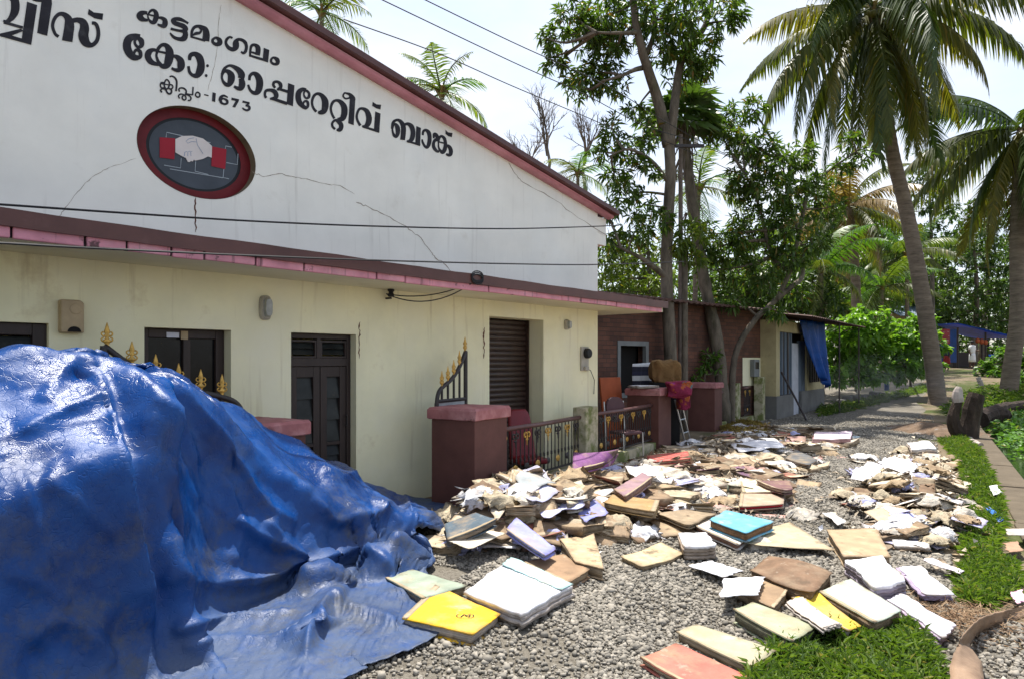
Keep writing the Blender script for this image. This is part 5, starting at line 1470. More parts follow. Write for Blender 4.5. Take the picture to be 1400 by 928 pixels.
for k in range(420):                                    # straight sharp creases left by folding and handling
    px_, py_, th_ = rs_.uniform(0, 6.2), rs_.uniform(0, 3.2), rs_.uniform(0, math.pi)
    ln_, wd_, am = rs_.uniform(.12, .6), rs_.uniform(.03, .10), rs_.uniform(.003, .011) * rs_.choice([1, 1, -1])
    ca, sa = math.cos(th_), math.sin(th_)
    al = (SU - px_) * ca + (SV - py_) * sa; dd = np.abs(-(SU - px_) * sa + (SV - py_) * ca)
    crk += am * np.clip(1 - dd / wd_, 0, 1) * np.clip(1.6 - np.abs(al) / ln_ * 1.6, 0, 1)
for c0_ in np.arange(.4, 6.2, .78): crk += .006 * np.clip(1 - np.abs(SU - c0_) / .04, 0, 1)
for c0_ in np.arange(.3, 3.2, .62): crk += .006 * np.clip(1 - np.abs(SV - c0_) / .04, 0, 1)
hemmask = np.where(TP[..., 2] < .15, .5, .6)
TP += NRM * (np.clip(crk, -.03, .05) * hemmask)[..., None]
TP[..., 2] = np.maximum(TP[..., 2], .064 + .004 * rs_.normal(0, 1, (nu, nv)))
I = np.arange(nu * nv).reshape(nu, nv)
tarp = np_mesh('tarpaulin', TP.reshape(-1, 3), np.stack([I[:-1, :-1], I[1:, :-1], I[1:, 1:], I[:-1, 1:]], -1).reshape(-1, 4), M['tarp'], None, True)
so = tarp.modifiers.new('thick', 'SOLIDIFY'); so.thickness = .004
tag(tarp, 'crumpled blue tarpaulin draped over a long pile and spreading on the road', 'tarpaulin')
# ================================================================== ruined ledgers and papers
def slab(G, T, nrm=(0, 0, 1)):
    """closed slab: G (nu,nv,3) top grid, T thickness (number or array) measured against nrm"""
    nu, nv = G.shape[:2]
    T = np.broadcast_to(np.asarray(T, float), (nu, nv))
    Bt = G - np.array(nrm, float)[None, None] * T[..., None]
    V = np.concatenate([G.reshape(-1, 3), Bt.reshape(-1, 3)])
    I = np.arange(nu * nv).reshape(nu, nv); J = I + nu * nv
    up = np.stack([I[:-1, :-1], I[1:, :-1], I[1:, 1:], I[:-1, 1:]], -1).reshape(-1, 4)
    dn = np.stack([J[:-1, :-1], J[:-1, 1:], J[1:, 1:], J[1:, :-1]], -1).reshape(-1, 4)
    e = []
    for (p, q) in ((I[:, 0], J[:, 0]), (I[-1, :], J[-1, :]), (I[::-1, -1], J[::-1, -1]), (I[0, ::-1], J[0, ::-1])):
        e.append(np.stack([p[:-1], q[:-1], q[1:], p[1:]], -1))
    return V, np.concatenate([up, dn] + e)

def grid(L, W, nu=10, nv=8, ragged=0.0, rs=rng):
    u = np.linspace(-L / 2, L / 2, nu); v = np.linspace(-W / 2, W / 2, nv)
    U, Vv = np.meshgrid(u, v, indexing='ij')
    G = np.stack([U, Vv, np.zeros_like(U)], -1)
    if ragged:
        j = rs.normal(0, ragged, (nu, nv, 2)); m = np.zeros((nu, nv, 1)); m[0] = m[-1] = 1; m[:, 0] = m[:, -1] = 1
        G[..., :2] += j * m
    return G

def warp(G, a, rs=rng, f=1.0):
    x, y = G[..., 0], G[..., 1]
    p = rs.uniform(0, 6.28, 4); k = rs.uniform(.6, 1.4, 4) * f
    return a * (.6 * np.sin(7 * k[0] * x + p[0]) + .5 * np.sin(8 * k[1] * y + p[1]) + .35 * np.sin(11 * k[2] * x + 9 * k[3] * y + p[2]))

def npm(name, V, F_):
    me = bpy.data.meshes.new(name)
    V = np.ascontiguousarray(V, dtype=np.float32); F_ = np.ascontiguousarray(F_, dtype=np.int32); k = F_.shape[1]
    me.vertices.add(len(V)); me.vertices.foreach_set('co', V.ravel()); me.loops.add(F_.size); me.loops.foreach_set('vertex_index', F_.ravel())
    me.polygons.add(len(F_)); me.polygons.foreach_set('loop_start', np.arange(0, F_.size, k, dtype=np.int32)); me.polygons.foreach_set('loop_total', np.full(len(F_), k, dtype=np.int32))
    me.update(calc_edges=True)
    return me

def mk_ledger(L, W, T, wv=.012, rs=rng, curl=0.0):
    """[(part name, mesh, material key, colour slot)] resting on z = 0"""
    G = grid(L, W, 10, 8, .004, rs); wz = warp(G, wv, rs)
    edge = (np.abs(G[..., 0]) / (L / 2)) ** 3
    top = G.copy(); top[..., 2] = T + .012 + wz + curl * edge * np.sign(G[..., 0] + 1e-6) * .5 + abs(curl) * .3
    pg = grid(L * .95, W * .93, 10, 8, .006, rs); pg[..., 1] += W * .015; pg[..., 2] = T + .004 + wz + curl * edge * np.sign(G[..., 0] + 1e-6) * .5 + abs(curl) * .3
    low = wz * .25 - wz.min() * .25
    bot = G.copy(); bot[..., 2] = .007 + low
    tc_ = pg[..., 2] - (bot[..., 2] + .001)
    V1, F1 = slab(top, .006); V2, F2 = slab(pg, np.maximum(tc_, .004)); V3, F3 = slab(bot, .006)
    # spine strip along -y edge
    sp = grid(L, .012, 10, 2); sp[..., 1] -= W / 2 + .004; sp[..., 2] = np.stack([top[:, 0, 2], top[:, 0, 2]], 1)
    V4, F4 = slab(sp, np.maximum(sp[..., 2] - .002, .01))
    V3 = np.concatenate([V3, V4]); F3 = np.concatenate([F3, F4 + len(V3) - len(V4)])
    return [('cover', npm('front_cover', V1, F1), 'cover', 0), ('page_block', npm('page_block', V2, F2), 'pages', 1), ('cover', npm('back_cover', V3, F3), 'cover', 0)]

def mk_open(L, W, T, rs=rng):
    out = []
    for sg in (-1, 1):
        G = grid(L / 2, W, 9, 7, .005, rs); x = G[..., 0] + L / 4
        prof = T * (.35 + .75 * np.sin(np.clip(x / (L / 2), 0, 1) * math.pi * .85 + .25)) * rs.uniform(.6, 1.1)
        wz = warp(G, .007, rs)
        Gt = G.copy(); Gt[..., 0] = sg * (x + .004); Gt[..., 2] = .012 + prof + wz
        if sg < 0: Gt = Gt[::-1]
        V, F_ = slab(Gt, np.maximum(Gt[..., 2] - .011, .003)); out.append(('page_block', npm('open_pages', V, F_), 'mudpaper', 1))
    G = grid(L * 1.04, W * 1.05, 10, 7, .004, rs); G[..., 2] = .009; V, F_ = slab(G, .006); out.append(('cover', npm('spread_cover', V, F_), 'cover', 0))
    return out

def mk_bundle(L, W, T, n=5, rs=rng):
    out = []; z = 0.0; base = warp(grid(L, W, 9, 7), .012, rs)
    base -= base.min()
    for k in range(n):
        th = T / n * rs.uniform(.6, 1.3)
        G = grid(L * rs.uniform(.9, 1.05), W * rs.uniform(.9, 1.05), 9, 7, .009, rs)
        a = rs.normal(0, .09); c, s_ = math.cos(a), math.sin(a); xy = G[..., :2].copy()
        G[..., 0] = c * xy[..., 0] - s_ * xy[..., 1] + rs.normal(0, .012); G[..., 1] = s_ * xy[..., 0] + c * xy[..., 1] + rs.normal(0, .012)
        G[..., 2] = z + th + base * (.4 + .6 * k / n) + warp(G, .004, rs) + (k == n - 1) * .0
        V, F_ = slab(G, th * .9); z += th + .003
        out.append(('sheaf', npm('sheaf', V, F_), 'mudpaper' if k == n - 1 else 'pages', 0 if k == n - 1 else 1))
    return out

def mk_sheet(L, W, a, rs=rng):
    G = grid(L, W, 11, 9, .006, rs); z = warp(G, a, rs, .7); c = rs.uniform(-1, 1)
    z += abs(c) * .5 * (G[..., 0] / L + .5) ** 2 * L * .25
    G[..., 2] = z - z.min() + .006; V, F_ = slab(G, .004)
    return [('sheet', npm('loose_sheet', V, F_), 'mudpaper', 0)]

def mk_wad(L, W, H, rs=rng, n=13):
    G = grid(L * 1.3, W * 1.3, n, n, .02, rs)
    J = rs.normal(0, 1, (n, n, 3))
    for _ in range(2):
        J[1:-1, 1:-1] = .5 * J[1:-1, 1:-1] + .125 * (J[:-2, 1:-1] + J[2:, 1:-1] + J[1:-1, :-2] + J[1:-1, 2:])
    x, y = G[..., 0] / L, G[..., 1] / W
    dome = H * np.clip(1 - 1.9 * (x * x + y * y), 0, 1)
    G[..., :2] *= (1 - .32 * np.clip(x * x + y * y, 0, 1))[..., None]
    G += J * np.array([.035, .035, .045]) * (L / .4); G[..., 2] += dome
    G[..., 2] = np.abs(G[..., 2]) * .9 + .006
    V, F_ = slab(G, .005)
    return [('sheet', npm('crumpled_sheet', V, F_), 'crumple', 0)]

def mk_swollen(L, W, T, rs=rng):
    """water-swollen book: fanned wavy leaves under a lifted cover"""
    Vs, Fs, n0 = [], [], 0
    nl = 7
    for k in range(nl):
        f = k / (nl - 1)
        G = grid(L * rs.uniform(.9, 1.0), W * rs.uniform(.9, 1.0), 10, 6, .008, rs)
        x = G[..., 0] / L + .5
        G[..., 2] = .012 + f * T * (.35 + .9 * x ** 1.5) + (.010 + .016 * f) * np.sin(x * rs.uniform(7, 11) + rs.uniform(0, 2)) * x + .008
        V, F_ = slab(G, .006 + T * .06); Vs.append(V); Fs.append(F_ + n0); n0 += len(V)
    out = [('page_block', npm('swollen_pages', np.concatenate(Vs), np.concatenate(Fs)), 'pages', 1)]
    G = grid(L * 1.03, W * 1.04, 10, 7, .005, rs); x = G[..., 0] / L + .5
    G[..., 2] = .022 + T * (.38 + 1.1 * np.clip(x, 0, 1) ** 1.4) + .02 * np.sin(x * 6 + G[..., 1] * 6); V, F_ = slab(G, .006); out.append(('cover', npm('front_cover', V, F_), 'cover', 0))
    G = grid(L * 1.03, W * 1.04, 8, 5, .004, rs); G[..., 2] = .008; V, F_ = slab(G, .006); out.append(('cover', npm('back_cover', V, F_), 'cover', 0))
    return out

def assemble(name, parts, label, cat, group, loc, rot, col0, col1, scale=(1, 1, 1), clean=False):
    if len(parts) == 1:
        pn, me, mt, cs = parts[0]
        o = bpy.data.objects.new(name, me)
        if not me.materials: me.materials.append(M[mt])
        COL.objects.link(o); o.color = (*(col0, col1)[cs], 1)
    else:
        o = bpy.data.objects.new(name, None); COL.objects.link(o); o.empty_display_size = .1
        for pn, me, mt, cs in parts:
            c = bpy.data.objects.new(pn, me)
            if not me.materials: me.materials.append(M['clean'] if (clean and mt == 'cover') else M[mt])
            if pn == 'page_block' and mt == 'pages' and len(me.polygons) > 500: c['kind'] = 'stuff'
            COL.objects.link(c); c.parent = o; c.color = (*(col0, col1, (.40, .32, .21))[cs], 1)
    o.location = tuple(loc); o.rotation_euler = rot; o.scale = scale
    tag(o, label, cat, group)
    return o

# ------------------------------------------------------------------ items measured in the photograph: four corners of the upper face
TAN, CREAM, BROWN, WHITE, PAGES = (.29, .20, .12), (.50, .42, .29), (.17, .105, .06), (.80, .80, .82), (.46, .36, .24)
def quad_book(name, label, cat, cor, z, T, col, pcol=PAGES, kind='ledger', bow=.0, wv=.013, clean=True, group='ledgers and papers laid out to dry', twist=(0, 0, 0, 0)):
    """cor: photo pixels of the four upper corners; z: height of the upper face; twist: extra height of each corner"""
    if z < .2: z += .03
    if z < .21 and kind == 'ledger': z, T = .03 + (z - .03) * .75, T * .72
    if min(col) > .6: col = tuple(np.array(col) * .86)
    P = np.array([gp(c[0], c[1], z + tw_) for c, tw_ in zip(cor, twist)])
    c = P.mean(0); c[2] = 0
    n1, n2 = 13, 11
    u, v = np.meshgrid(np.linspace(0, 1, n1), np.linspace(0, 1, n2), indexing='ij')
    G = (P[0] * ((1 - u) * (1 - v))[..., None] + P[1] * (u * (1 - v))[..., None] + P[2] * (u * v)[..., None] + P[3] * ((1 - u) * v)[..., None]) - c
    # corners given either way round: keep the face upwards
    if np.cross(G[-1, 0] - G[0, 0], G[0, -1] - G[0, 0])[2] < 0:
        G = G[:, ::-1]
    jag = rng.normal(0, .0022 if kind == 'ledger' else .006, (n1, n2, 2)); m_ = np.zeros((n1, n2, 1)); m_[0] = m_[-1] = 1; m_[:, 0] = m_[:, -1] = 1
    G[..., :2] += jag * m_
    lift = rng.uniform(0, .03, 4) * (rng.uniform(0, 1, 4) < .3) * (kind == 'ledger')
    G[..., 2] += lift[0] * ((1 - u) * (1 - v)) ** 3 + lift[1] * (u * (1 - v)) ** 3 + lift[2] * (u * v) ** 3 + lift[3] * ((1 - u) * v) ** 3
    G[..., 2] += warp(G, wv * (.3 if kind == 'ledger' and clean else 1)) + bow * np.sin(math.pi * u) * np.sin(math.pi * v)
    def inset(k): 
        ce = G.reshape(-1, 3).mean(0); H = G.copy(); H[..., :2] = ce[:2] + (G[..., :2] - ce[:2]) * k; return H
    parts = []
    if kind == 'ledger':
        V, F_ = slab(G, .008); parts.append(('cover', npm('front_cover', V, F_), 'cover', 0))
        sk_ = rng.integers(4)
        if clean and sk_ < 3:
            Sg = G[:, :2].copy() if np.linalg.norm(G[-1, 0] - G[0, 0]) > np.linalg.norm(G[0, -1] - G[0, 0]) else G[:2].transpose(1, 0, 2).copy()
            Sg = Sg + np.array([0, 0, .003]); V, F_ = slab(Sg, .002); parts.append(('spine_strip', npm('spine_strip', V, F_), 'cover', 2))
        H = inset(.945); H[..., 2] -= .009; th = np.maximum(T - .018, .004); V, F_ = slab(H, th); parts.append(('page_block', npm('page_block', V, F_), 'pages', 1))
        H = G.copy(); H[..., 2] -= T; V, F_ = slab(H, .007); parts.append(('cover', npm('back_cover', V, F_), 'cover', 0))
    elif kind == 'papers':
        k = 4
        for q in range(k):
            H = inset(rng.uniform(.95, 1.02)); H[..., :2] += rng.normal(0, .008, 2); H[..., 2] -= q * T / k
            V, F_ = slab(H, T / k * .82); parts.append(('sheaf', npm('sheaf', V, F_), 'sheetpaper' if q == 0 else 'pages', 0 if q == 0 else 1))
    else:
        V, F_ = slab(G, .005); parts.append(('sheet', npm('flat_sheet', V, F_), 'sheetpaper' if col[0] > .6 and col[2] > .5 else 'clean', 0))
    return assemble(name, parts, label, cat, group, c, (0, 0, 0), col, pcol, clean=clean), P

Q = quad_book
fold, FP = Q('paper_folder', 'yellow paper folder with a black stamp beside the tarpaulin hem', 'folder', [(595, 800), (685, 838), (647, 866), (549, 845)], .12, .10, (.80, .47, .02), (.62, .54, .46), 'ledger', .01, .012)
# stamp on the folder
M['stamp'] = mk('black_stamp_ink', (.03, .03, .025), .8, .1, 5, 0)
cen = gp(636, 841, .130) - np.array([fold.location.x, fold.location.y, 0])
ax = (FP[1] - FP[3]); ax = ax / np.linalg.norm(ax); ay = np.cross([0, 0, 1], ax)
b = MB()
for r0, r1 in ((.058, .052),):
    vs = []
    for a in np.linspace(0, 6.283, 29)[:-1]:
        for r in (r0, r1): vs.append(cen + ax * r * math.cos(a) + ay * r * .8 * math.sin(a) + np.array([0, 0, .012]))
    b.add(vs, [(2 * i, 2 * i + 1, (2 * i + 3) % 56, (2 * i + 2) % 56) for i in range(28)])
for p in ([(-.03, -.02), (-.005, .02)], [(-.005, .02), (.015, -.015)], [(.0, -.002), (.035, .012)], [(.035, .012), (.02, -.022)]):
    (x0, y0), (x1, y1) = p; d = np.array([y0 - y1, x1 - x0]); d = d / np.linalg.norm(d) * .004
    b.add([cen + ax * (x + s_ * d[0]) + ay * (y + s_ * d[1]) + np.array([0, 0, .0125]) for (x, y, s_) in ((x0, y0, 1), (x1, y1, 1), (x1, y1, -1), (x0, y0, -1))], [(0, 1, 2, 3)])
cv = np.array([tuple(v.co) for v in fold.children[0].data.vertices])
b.v = [(x_, y_, float(np.sort(cv[np.argsort((cv[:, 0] - x_) ** 2 + (cv[:, 1] - y_) ** 2)[:8], 2])[-1]) + .004) for x_, y_, z_ in b.v]
b.build('stamp', M['stamp'], fold)
Q('paper_stack', 'large stack of clean white sheets with a pale turquoise upper margin', 'papers', [(698, 763), (785, 800), (715, 839), (635, 808)], .13, .11, (.80, .81, .86), (.62, .55, .5), 'papers', .015, .006)
Q('loose_sheet', 'pale turquoise sheet on the stack of clean white papers', 'sheet', [(700, 761), (783, 797), (768, 806), (686, 771)], .145, .0, (.42, .66, .66), kind='sheet', wv=.004)
Q('ledger', 'grey-green hardback ledger half under the tarpaulin edge', 'ledger', [(527, 788), (564, 777), (639, 800), (578, 818)], .13, .11, (.29, .34, .26))
Q('ledger', 'tan ledger with bent corner behind the white paper stack', 'ledger', [(715, 768), (770, 757), (806, 780), (776, 796)], .12, .09, (.30, .19, .11))
Q('ledger', 'cream stained ledger upright in the heap beside white papers', 'ledger', [(765, 736), (812, 730), (826, 778), (786, 766)], .16, .12, (.48, .36, .22), clean=False)
Q('ledger', 'lavender blue file lying tilted on the heap', 'file', [(692, 722), (706, 706), (760, 749), (744, 761)], .22, .035, (.30, .31, .72), (.5, .5, .6), twist=(.08, .10, 0, 0))
Q('ledger', 'swollen ledger with faded green and pink cover by the grass tuft', 'ledger', [(924, 863), (952, 852), (1062, 888), (1027, 912)], .09, .08, (.40, .37, .25), clean=True)
Q('ledger', 'salmon red ledger cover beside the grass tuft', 'ledger', [(875, 904), (924, 877), (1036, 929), (1000, 962)], .07, .06, (.50, .15, .11), (.5, .4, .28))
Q('ledger', 'thick olive green ledger with dark spine near the grass tuft', 'ledger', [(1002, 835), (1029, 822), (1117, 855), (1083, 876)], .13, .12, (.33, .36, .24), (.22, .21, .14))
Q('ledger', 'wide brown ledger with rumpled curled pages in front of the white spread', 'ledger', [(1025, 777), (1052, 758), (1138, 785), (1110, 811)], .17, .15, (.20, .12, .07), (.28, .19, .11), wv=.03, clean=False, bow=.03)
Q('ledger', 'plain brown ledger under a loose white sheet', 'ledger', [(1007, 806), (1045, 792), (1077, 807), (1058, 831)], .11, .10, (.27, .18, .105))
Q('loose_sheet', 'bright white sheet lying over the plain brown ledger', 'sheet', [(983, 816), (990, 788), (1045, 787), (1036, 811)], .13, 0, (.86, .86, .90), kind='sheet', wv=.01)
Q('loose_sheet', 'white folded sheet alone on bare gravel', 'sheet', [(940, 771), (971, 764), (1016, 780), (989, 790)], .07, 0, (.84, .84, .88), kind='sheet', wv=.012)
Q('ledger', 'yellow edged file with mud-caked white pages', 'file', [(1082, 816), (1117, 811), (1177, 855), (1160, 863)], .10, .08, (.72, .48, .05), (.5, .45, .4))
Q('torn_papers', 'torn muddy white pages lying on the yellow edged file', 'papers', [(1075, 822), (1098, 815), (1150, 850), (1128, 862)], .125, .03, (.62, .54, .47), (.5, .45, .4), 'papers', wv=.012)
Q('ledger', 'wide pale green ledger with frayed brown page edges', 'ledger', [(1120, 807), (1163, 790), (1232, 834), (1196, 853)], .14, .12, (.47, .53, .45), (.33, .23, .14))
Q('open_book', 'dazzling white open register page with purple lower edge', 'register', [(1153, 762), (1205, 756), (1241, 793), (1196, 802)], .15, .12, (.88, .88, .92), (.42, .36, .42), 'papers', .02)
Q('open_book', 'second white register page sloping to the gravel', 'register', [(1225, 773), (1255, 771), (1303, 811), (1262, 813)], .06, .05, (.86, .86, .92), (.45, .36, .5), 'papers', .01)
Q('ledger', 'narrow white file with violet stained end on brown straw', 'file', [(1212, 817), (1230, 811), (1304, 852), (1286, 866)], .07, .06, (.76, .74, .80), (.5, .4, .5), 'papers')
Q('cardboard_sheet', 'large flat buff board lying on the gravel', 'board', [(1079, 712), (1143, 752), (1042, 746), (1000, 738)], .075, 0, (.46, .38, .25), kind='sheet', wv=.006)
Q('ledger', 'buff ledger with pink torn spine near the white register', 'ledger', [(1130, 723), (1197, 721), (1218, 760), (1153, 761)], .13, .11, (.40, .29, .175), clean=True)
Q('ledger', 'sky blue ledger cover with burnt brown page edge', 'ledger', [(969, 709), (992, 698), (1059, 711), (1020, 729)], .22, .08, (.13, .44, .62), (.25, .14, .07), wv=.014)
Q('ledger', 'long white topped ledger below the sky blue one', 'ledger', [(949, 719), (970, 709), (1025, 732), (1009, 744)], .13, .07, (.74, .70, .66), (.35, .2, .15))
Q('ledger', 'flat greyish brown ledger opened face down', 'ledger', [(895, 702), (938, 697), (980, 700), (942, 720)], .20, .05, (.33, .25, .16), clean=False)
Q('ledger', 'cream page spread above a red ledger', 'ledger', [(1012, 657), (1033, 656), (1074, 671), (1015, 673)], .20, .08, (.70, .62, .44), (.5, .03, .05))
Q('ledger', 'red clothbound ledger with a grey band', 'ledger', [(1012, 676), (1073, 673), (1071, 690), (1010, 692)], .14, .06, (.40, .30, .22), (.45, .02, .04))
Q('ledger', 'dull maroon ledger cover curling upwards', 'ledger', [(1033, 656), (1080, 657), (1084, 668), (1070, 671)], .22, .05, (.17, .085, .085), (.4, .3, .25))
Q('ledger', 'bright red ledger among brown ones beside the railing', 'ledger', [(884, 622), (940, 616), (944, 627), (887, 631)], .26, .05, (.55, .11, .09), (.5, .36, .25))
Q('ledger', 'plum purple box file standing tilted by the railing', 'file', [(784, 620), (846, 616), (836, 629), (782, 644)], .40, .06, (.20, .07, .20), (.15, .1, .08), twist=(.12, .12, 0, 0))
Q('ledger', 'large tan ledger lying open in mid heap', 'ledger', [(982, 627), (994, 621), (1040, 631), (987, 644)], .20, .05, (.52, .40, .26), clean=False)
Q('ledger', 'long ochre brown ledger at the heap centre', 'ledger', [(824, 689), (837, 676), (902, 683), (896, 699)], .28, .06, (.36, .23, .095))
Q('ledger', 'stained buff ledger with mauve blotch at the heap foot', 'ledger', [(848, 760), (904, 740), (936, 757), (878, 775)], .08, .07, (.56, .45, .27), clean=False)
Q('paper_stack', 'sheaf of crumpled white sheets at the heap foot', 'papers', [(928, 728), (965, 724), (978, 744), (935, 748)], .14, .12, (.72, .72, .74), (.45, .36, .28), 'papers', wv=.012)
Q('ledger', 'dark slate blue file leaning in front of the maroon pillar', 'file', [(607, 716), (650, 700), (680, 712), (612, 738)], .30, .06, (.085, .12, .15), (.3, .25, .2), twist=(-.05, .05, .05, -.08))
Q('loose_sheet', 'creamy open page over the slate blue file', 'sheet', [(612, 737), (660, 722), (692, 728), (640, 748)], .22, 0, (.72, .64, .50), kind='sheet', wv=.012)
Q('loose_sheet', 'pale grey folder sheet curling against the railing', 'folder', [(700, 640), (740, 655), (762, 662), (712, 672)], .45, 0, (.33, .36, .37), kind='sheet', wv=.03, twist=(.12, .05, 0, 0))
Q('ledger', 'charcoal ledger lying flat near the heap end', 'ledger', [(1073, 626), (1088, 614), (1118, 628), (1104, 637)], .14, .06, (.12, .12, .12), (.4, .3, .25))
Q('ledger', 'magenta stained white register beyond the charcoal ledger', 'register', [(1112, 590), (1165, 589), (1162, 600), (1110, 600)], .12, .09, (.74, .60, .66), (.5, .3, .3), 'papers')
Q('ledger', 'white bundle with torn cover at the smoky end of the heap', 'papers', [(1240, 604), (1270, 602), (1282, 612), (1246, 614)], .18, .14, (.80, .79, .80), (.5, .42, .36), 'papers')
Q('loose_sheet', 'spread white sheets on top of the verge heap', 'sheet', [(1160, 652), (1186, 632), (1232, 640), (1205, 664)], .22, 0, (.80, .80, .86), kind='sheet', wv=.03)
Q('loose_sheet', 'tilted white sheet catching sun above the verge heap', 'sheet', [(1200, 632), (1222, 620), (1255, 636), (1232, 650)], .30, 0, (.84, .84, .88), kind='sheet', wv=.03, twist=(.08, .08, 0, 0))
Q('loose_sheet', 'strip of pinkish white paper curled over shadow', 'sheet', [(1262, 763), (1272, 760), (1318, 778), (1312, 783)], .08, 0, (.80, .72, .74), kind='sheet', wv=.012)
Q('loose_sheet', 'small white scrap alone on gravel by the verge heap', 'sheet', [(1125, 700), (1138, 698), (1158, 714), (1145, 718)], .07, 0, (.76, .72, .70), kind='sheet', wv=.012)

Q('loose_sheet', 'broad crumpled lavender white sheet spread over the heap by the railing', 'sheet', [(690, 652), (735, 640), (775, 668), (728, 690)], .40, 0, (.62, .62, .80), kind='sheet', wv=.045, twist=(.06, .05, 0, 0))
Q('loose_sheet', 'torn lavender sheet hanging down the heap front', 'sheet', [(725, 672), (770, 662), (800, 690), (745, 706)], .33, 0, (.55, .56, .80), kind='sheet', wv=.05)
Q('loose_sheet', 'cream curled sheet beside the lavender ones', 'sheet', [(655, 682), (700, 665), (722, 672), (680, 702)], .36, 0, (.60, .52, .40), kind='sheet', wv=.04)
Q('ledger', 'water-stained cream pad bowed upwards in the heap', 'pad', [(768, 662), (795, 655), (805, 682), (775, 692)], .34, .09, (.56, .50, .38), (.4, .33, .22), bow=.05)
Q('loose_sheet', 'violet blue carbon sheet folded under the cream pad', 'sheet', [(785, 690), (805, 683), (832, 700), (800, 715)], .26, 0, (.26, .28, .62), kind='sheet', wv=.03)
Q('loose_sheet', 'bright white page lying at the heap centre', 'sheet', [(855, 640), (885, 632), (905, 645), (870, 655)], .30, 0, (.78, .78, .80), kind='sheet', wv=.03)
Q('loose_sheet', 'long white sheet run along the far end of the heap', 'sheet', [(1000, 606), (1060, 600), (1075, 610), (1010, 618)], .16, 0, (.80, .80, .84), kind='sheet', wv=.03)
Q('ledger', 'mauve stained closed register half buried at heap centre', 'register', [(838, 668), (878, 645), (892, 652), (855, 678)], .34, .07, (.30, .19, .21), (.3, .2, .16), wv=.03)

# ------------------------------------------------------------------ heap body and scattered papers
def heap_z(t, w):
    a = .30 * np.exp(-((t - 7.2) / 1.5) ** 2 - ((w + 3.95) / .75) ** 2) + .20 * np.exp(-((t - 9.7) / 1.9) ** 2 - ((w + 3.2) / 1.1) ** 2) \
        + .12 * np.exp(-((t - 13.5) / 2.8) ** 2 - ((w + 3.1) / 1.1) ** 2) + .12 * np.exp(-((t - 6.0) / .8) ** 2 - ((w + 3.5) / .6) ** 2)
    b_ = .30 * np.exp(-((t - 8.7) / 1.0) ** 2 - ((w + .02) / .36) ** 2) + .24 * np.exp(-((t - 10.6) / 1.5) ** 2 - ((w + .15) / .5) ** 2) + .14 * np.exp(-((t - 13.3) / 1.7) ** 2 - ((w + .15) / .45) ** 2)
    a = a * .72 + .18 * np.exp(-((t - 6.1) / .75) ** 2 - ((w + 3.9) / .42) ** 2) + .10 * np.exp(-((t - 6.4) / 1.0) ** 2 - ((w + 2.9) / .55) ** 2)
    z = np.maximum(a, b_ * .72) - .035
    return np.where((w > -4.38) | (b_ > a), z, -.05)
M['heapcore'] = mk('packed_mud_paper', (.20, .15, .10), .95, .3, 14, 1.0, 30, stains=(((.5, .44, .33), 9, .52, .1, .7), ((.10, .065, .035), 12, .56, .1, .8)), bdist=.06)
def heap_core(label, t0, t1, w0, w1):
    ta, wa_ = np.arange(t0, t1, .06), np.arange(w0, w1, .06)
    T_, W_ = np.meshgrid(ta, wa_, indexing='ij')
    Z = heap_z(T_, W_) * 1.0 + .045 * rng.normal(0, 1, T_.shape) * (heap_z(T_, W_) > .03) - .012
    V = np.stack([W_, T_, Z], -1).reshape(-1, 3); I = np.arange(V.shape[0]).reshape(T_.shape)
    o = np_mesh('paper_heap', V, np.stack([I[:-1, :-1], I[:-1, 1:], I[1:, 1:], I[1:, :-1]], -1).reshape(-1, 4), M['heapcore'])
    o.rotation_euler = (0, 0, RA); o['kind'] = 'stuff'; tag(o, label, 'paper heap')
heap_core('packed mass of muddy paper under the books along the railing', 4.9, 18.5, -4.36, -1.3)
heap_core('packed mass of muddy paper under the scraps by the grass verge', 6.8, 16.5, -1.25, .75)

HM = {}
CELL = .06
def place_z(t, w, r, add):
    i0, i1, j0, j1 = int((t - r) / CELL), int((t + r) / CELL), int((w - r) / CELL), int((w + r) / CELL)
    z = float(heap_z(np.array(t), np.array(w)))
    zs = [HM.get((i, j), -1) for i in range(i0, i1 + 1) for j in range(j0, j1 + 1)]
    zs = sorted(zs)[int(len(zs) * .55)] if zs else -1
    z = max(z, zs, 0.0)
    for i in range(i0, i1 + 1):
        for j in range(j0, j1 + 1): HM[(i, j)] = max(HM.get((i, j), -1), z + add)
    return z

lib = {'flat': [], 'ledger': [], 'open': [], 'bundle': [], 'sheet': [], 'wad': [], 'swollen': []}
rl = np.random.default_rng(21)
for k in range(9): lib['ledger'].append((mk_ledger(rl.uniform(.42, .60), rl.uniform(.30, .42), rl.uniform(.015, .05), rl.uniform(.010, .03), rl, rl.uniform(-.06, .09)), .06))
for k in range(6): lib['open'].append((mk_open(rl.uniform(.60, .80), rl.uniform(.36, .44), rl.uniform(.025, .06), rl), .05))
for k in range(7): lib['bundle'].append((mk_bundle(rl.uniform(.36, .50), rl.uniform(.26, .36), rl.uniform(.03, .07), 4, rl), .05))
for k in range(7): lib['sheet'].append((mk_sheet(rl.uniform(.34, .55), rl.uniform(.26, .40), rl.uniform(.012, .035), rl), .03))
for k in range(8): lib['wad'].append((mk_wad(rl.uniform(.28, .46), rl.uniform(.24, .36), rl.uniform(.06, .15), rl), .07))
for k in range(8): lib['flat'].append((mk_ledger(rl.uniform(.44, .62), rl.uniform(.32, .44), rl.uniform(.006, .018), rl.uniform(.012, .028), rl, rl.uniform(-.05, .08)), .03))
for k in range(7): lib['swollen'].append((mk_swollen(rl.uniform(.38, .54), rl.uniform(.28, .38), rl.uniform(.05, .11), rl), .07))
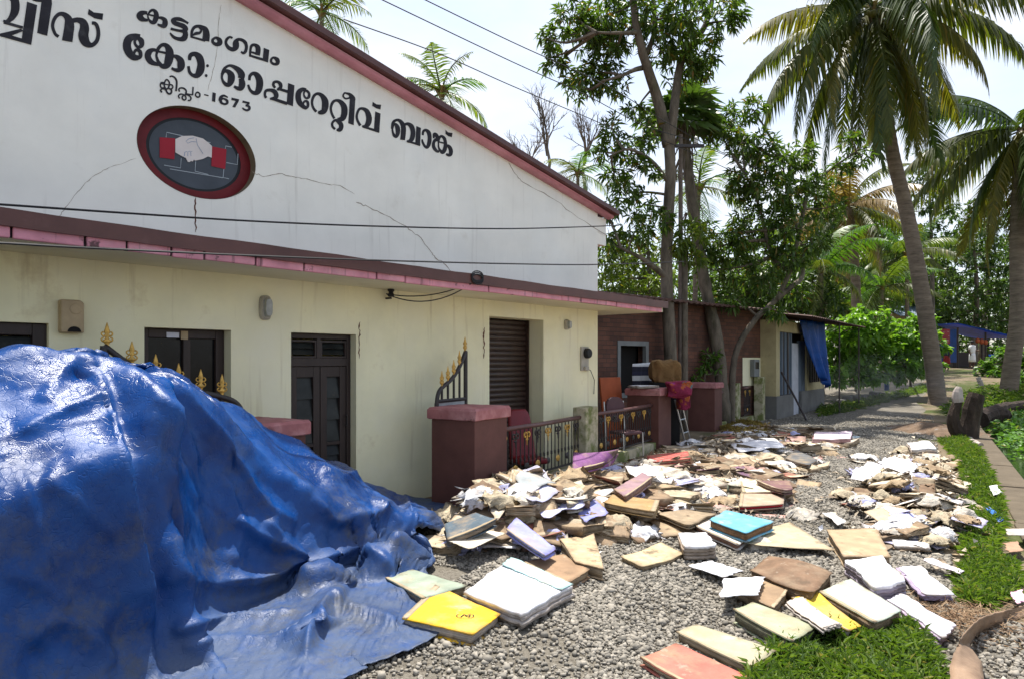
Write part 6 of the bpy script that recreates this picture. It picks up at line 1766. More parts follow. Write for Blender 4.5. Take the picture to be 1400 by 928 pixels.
PAL = [('tan', TAN, 3), ('buff', (.38, .28, .17), 3), ('cream', CREAM, 3), ('dark brown', BROWN, 2.2), ('brick red', (.33, .10, .07), .6), ('dusty pink', (.52, .30, .26), .8),
       ('grey blue', (.18, .24, .29), .6), ('faded green', (.34, .40, .28), .5), ('lavender', (.46, .47, .72), 1.5), ('plum', (.18, .09, .16), .35), ('white', (.70, .70, .72), 2.8), ('off-white', (.58, .53, .45), 3.2)]
KIND = {'flat': ('thin warped file', 'paper_file', 'file'), 'ledger': ('closed ledger', 'ledger', 'ledger'), 'open': ('open register lying face up', 'open_book', 'register'), 'bundle': ('bundle of loose sheets', 'paper_stack', 'papers'),
        'sheet': ('loose curled sheet', 'loose_sheet', 'sheet'), 'wad': ('crumpled wad of paper', 'crumpled_paper', 'paper wad'), 'swollen': ('water-swollen ledger', 'swollen_book', 'ledger')}
dark_ok = {'flat': [0, 1, 2, 3, 5, 5, 9, 9, 11, 6], 'ledger': [0, 1, 2, 3, 4, 5, 6, 7, 9], 'open': [0, 1, 3, 4, 6, 11], 'bundle': [1, 2, 8, 10, 11], 'sheet': [2, 8, 10, 11, 5], 'wad': [1, 2, 8, 10, 11], 'swollen': [0, 1, 2, 3, 4, 5, 9]}
def scatter(n, pick, where, group, weights, sc=(.85, 1.12)):
    ks = list(weights); pw = np.array([weights[k] for k in ks], float); pw /= pw.sum()
    done = 0
    while done < n:
        t, w = pick()
        k = ks[rl.choice(len(ks), p=pw)]
        parts, th = lib[k][rl.integers(len(lib[k]))]
        opts = dark_ok[k]; ww = np.array([PAL[i][2] for i in opts]); ci = opts[rl.choice(len(opts), p=ww / ww.sum())]
        cname, c, _ = PAL[ci]
        col = tuple(np.clip(np.array(c) * rl.uniform(.85, 1.12), 0, .86)); pc = tuple(np.array(PAGES) * rl.uniform(.6, 1.35)) if k != 'open' else ((.78, .76, .74) if rl.uniform() < .45 else (.60, .50, .36))
        e = .15
        gz_t = float(heap_z(np.array(t + e), np.array(w)) - heap_z(np.array(t - e), np.array(w))) / (2 * e)
        gz_w = float(heap_z(np.array(t), np.array(w + e)) - heap_z(np.array(t), np.array(w - e))) / (2 * e)
        z = place_z(t, w, .14, th * .30)
        xy = road_xy(t, w)
        hz = max(float(heap_z(np.array(t), np.array(w))), 0)
        nx = -(gz_w * RQ[0] + gz_t * RD[0]) * .6 + rl.normal(0, .05 + .5 * min(hz, .25)); ny = -(gz_w * RQ[1] + gz_t * RD[1]) * .6 + rl.normal(0, .05 + .5 * min(hz, .25))
        q = Vector((nx, ny, 1)).to_track_quat('Z', 'Y'); from_z = Matrix.Rotation(rl.uniform(0, 6.283), 4, 'Z')
        eul = (q.to_matrix().to_4x4() @ from_z).to_euler()
        s_ = rl.uniform(*sc)
        nm = KIND[k]
        assemble(nm[1], parts, f'{cname} {nm[0]} {where}', nm[2], group, (xy[0], xy[1], z - .008), eul, col, pc, (s_, s_, s_))
        done += 1
def pick_a():
    while True:
        t = rl.uniform(5.3, 18.3); w = rl.uniform(-4.25, -1.35)
        lim = np.interp(t, [5, 5.6, 6.1, 6.8, 9, 12, 15, 18.5], [-3.1, -2.9, -2.4, -1.75, -1.5, -1.6, -1.5, -1.45])
        lo = np.interp(t, [5, 6, 6.4, 18.5], [-4.0, -4.15, -4.2, -4.2])
        if w < lim and w > lo and rl.uniform() < np.interp(t, [5, 8, 12, 18.5], [1, 1, .8, .5]): return t, w
def pick_b():
    while True:
        t = 7.3 + abs(rl.normal(0, 1)) * 3.2; w = rl.normal(-.15, .34)
        lo = np.interp(t, [7, 8, 9.5, 12, 15.5], [-.35, -.5, -.95, -1.2, -.7])
        if t < 15.6 and lo < w < .42: return t, w
def pick_c():
    while True:
        t = rl.uniform(6, 17); w = rl.uniform(-1.9, .2)
        return t, w
scatter(62, pick_a, 'at the bottom of the heap along the railing', 'papers heaped along the railing', {'ledger': 4, 'bundle': 2, 'swollen': 3})
scatter(215, pick_a, 'in the paper heap along the railing', 'papers heaped along the railing', {'ledger': 2.6, 'open': 1.6, 'bundle': 1.8, 'sheet': 4.0, 'wad': 3.0, 'swollen': 3.2})
scatter(205, pick_b, 'in the paper heap by the grass verge', 'papers heaped by the grass verge', {'ledger': .25, 'open': .4, 'bundle': .8, 'sheet': 3.0, 'wad': 6.0, 'swollen': 1.1}, (.5, .85))
scatter(90, pick_a, 'spread thinly over the heap along the railing', 'papers heaped along the railing', {'sheet': 4, 'open': 1, 'wad': 1.0})
def pick_f():
    while True:
        t = rl.uniform(5.2, 18.3); w = rl.uniform(-4.2, -1.3)
        if w < np.interp(t, [5, 5.6, 6.2, 6.8, 9, 12, 18.5], [-3.1, -2.7, -2.2, -1.6, -1.4, -1.45, -1.4]): return t, w
scatter(110, pick_f, 'flattened into the carpet of files along the railing', 'flattened files along the railing', {'flat': 1}, (.9, 1.3))
scatter(16, pick_c, 'strayed on the open gravel between the heaps', 'stray papers on the gravel', {'sheet': 2, 'wad': 2})
# crumpled pile in front of the maroon pillar
def pick_d():
    return rl.uniform(5.6, 7.6), rl.uniform(-4.2, -3.2)
scatter(34, pick_d, 'heaped in front of the flaking maroon pillar', 'crumpled papers at the maroon pillar', {'wad': 4, 'sheet': 1.6, 'swollen': 1.2, 'bundle': 1})
def pick_e():
    while True:
        t, w = rl.uniform(4.95, 6.5), rl.uniform(-3.9, -2.3)
        if w < np.interp(t, [4.9, 5.4, 6.0, 6.5], [-3.25, -3.0, -2.55, -2.1]): return t, w
scatter(44, pick_e, 'spilled at the heap foot behind the white paper stack', 'papers spilled at the heap foot', {'wad': 3, 'swollen': 3, 'sheet': 1.5, 'ledger': 1.6, 'bundle': 1.2}, (.6, 1.0))
t_s = np.concatenate([rng.uniform(5, 18, 1300), rng.normal(10.2, 2.0, 900)]); w_s = np.concatenate([rng.uniform(-4.2, -1.4, 1300), rng.normal(-.2, .42, 900)])
ok_ = (t_s > 5) & (w_s > -4.3) & (w_s < .55) & ~((t_s < 6.6) & (w_s > -2.4)); t_s, w_s = t_s[ok_], w_s[ok_]; k = len(t_s)
C = np.column_stack([RD[None] * t_s[:, None] + RQ[None] * w_s[:, None], np.maximum(heap_z(t_s, w_s), 0) + rng.uniform(.02, .10, k)])
V, F_ = leaf_mesh(C, unit(np.stack([rng.normal(0, 1, k), rng.normal(0, 1, k), rng.normal(.1, .35, k)], -1)), rng.uniform(.03, .15, k), rng.uniform(.02, .10, k), .05, .25)
o = np_mesh('paper_scraps', V, F_, island_mat('scrap_paper', (.16, .11, .07), (.62, .54, .42), .9, .1, c2=(.78, .78, .82))); o['kind'] = 'stuff'; tag(o, 'torn paper scraps strewn through both heaps', 'paper scraps')
# papers on the pillar top
c = at(880, 524, 13.45)
parts = mk_bundle(.5, .36, .05, 3, rl)
assemble('paper_stack', parts, 'white papers left on top of the maroon pillar', 'papers', None, (c[0], c[1], 1.205), (0, 0, .4), (.78, .78, .82), (.6, .55, .5))
# blue scraps, bottles on the verge
def scrap(label, cor, z, col, name='plastic_scrap'):
    Q(name, label, 'scrap', cor, z, 0, col, kind='sheet', wv=.01, group='litter on the verge')
scrap('bright blue plastic strip on the grass verge', [(1345, 692), (1350, 691), (1372, 708), (1366, 712)], .08, (.02, .14, .50))
scrap('crumpled white plastic bag at the canal edge', [(1352, 664), (1362, 662), (1370, 674), (1358, 676)], .08, (.75, .75, .75))
scrap('pink paper scrap by the bent palm sheath', [(1381, 808), (1396, 803), (1402, 818), (1390, 822)], .05, (.75, .45, .58))
scrap('grey board across the canal edge slab', [(1374, 722), (1405, 722), (1405, 730), (1378, 731)], .09, (.45, .42, .38))
scrap('torn brown sheet on the dirt by the canal', [(1372, 742), (1392, 740), (1398, 752), (1380, 754)], .05, (.38, .22, .14))
# ================================================================== trees
M['bark'] = mk('grey_bark', (.15, .125, .095), .95, .3, 7, .8, 26, stretch=(1, 1, .35), bdist=.04, stains=(((.05, .045, .03), 3, .52, .15, .8), ((.12, .13, .05), 2, .58, .15, .5)))
M['palmbark'] = mk('palm_bark', (.21, .165, .125), .95, .25, 3, .7, 14, stretch=(.5, .5, 3.0), bdist=.05, stains=(((.10, .075, .055), 7, .5, .15, .7),))
M['twig'] = mk('dry_twig', (.16, .13, .11), .95, .2, 6, .2, 30)
def leafmat(name, c0, c1, tr=.35, c2=None):
    M[name] = island_mat(name, c0, c1, .42, .45, tr, (1.35, 1.45, .45), c2)
leafmat('mango_leaf', (.042, .085, .020), (.11, .18, .038), .38, (.24, .13, .03))
leafmat('dark_leaf', (.035, .075, .022), (.095, .16, .04), .36)
leafmat('bright_leaf', (.05, .12, .018), (.13, .25, .04), .4, (.2, .28, .06))
leafmat('hedge_leaf', (.09, .20, .025), (.20, .36, .06), .42, (.28, .40, .10))
leafmat('yellow_leaf', (.07, .12, .018), (.15, .21, .035), .38, (.26, .22, .04))
leafmat('frond', (.06, .085, .018), (.13, .15, .03), .48, (.28, .21, .04))
leafmat('frond_dark', (.04, .075, .018), (.085, .125, .028), .42)
leafmat('frond_gold', (.11, .115, .02), (.20, .18, .03), .5, (.30, .20, .04))
leafmat('frond_dry', (.17, .12, .05), (.28, .19, .07), .35)

def blob_leaves(blobs, per, L, W, rosette=9, droop=.35):
    """blobs: list of (centre, radius vector, number factor) -> rosettes of hanging leaves near each blob's shell"""
    Cs, Ds, Ls, Ws = [], [], [], []
    for (c, r, k) in blobs:
        n = max(int(per * k), 1)
        d = unit(rng.normal(0, 1, (n, 3))); rad = rng.uniform(.25, 1.0, n) ** .5
        lump = 1 + .25 * np.sin(d[:, 0] * 5 + c[0]) * np.sin(d[:, 2] * 6 + c[1])
        p = c + d * (rad * lump)[:, None] * np.array(r)
        ro = np.repeat(p, rosette, 0); m = len(ro)
        out = unit(np.repeat(d, rosette, 0) * .5 + rng.normal(0, .75, (m, 3)) + np.array([0, 0, -droop]))
        Cs.append(ro + rng.normal(0, .03, (m, 3))); Ds.append(out); Ls.append(rng.uniform(.65, 1.2, m) * L); Ws.append(rng.uniform(.75, 1.2, m) * W)
    return leaf_mesh(np.concatenate(Cs), np.concatenate(Ds), np.concatenate(Ls), np.concatenate(Ws), .2, .2)

def tree(name, label, cat, limbs, blobs, per, L, W, leaf, bark='bark', rosette=9, droop=.35, twigs=True, group=None):
    """limbs: list of (points, radius start, radius end); world coordinates"""
    base = np.array(limbs[0][0][0], float)
    o = thing(name, label, cat, base, 0, group)
    b = MB(); joints = []
    for pts, r0, r1 in limbs:
        Qp = cat_rom([np.array(p, float) - base for p in pts], 5)
        n = len(Qp); b.tube(Qp + rng.normal(0, r0 * .06, Qp.shape) * np.linspace(0, 1, n)[:, None], list(np.linspace(r0, r1, n)), 9); joints += [q for q in Qp[n // 3:]]
    b.build('trunk', M[bark], o, smooth=True)
    J = np.array(joints)
    if twigs and len(blobs):
        b = MB()
        for (c, r, k) in blobs:
            cc = np.array(c) - base; j = J[np.argmin(((J - cc) ** 2).sum(1) + 1.5 * np.clip(J[:, 2] - cc[2], 0, 9) ** 2)]
            mid = (j + cc) / 2 + rng.normal(0, .12, 3) * np.linalg.norm(cc - j) * .5
            d0 = np.linalg.norm(cc - j)
            b.tube(cat_rom([j, mid, cc], 4), list(np.linspace(.02 + .02 * min(d0, 2.5), .012, 9)), 5)
            for q in range(4):
                e = cc + rng.normal(0, .5, 3) * np.array(r); b.tube([cc, (cc + e) / 2 + rng.normal(0, .05, 3), e], [.014, .01, .006], 4)
        b.build('twigs', M[bark], o)['kind'] = 'stuff'
    if len(blobs):
        V, F_ = blob_leaves([(np.array(c) - base, r, k) for c, r, k in blobs], per, L, W, rosette, droop)
        np_mesh('crown', V, F_, M[leaf], o)
    return o

def pb(px, py, rpx, Y, k=1.0, flat=.85, deep=1.2):
    r = rpx / F_PX * Y
    return (at(px, py, Y + rng.uniform(-.4, .4) * r * 2), (r, r * deep, r * flat), k * (rpx / 40) ** 1.6)
A_ = lambda *p: at(*p)
# tall mango tree behind the bank corner
Y1 = 16.4
g_ = at(921, 560, Y1); g_[2] = -.05
tree('mango_tree', 'tall dark-leaved mango tree rising behind the bank corner', 'tree',
     [([g_, at(916, 470, Y1), at(911, 350, Y1), at(917, 250, Y1), at(914, 190, Y1)], .165, .12),
      ([at(914, 200, Y1), at(900, 140, Y1), at(884, 90, Y1 - .3), at(872, 45, Y1 - .5), at(862, -20, Y1 - .6)], .15, .07),
      ([at(916, 200, Y1), at(924, 130, Y1), at(930, 90, Y1 + .2), at(945, 65, Y1 + .3), at(968, 25, Y1 + .4), at(975, -20, Y1 + .4)], .12, .05),
      ([at(884, 92, Y1), at(868, 96, Y1 - .4), at(850, 104, Y1 - .6), at(822, 112, Y1 - .8)], .07, .02),
      ([at(872, 45, Y1 - .5), at(850, 46, Y1 - .8), at(815, 45, Y1 - 1)], .06, .02),
      ([at(884, 75, Y1), at(895, 40, Y1), at(892, -20, Y1)], .07, .04),
      ([at(914, 250, Y1), at(890, 220, Y1 - .2), at(860, 205, Y1 - .4), at(832, 215, Y1 - .5)], .06, .015),
      ([at(912, 380, Y1), at(893, 365, Y1 - .2), at(875, 352, Y1 - .3), at(850, 340, Y1 - .4)], .09, .03)],
     [pb(*q) for q in [(858, 15, 42, Y1), (820, 25, 36, Y1), (785, 22, 26, Y1), (800, 45, 30, Y1), (760, 50, 17, Y1), (745, 52, 12, Y1), (752, 80, 14, Y1), (765, 85, 12, Y1), (825, 75, 30, Y1), (812, 100, 26, Y1), (790, 118, 24, Y1), (840, 115, 20, Y1), (838, 55, 24, Y1),
                       (900, 20, 40, Y1), (935, 15, 36, Y1), (930, 50, 28, Y1), (955, 75, 28, Y1), (930, 95, 28, Y1), (965, 88, 18, Y1), (990, 12, 30, Y1), (1005, 30, 14, Y1), (978, 48, 10, Y1), (905, 70, 22, Y1), (870, 150, 14, Y1), (885, 165, 14, Y1),
                       (838, 178, 16, Y1), (848, 200, 14, Y1), (820, 208, 14, Y1), (862, 210, 18, Y1), (880, 235, 18, Y1), (840, 240, 18, Y1), (855, 265, 20, Y1), (880, 280, 22, Y1), (890, 185, 18, Y1), (830, 290, 16, Y1), (870, 315, 24, Y1), (838, 330, 20, Y1), (905, 300, 16, Y1)]],
     54, .25, .062, 'mango_leaf')
# second, leaning mango
Y2 = 18.3
g_ = at(1000, 570, Y2); g_[2] = -.05
tree('mango_tree', 'leaning branchy mango tree in front of the brick house', 'tree',
     [([g_, at(1004, 490, Y2), at(1030, 440, Y2), at(1060, 410, Y2), at(1080, 370, Y2), at(1092, 320, Y2), at(1102, 270, Y2)], .09, .05),
      ([at(1060, 410, Y2), at(1085, 390, Y2), at(1097, 375, Y2 + .3), at(1094, 330, Y2 + .5)], .08, .05),
      ([at(1080, 372, Y2), at(1055, 350, Y2), at(1040, 290, Y2 - .3), at(1020, 240, Y2 - .4)], .07, .02),
      ([at(1102, 270, Y2), at(1125, 240, Y2), at(1160, 215, Y2), at(1180, 200, Y2)], .05, .012),
      ([at(1092, 320, Y2), at(1075, 260, Y2), at(1070, 220, Y2)], .05, .015)],
     [pb(*q) for q in [(1005, 165, 26, Y2), (1030, 150, 18, Y2), (985, 180, 20, Y2), (1015, 195, 24, Y2), (1042, 205, 28, Y2), (1065, 225, 28, Y2), (1095, 215, 22, Y2), (1020, 240, 26, Y2), (1050, 260, 30, Y2), (1085, 265, 26, Y2), (1115, 255, 24, Y2), (1005, 260, 16, Y2), (1130, 285, 22, Y2),
                       (1040, 300, 30, Y2), (1075, 310, 28, Y2), (1015, 320, 26, Y2), (990, 340, 24, Y2), (1045, 345, 28, Y2), (1080, 350, 24, Y2), (975, 370, 22, Y2), (1010, 370, 26, Y2), (1045, 385, 22, Y2), (970, 320, 18, Y2), (1090, 400, 20, Y2), (1110, 330, 24, Y2), (1165, 195, 14, Y2), (1150, 230, 14, Y2), (1178, 215, 12, Y2), (1000, 405, 18, Y2), (960, 345, 18, Y2), (1060, 425, 14, Y2)]],
     70, .25, .062, 'mango_leaf')
# low sapling by the brick wall, and creeper on the canopy side
g_ = at(965, 560, 17.9); g_[2] = 0
tree('shrub', 'light green sapling between the trunks and pillar', 'shrub', [([g_, at(963, 520, 17.9), at(966, 490, 17.9)], .03, .012)], [pb(958, 500, 14, 17.9), pb(972, 488, 12, 17.9), pb(948, 518, 10, 17.9), pb(975, 510, 10, 17.9)], 46, .22, .06, 'bright_leaf')

# ------------------------------------------------------------------ palms
def frond_mesh(L, bend, n=46, leaf=.62, w=.045, hang=.55, twist=0., seed=0, ragged=.0):
    """rachis along +x rising then bending down; returns V, F (tris)"""
    rs = np.random.default_rng(seed)
    s = np.linspace(0, 1, 24)
    ang = bend[0] + (bend[1] - bend[0]) * s ** 1.25
    x = np.concatenate([[0], np.cumsum(np.cos(ang[:-1]) * L / 23)]); z = np.concatenate([[0], np.cumsum(np.sin(ang[:-1]) * L / 23)])
    b = MB(); b.tube([(x[i], 0, z[i]) for i in range(24)], list(np.linspace(.04, .006, 24)), 5)
    V = [np.array(b.v)]; F4 = [f for f in b.f if len(f) == 4]
    Ft = []
    for f in F4: Ft += [(f[0], f[1], f[2]), (f[0], f[2], f[3])]
    F_ = [np.array(Ft)]; n0 = len(b.v)
    q = np.linspace(.10, 1.0, n)
    for sg in (-1, 1):
        px = np.interp(q, s, x); pz = np.interp(q, s, z); an = np.interp(q, s, ang)
        ln = leaf * np.sin(np.clip(q * 1.05, 0, 1) * math.pi * .86 + .28) * rs.uniform(.8, 1.1, n)
        keep = rs.uniform(0, 1, n) > ragged
        fx, fz = np.cos(an), np.sin(an)
        d = np.stack([fx * .55, np.full(n, sg * .85), fz * .55 - hang * rs.uniform(.5, 1.3, n)], -1) + rs.normal(0, .07, (n, 3))
        d = unit(d); C = np.stack([px, np.zeros(n), pz], -1)[keep]; d = d[keep]; l_ = ln[keep]; m = len(C)
        side = unit(np.stack([fx, np.zeros(n), fz], -1)[keep] * .9 + np.array([0, 0, .3]))
        mid = C + d * (l_ * .5)[:, None]; tip = C + d * l_[:, None]; tip[:, 2] -= l_ * hang * .55
        V4 = np.stack([C - side * w * .35, C + side * w * .35, mid + side * w * .5, mid - side * w * .5, tip], 1)
        V.append(V4.reshape(-1, 3)); k = n0 + np.arange(m) * 5
        F_.append(np.concatenate([np.stack([k, k + 1, k + 2], -1), np.stack([k, k + 2, k + 3], -1), np.stack([k + 3, k + 2, k + 4], -1)])); n0 += m * 5
    return np.concatenate(V), np.concatenate(F_)

def palm(name, label, path, r0, r1, fronds, mats, bark='palmbark', crown_up=.15, nuts=0, rings=True, group=None):
    """fronds: list of (azimuth, start angle, end angle, length, leaflet, hang, material key)"""
    base = np.array(path[0], float); o = thing(name, label, 'tree', base, 0, group)
    P = cat_rom([np.array(p) - base for p in path], 14); n = len(P)
    rad = np.linspace(r0, r1, n) * (1 + .035 * np.array([(i % 2) for i in range(n)]) * (1 if rings else 0)); rad[0] *= 1.5; rad[1] *= 1.3; rad[2] *= 1.15
    b = MB(); b.tube(P, list(rad), 12); b.build('trunk', M[bark], o, smooth=True)
    top = P[-1]; cache = {}
    for i, (az, a0, a1, L, lf_, hg, mt) in enumerate(fronds):
        V, F_ = frond_mesh(L, (a0, a1), max(int(L * 15), 22), lf_, .05 * L / 3.5 + .012, hg, seed=i * 7 + int(L * 100), ragged=.03)
        f = np_mesh('frond', V, F_, M[mt], o)
        f.location = tuple(top + np.array([0, 0, crown_up * rng.uniform(.2, 1)])); f.rotation_euler = (rng.normal(0, .12), 0, az)
    if nuts:
        for k in range(nuts):
            a = rng.uniform(0, 6.28); s = bpy.data.meshes.new('coconut'); bm = bmesh.new(); bmesh.ops.create_icosphere(bm, subdivisions=2, radius=.13)
            for v in bm.verts: v.co.z *= 1.2
            bm.to_mesh(s); bm.free(); c = link_mesh('coconut', s, M['frond'], o, True); c.location = tuple(top + np.array([.28 * math.cos(a), .28 * math.sin(a), -.15 - .12 * rng.uniform()]))
    b = MB()
    for k in range(7):
        a = rng.uniform(0, 6.28); b.tube([top + np.array([0, 0, -.1]), top + np.array([.25 * math.cos(a), .25 * math.sin(a), .25])], [.09, .04], 6)
    b.build('crown_shaft', M['frond_dry'], o)
    return o
def spread(n, L, lo=-1.0, hi=1.1, leaf=.75, hang=.6, mt=('frond',), jitter=.2):
    out = []
    for k in range(n):
        f = k / n; az = k * 2.39996 + rng.normal(0, .32)
        a0 = hi + (lo - hi) * f ** .9 + rng.normal(0, .08); a1 = a0 - rng.uniform(1.0, 1.5)
        out.append((az, a0, max(a1, -1.75), L * rng.uniform(.85, 1.1), leaf * rng.uniform(.9, 1.1), hang * rng.uniform(.8, 1.2), mt[rng.integers(len(mt))]))
    return out
# big coconut palm by the road: trunk curving up to the crown
Yp = 23.0
g_ = gp(1283, 552); Yp = g_[1]
palm('coconut_palm', 'tall coconut palm leaning over the road beside the burnt stump',
     [g_ - np.array([0, 0, .1]), at(1273, 480, Yp), at(1255, 370, Yp), at(1237, 280, Yp), at(1220, 210, Yp - .3), at(1208, 130, Yp - .6), at(1199, 55, Yp - .8), at(1195, 15, Yp - .9)], .30, .17,
     spread(38, 6.0, -1.4, .8, 1.0, .9, ('frond', 'frond', 'frond_dark', 'frond_gold')), None, nuts=7)
g2 = gp(1378, 537)
palm('coconut_palm', 'coconut palm with drooping fronds at the canal side',
     [g2 - np.array([0, 0, .1]), at(1383, 500, g2[1]), at(1391, 430, g2[1]), at(1390, 330, g2[1]), at(1392, 250, g2[1]), at(1397, 180, g2[1])], .34, .20,
     spread(34, 5.7, -1.5, .95, 1.0, .9, ('frond', 'frond_gold', 'frond_dark')), None, nuts=5)
# palm standing behind, with dry orange fronds
palm('coconut_palm', 'distant coconut palm with dry orange lower fronds',
     [np.array([*at(1168, 520, 36)[:2], .2]), at(1170, 400, 36), at(1162, 300, 36), at(1160, 285, 36)], .25, .2,
     spread(22, 4.2, -1.0, 1.2, .8, .6, ('frond_dark', 'frond', 'frond_dry')), None)
for (px, py, Y, L, nm) in ((1122, 372, 30, 3.2, 'young yellow-green palm behind the shop roof'), (1205, 395, 39, 3.4, 'bushy young palm above the green hedge'), (1240, 350, 42, 3.6, 'feathery palm beyond the tall coconut trunk'), (1160, 430, 40, 2.6, 'short palm directly behind the hedge')):
    b0 = at(px, 520, Y); b0[2] = .2
    palm('young_palm', nm, [b0, (b0 + at(px, py, Y)) / 2, at(px, py, Y)], .14, .10, spread(18, L, -.5, 1.3, .7, .5, ('frond', 'yellow_leaf', 'bright_leaf')), None, rings=False)
# arecanut palms over the bank roof
for (px, py, Y, L, lab, bx) in ((440, 20, 24, 2.0, 'arecanut palm tuft above the highest roof edge', 440), (604, 130, 24, 2.2, 'bright arecanut palm tuft behind the sloping roof edge', 600), (790, 240, 34, 2.0, 'small dark palm tuft beyond the bare trees', 790), (955, 262, 24, 2.0, 'arecanut palm tuft between the two mango trunks', 945)):
    b0 = at(bx, 500, Y); b0[2] = 0
    palm('arecanut_palm', lab, [b0, (b0 + at(px, py, Y)) / 2, at(px, py, Y)], .10, .08, spread(12, L, -.55, 1.35, .75, .25, ('bright_leaf', 'frond', 'yellow_leaf')), None, rings=False)
# fan palm on a ragged trunk + slim trunk
g_ = at(990, 560, 18.1); g_[2] = 0
o = thing('fan_palm', 'old fan palm with ragged trunk and dark fan leaves', 'tree', g_)
b = MB(); Qp = cat_rom([at(990, 560, 18.1) - g_, at(980, 470, 18.1) - g_, at(962, 380, 18.1) - g_, at(948, 290, 18.1) - g_, at(938, 210, 18.1) - g_, at(934, 165, 18.1) - g_], 9)
Qp[0][2] = -.05; b.tube(Qp, list(np.linspace(.17, .13, len(Qp)) * (1 + .12 * rng.uniform(-1, 1, len(Qp)))), 10); b.build('trunk', M['bark'], o, smooth=True)
for k in range(26):
    az = k * 2.4; el = .9 - 1.35 * (k / 26) + rng.normal(0, .1)
    d = np.array([math.cos(az) * math.cos(el), math.sin(az) * math.cos(el), math.sin(el)]); top = Qp[-1]
    pet = top + d * rng.uniform(.35, .6); side = unit(np.cross(d, [0, 0, 1.0])); upv = np.cross(side, d)
    vs, fs = [pet], []
    nn = 15
    for q in range(nn):
        a = (q / (nn - 1) - .5) * 3.6
        for rr_, oo in ((.5, 0.06), (.95, 0.0)):
            vs.append(pet + (d * math.cos(a) + side * math.sin(a)) * rr_ * .85 + upv * (.05 * (-1) ** q) - np.array([0, 0, .22 * (rr_ > .8)]))
    for q in range(nn - 1): fs += [(0, 1 + 2 * q, 3 + 2 * q), (1 + 2 * q, 2 + 2 * q, 3 + 2 * q)]
    b = MB(); b.add(vs, fs); b.tube([top, pet], .018, 4); b.build('fan_leaf', M['dark_leaf'], o)
for k in range(40):
    a = rng.uniform(0, 6.28); f = rng.uniform(.55, .98); p = Qp[int(f * (len(Qp) - 1))]
    if k % 5 == 0: b = MB()
    b.tube([p + .2 * np.array([math.cos(a), math.sin(a), 0]), p + .3 * np.array([math.cos(a), math.sin(a), -.8]), p + .27 * np.array([math.cos(a), math.sin(a), -2.2])], [.02, .012, .006], 4)
    if k % 5 == 4: b.build('dead_leaf_skirt', M['twig'], o)['kind'] = 'stuff'
b0 = at(936, 560, 16.7); b0[2] = 0
tree('slim_tree', 'slim straight trunk between mango tree and fan palm', 'tree', [([b0, at(936, 420, 16.7), at(937, 330, 16.7)], .085, .07)], [pb(945, 320, 22, 16.7), pb(925, 335, 18, 16.7), pb(948, 350, 18, 16.7)], 50, .28, .07, 'yellow_leaf')

# ------------------------------------------------------------------ bare trees
def bare(label, px, py, Y, h, seed):
    rs = np.random.default_rng(seed); b0 = at(px, 500, Y); b0[2] = 0; topz = at(px, py, Y)[2]
    o = thing('bare_tree', label, 'tree', b0); b = MB()
    def rec(p, d, L, r, dep):
        q = p + d * L; m = (p + q) / 2 + rs.normal(0, .04, 3) * L; b.tube([p, m, q], [r, r * .85, r * .7], 5 if dep < 2 else 4, cap=False)
        if dep >= 5 or r < .004: return
        for k in range(2 if dep else 4):
            nd = unit(d + rs.normal(0, .30, 3) * np.array([1, 1, .5]) + np.array([0, 0, .12])); rec(q - d * L * rs.uniform(0, .3), nd, L * rs.uniform(.62, .82), r * .62, dep + 1)
        if dep > 0: rec(p + d * L * .5, unit(d + rs.normal(0, .45, 3)), L * .55, r * .45, dep + 1)
    b.tube([np.zeros(3), np.array([0, 0, topz - 5.0])], [.16, .12], 7); rec(np.array([0, 0, topz - 5.0]), np.array([0, 0, 1.0]), 1.9, .11, 0)
    b.build('trunk', M['twig'], o)
bare('leafless grey tree behind the roof slope', 748, 130, 40, 5, 3); bare('leafless thin tree next to the dark palm tuft', 800, 140, 40, 5, 8); bare('small leafless tree close to the roof edge', 715, 185, 42, 4, 15)

# ------------------------------------------------------------------ background trees: each its own trunk and crown
def bgtree(name, label, px, base_y, Y, blobs, leaf, per, L, W, r=.18, droop=.3, rosette=8):
    b0 = at(px, base_y, Y); b0[2] = float(ground_z(b0[0], b0[1])) if True else 0
    tops = np.array([at(q[0], q[1], Y) for q in blobs]); hi = tops[np.argmax(tops[:, 2])]
    tree(name, label, 'tree', [([b0, b0 * .45 + hi * .55 + rng.normal(0, .15, 3), hi], r, .05)], [pb(q[0], q[1], q[2], Y) for q in blobs], per, L, W, leaf, 'bark', rosette, droop)
bgtree('airy_tree', 'tall open-crowned tree seen between the two coconut palms', 1275, 500, 48, [(1268, 215, 16), (1285, 228, 18), (1255, 240, 14), (1272, 255, 18), (1295, 250, 14), (1248, 262, 12), (1262, 285, 14), (1285, 285, 14), (1240, 285, 10), (1298, 275, 10), (1270, 310, 16), (1290, 330, 18), (1255, 325, 14)], 'dark_leaf', 130, .36, .11, .2)
bgtree('conifer_tree', 'dense conical green tree above the hedge', 1208, 500, 44, [(1208, 305, 16), (1205, 330, 22), (1215, 355, 26), (1200, 380, 30), (1222, 400, 26), (1195, 410, 26)], 'bright_leaf', 120, .34, .09, .18)
bgtree('shade_tree', 'dark spreading tree behind the roadside stall', 1330, 490, 54, [(1310, 400, 34), (1345, 390, 36), (1380, 400, 36), (1325, 430, 34), (1365, 435, 34), (1300, 440, 24), (1395, 440, 28), (1340, 350, 26), (1310, 365, 22), (1290, 415, 18), (1300, 335, 20), (1330, 320, 20), (1365, 345, 26), (1395, 360, 26), (1410, 400, 26)], 'dark_leaf', 120, .42, .15, .3)
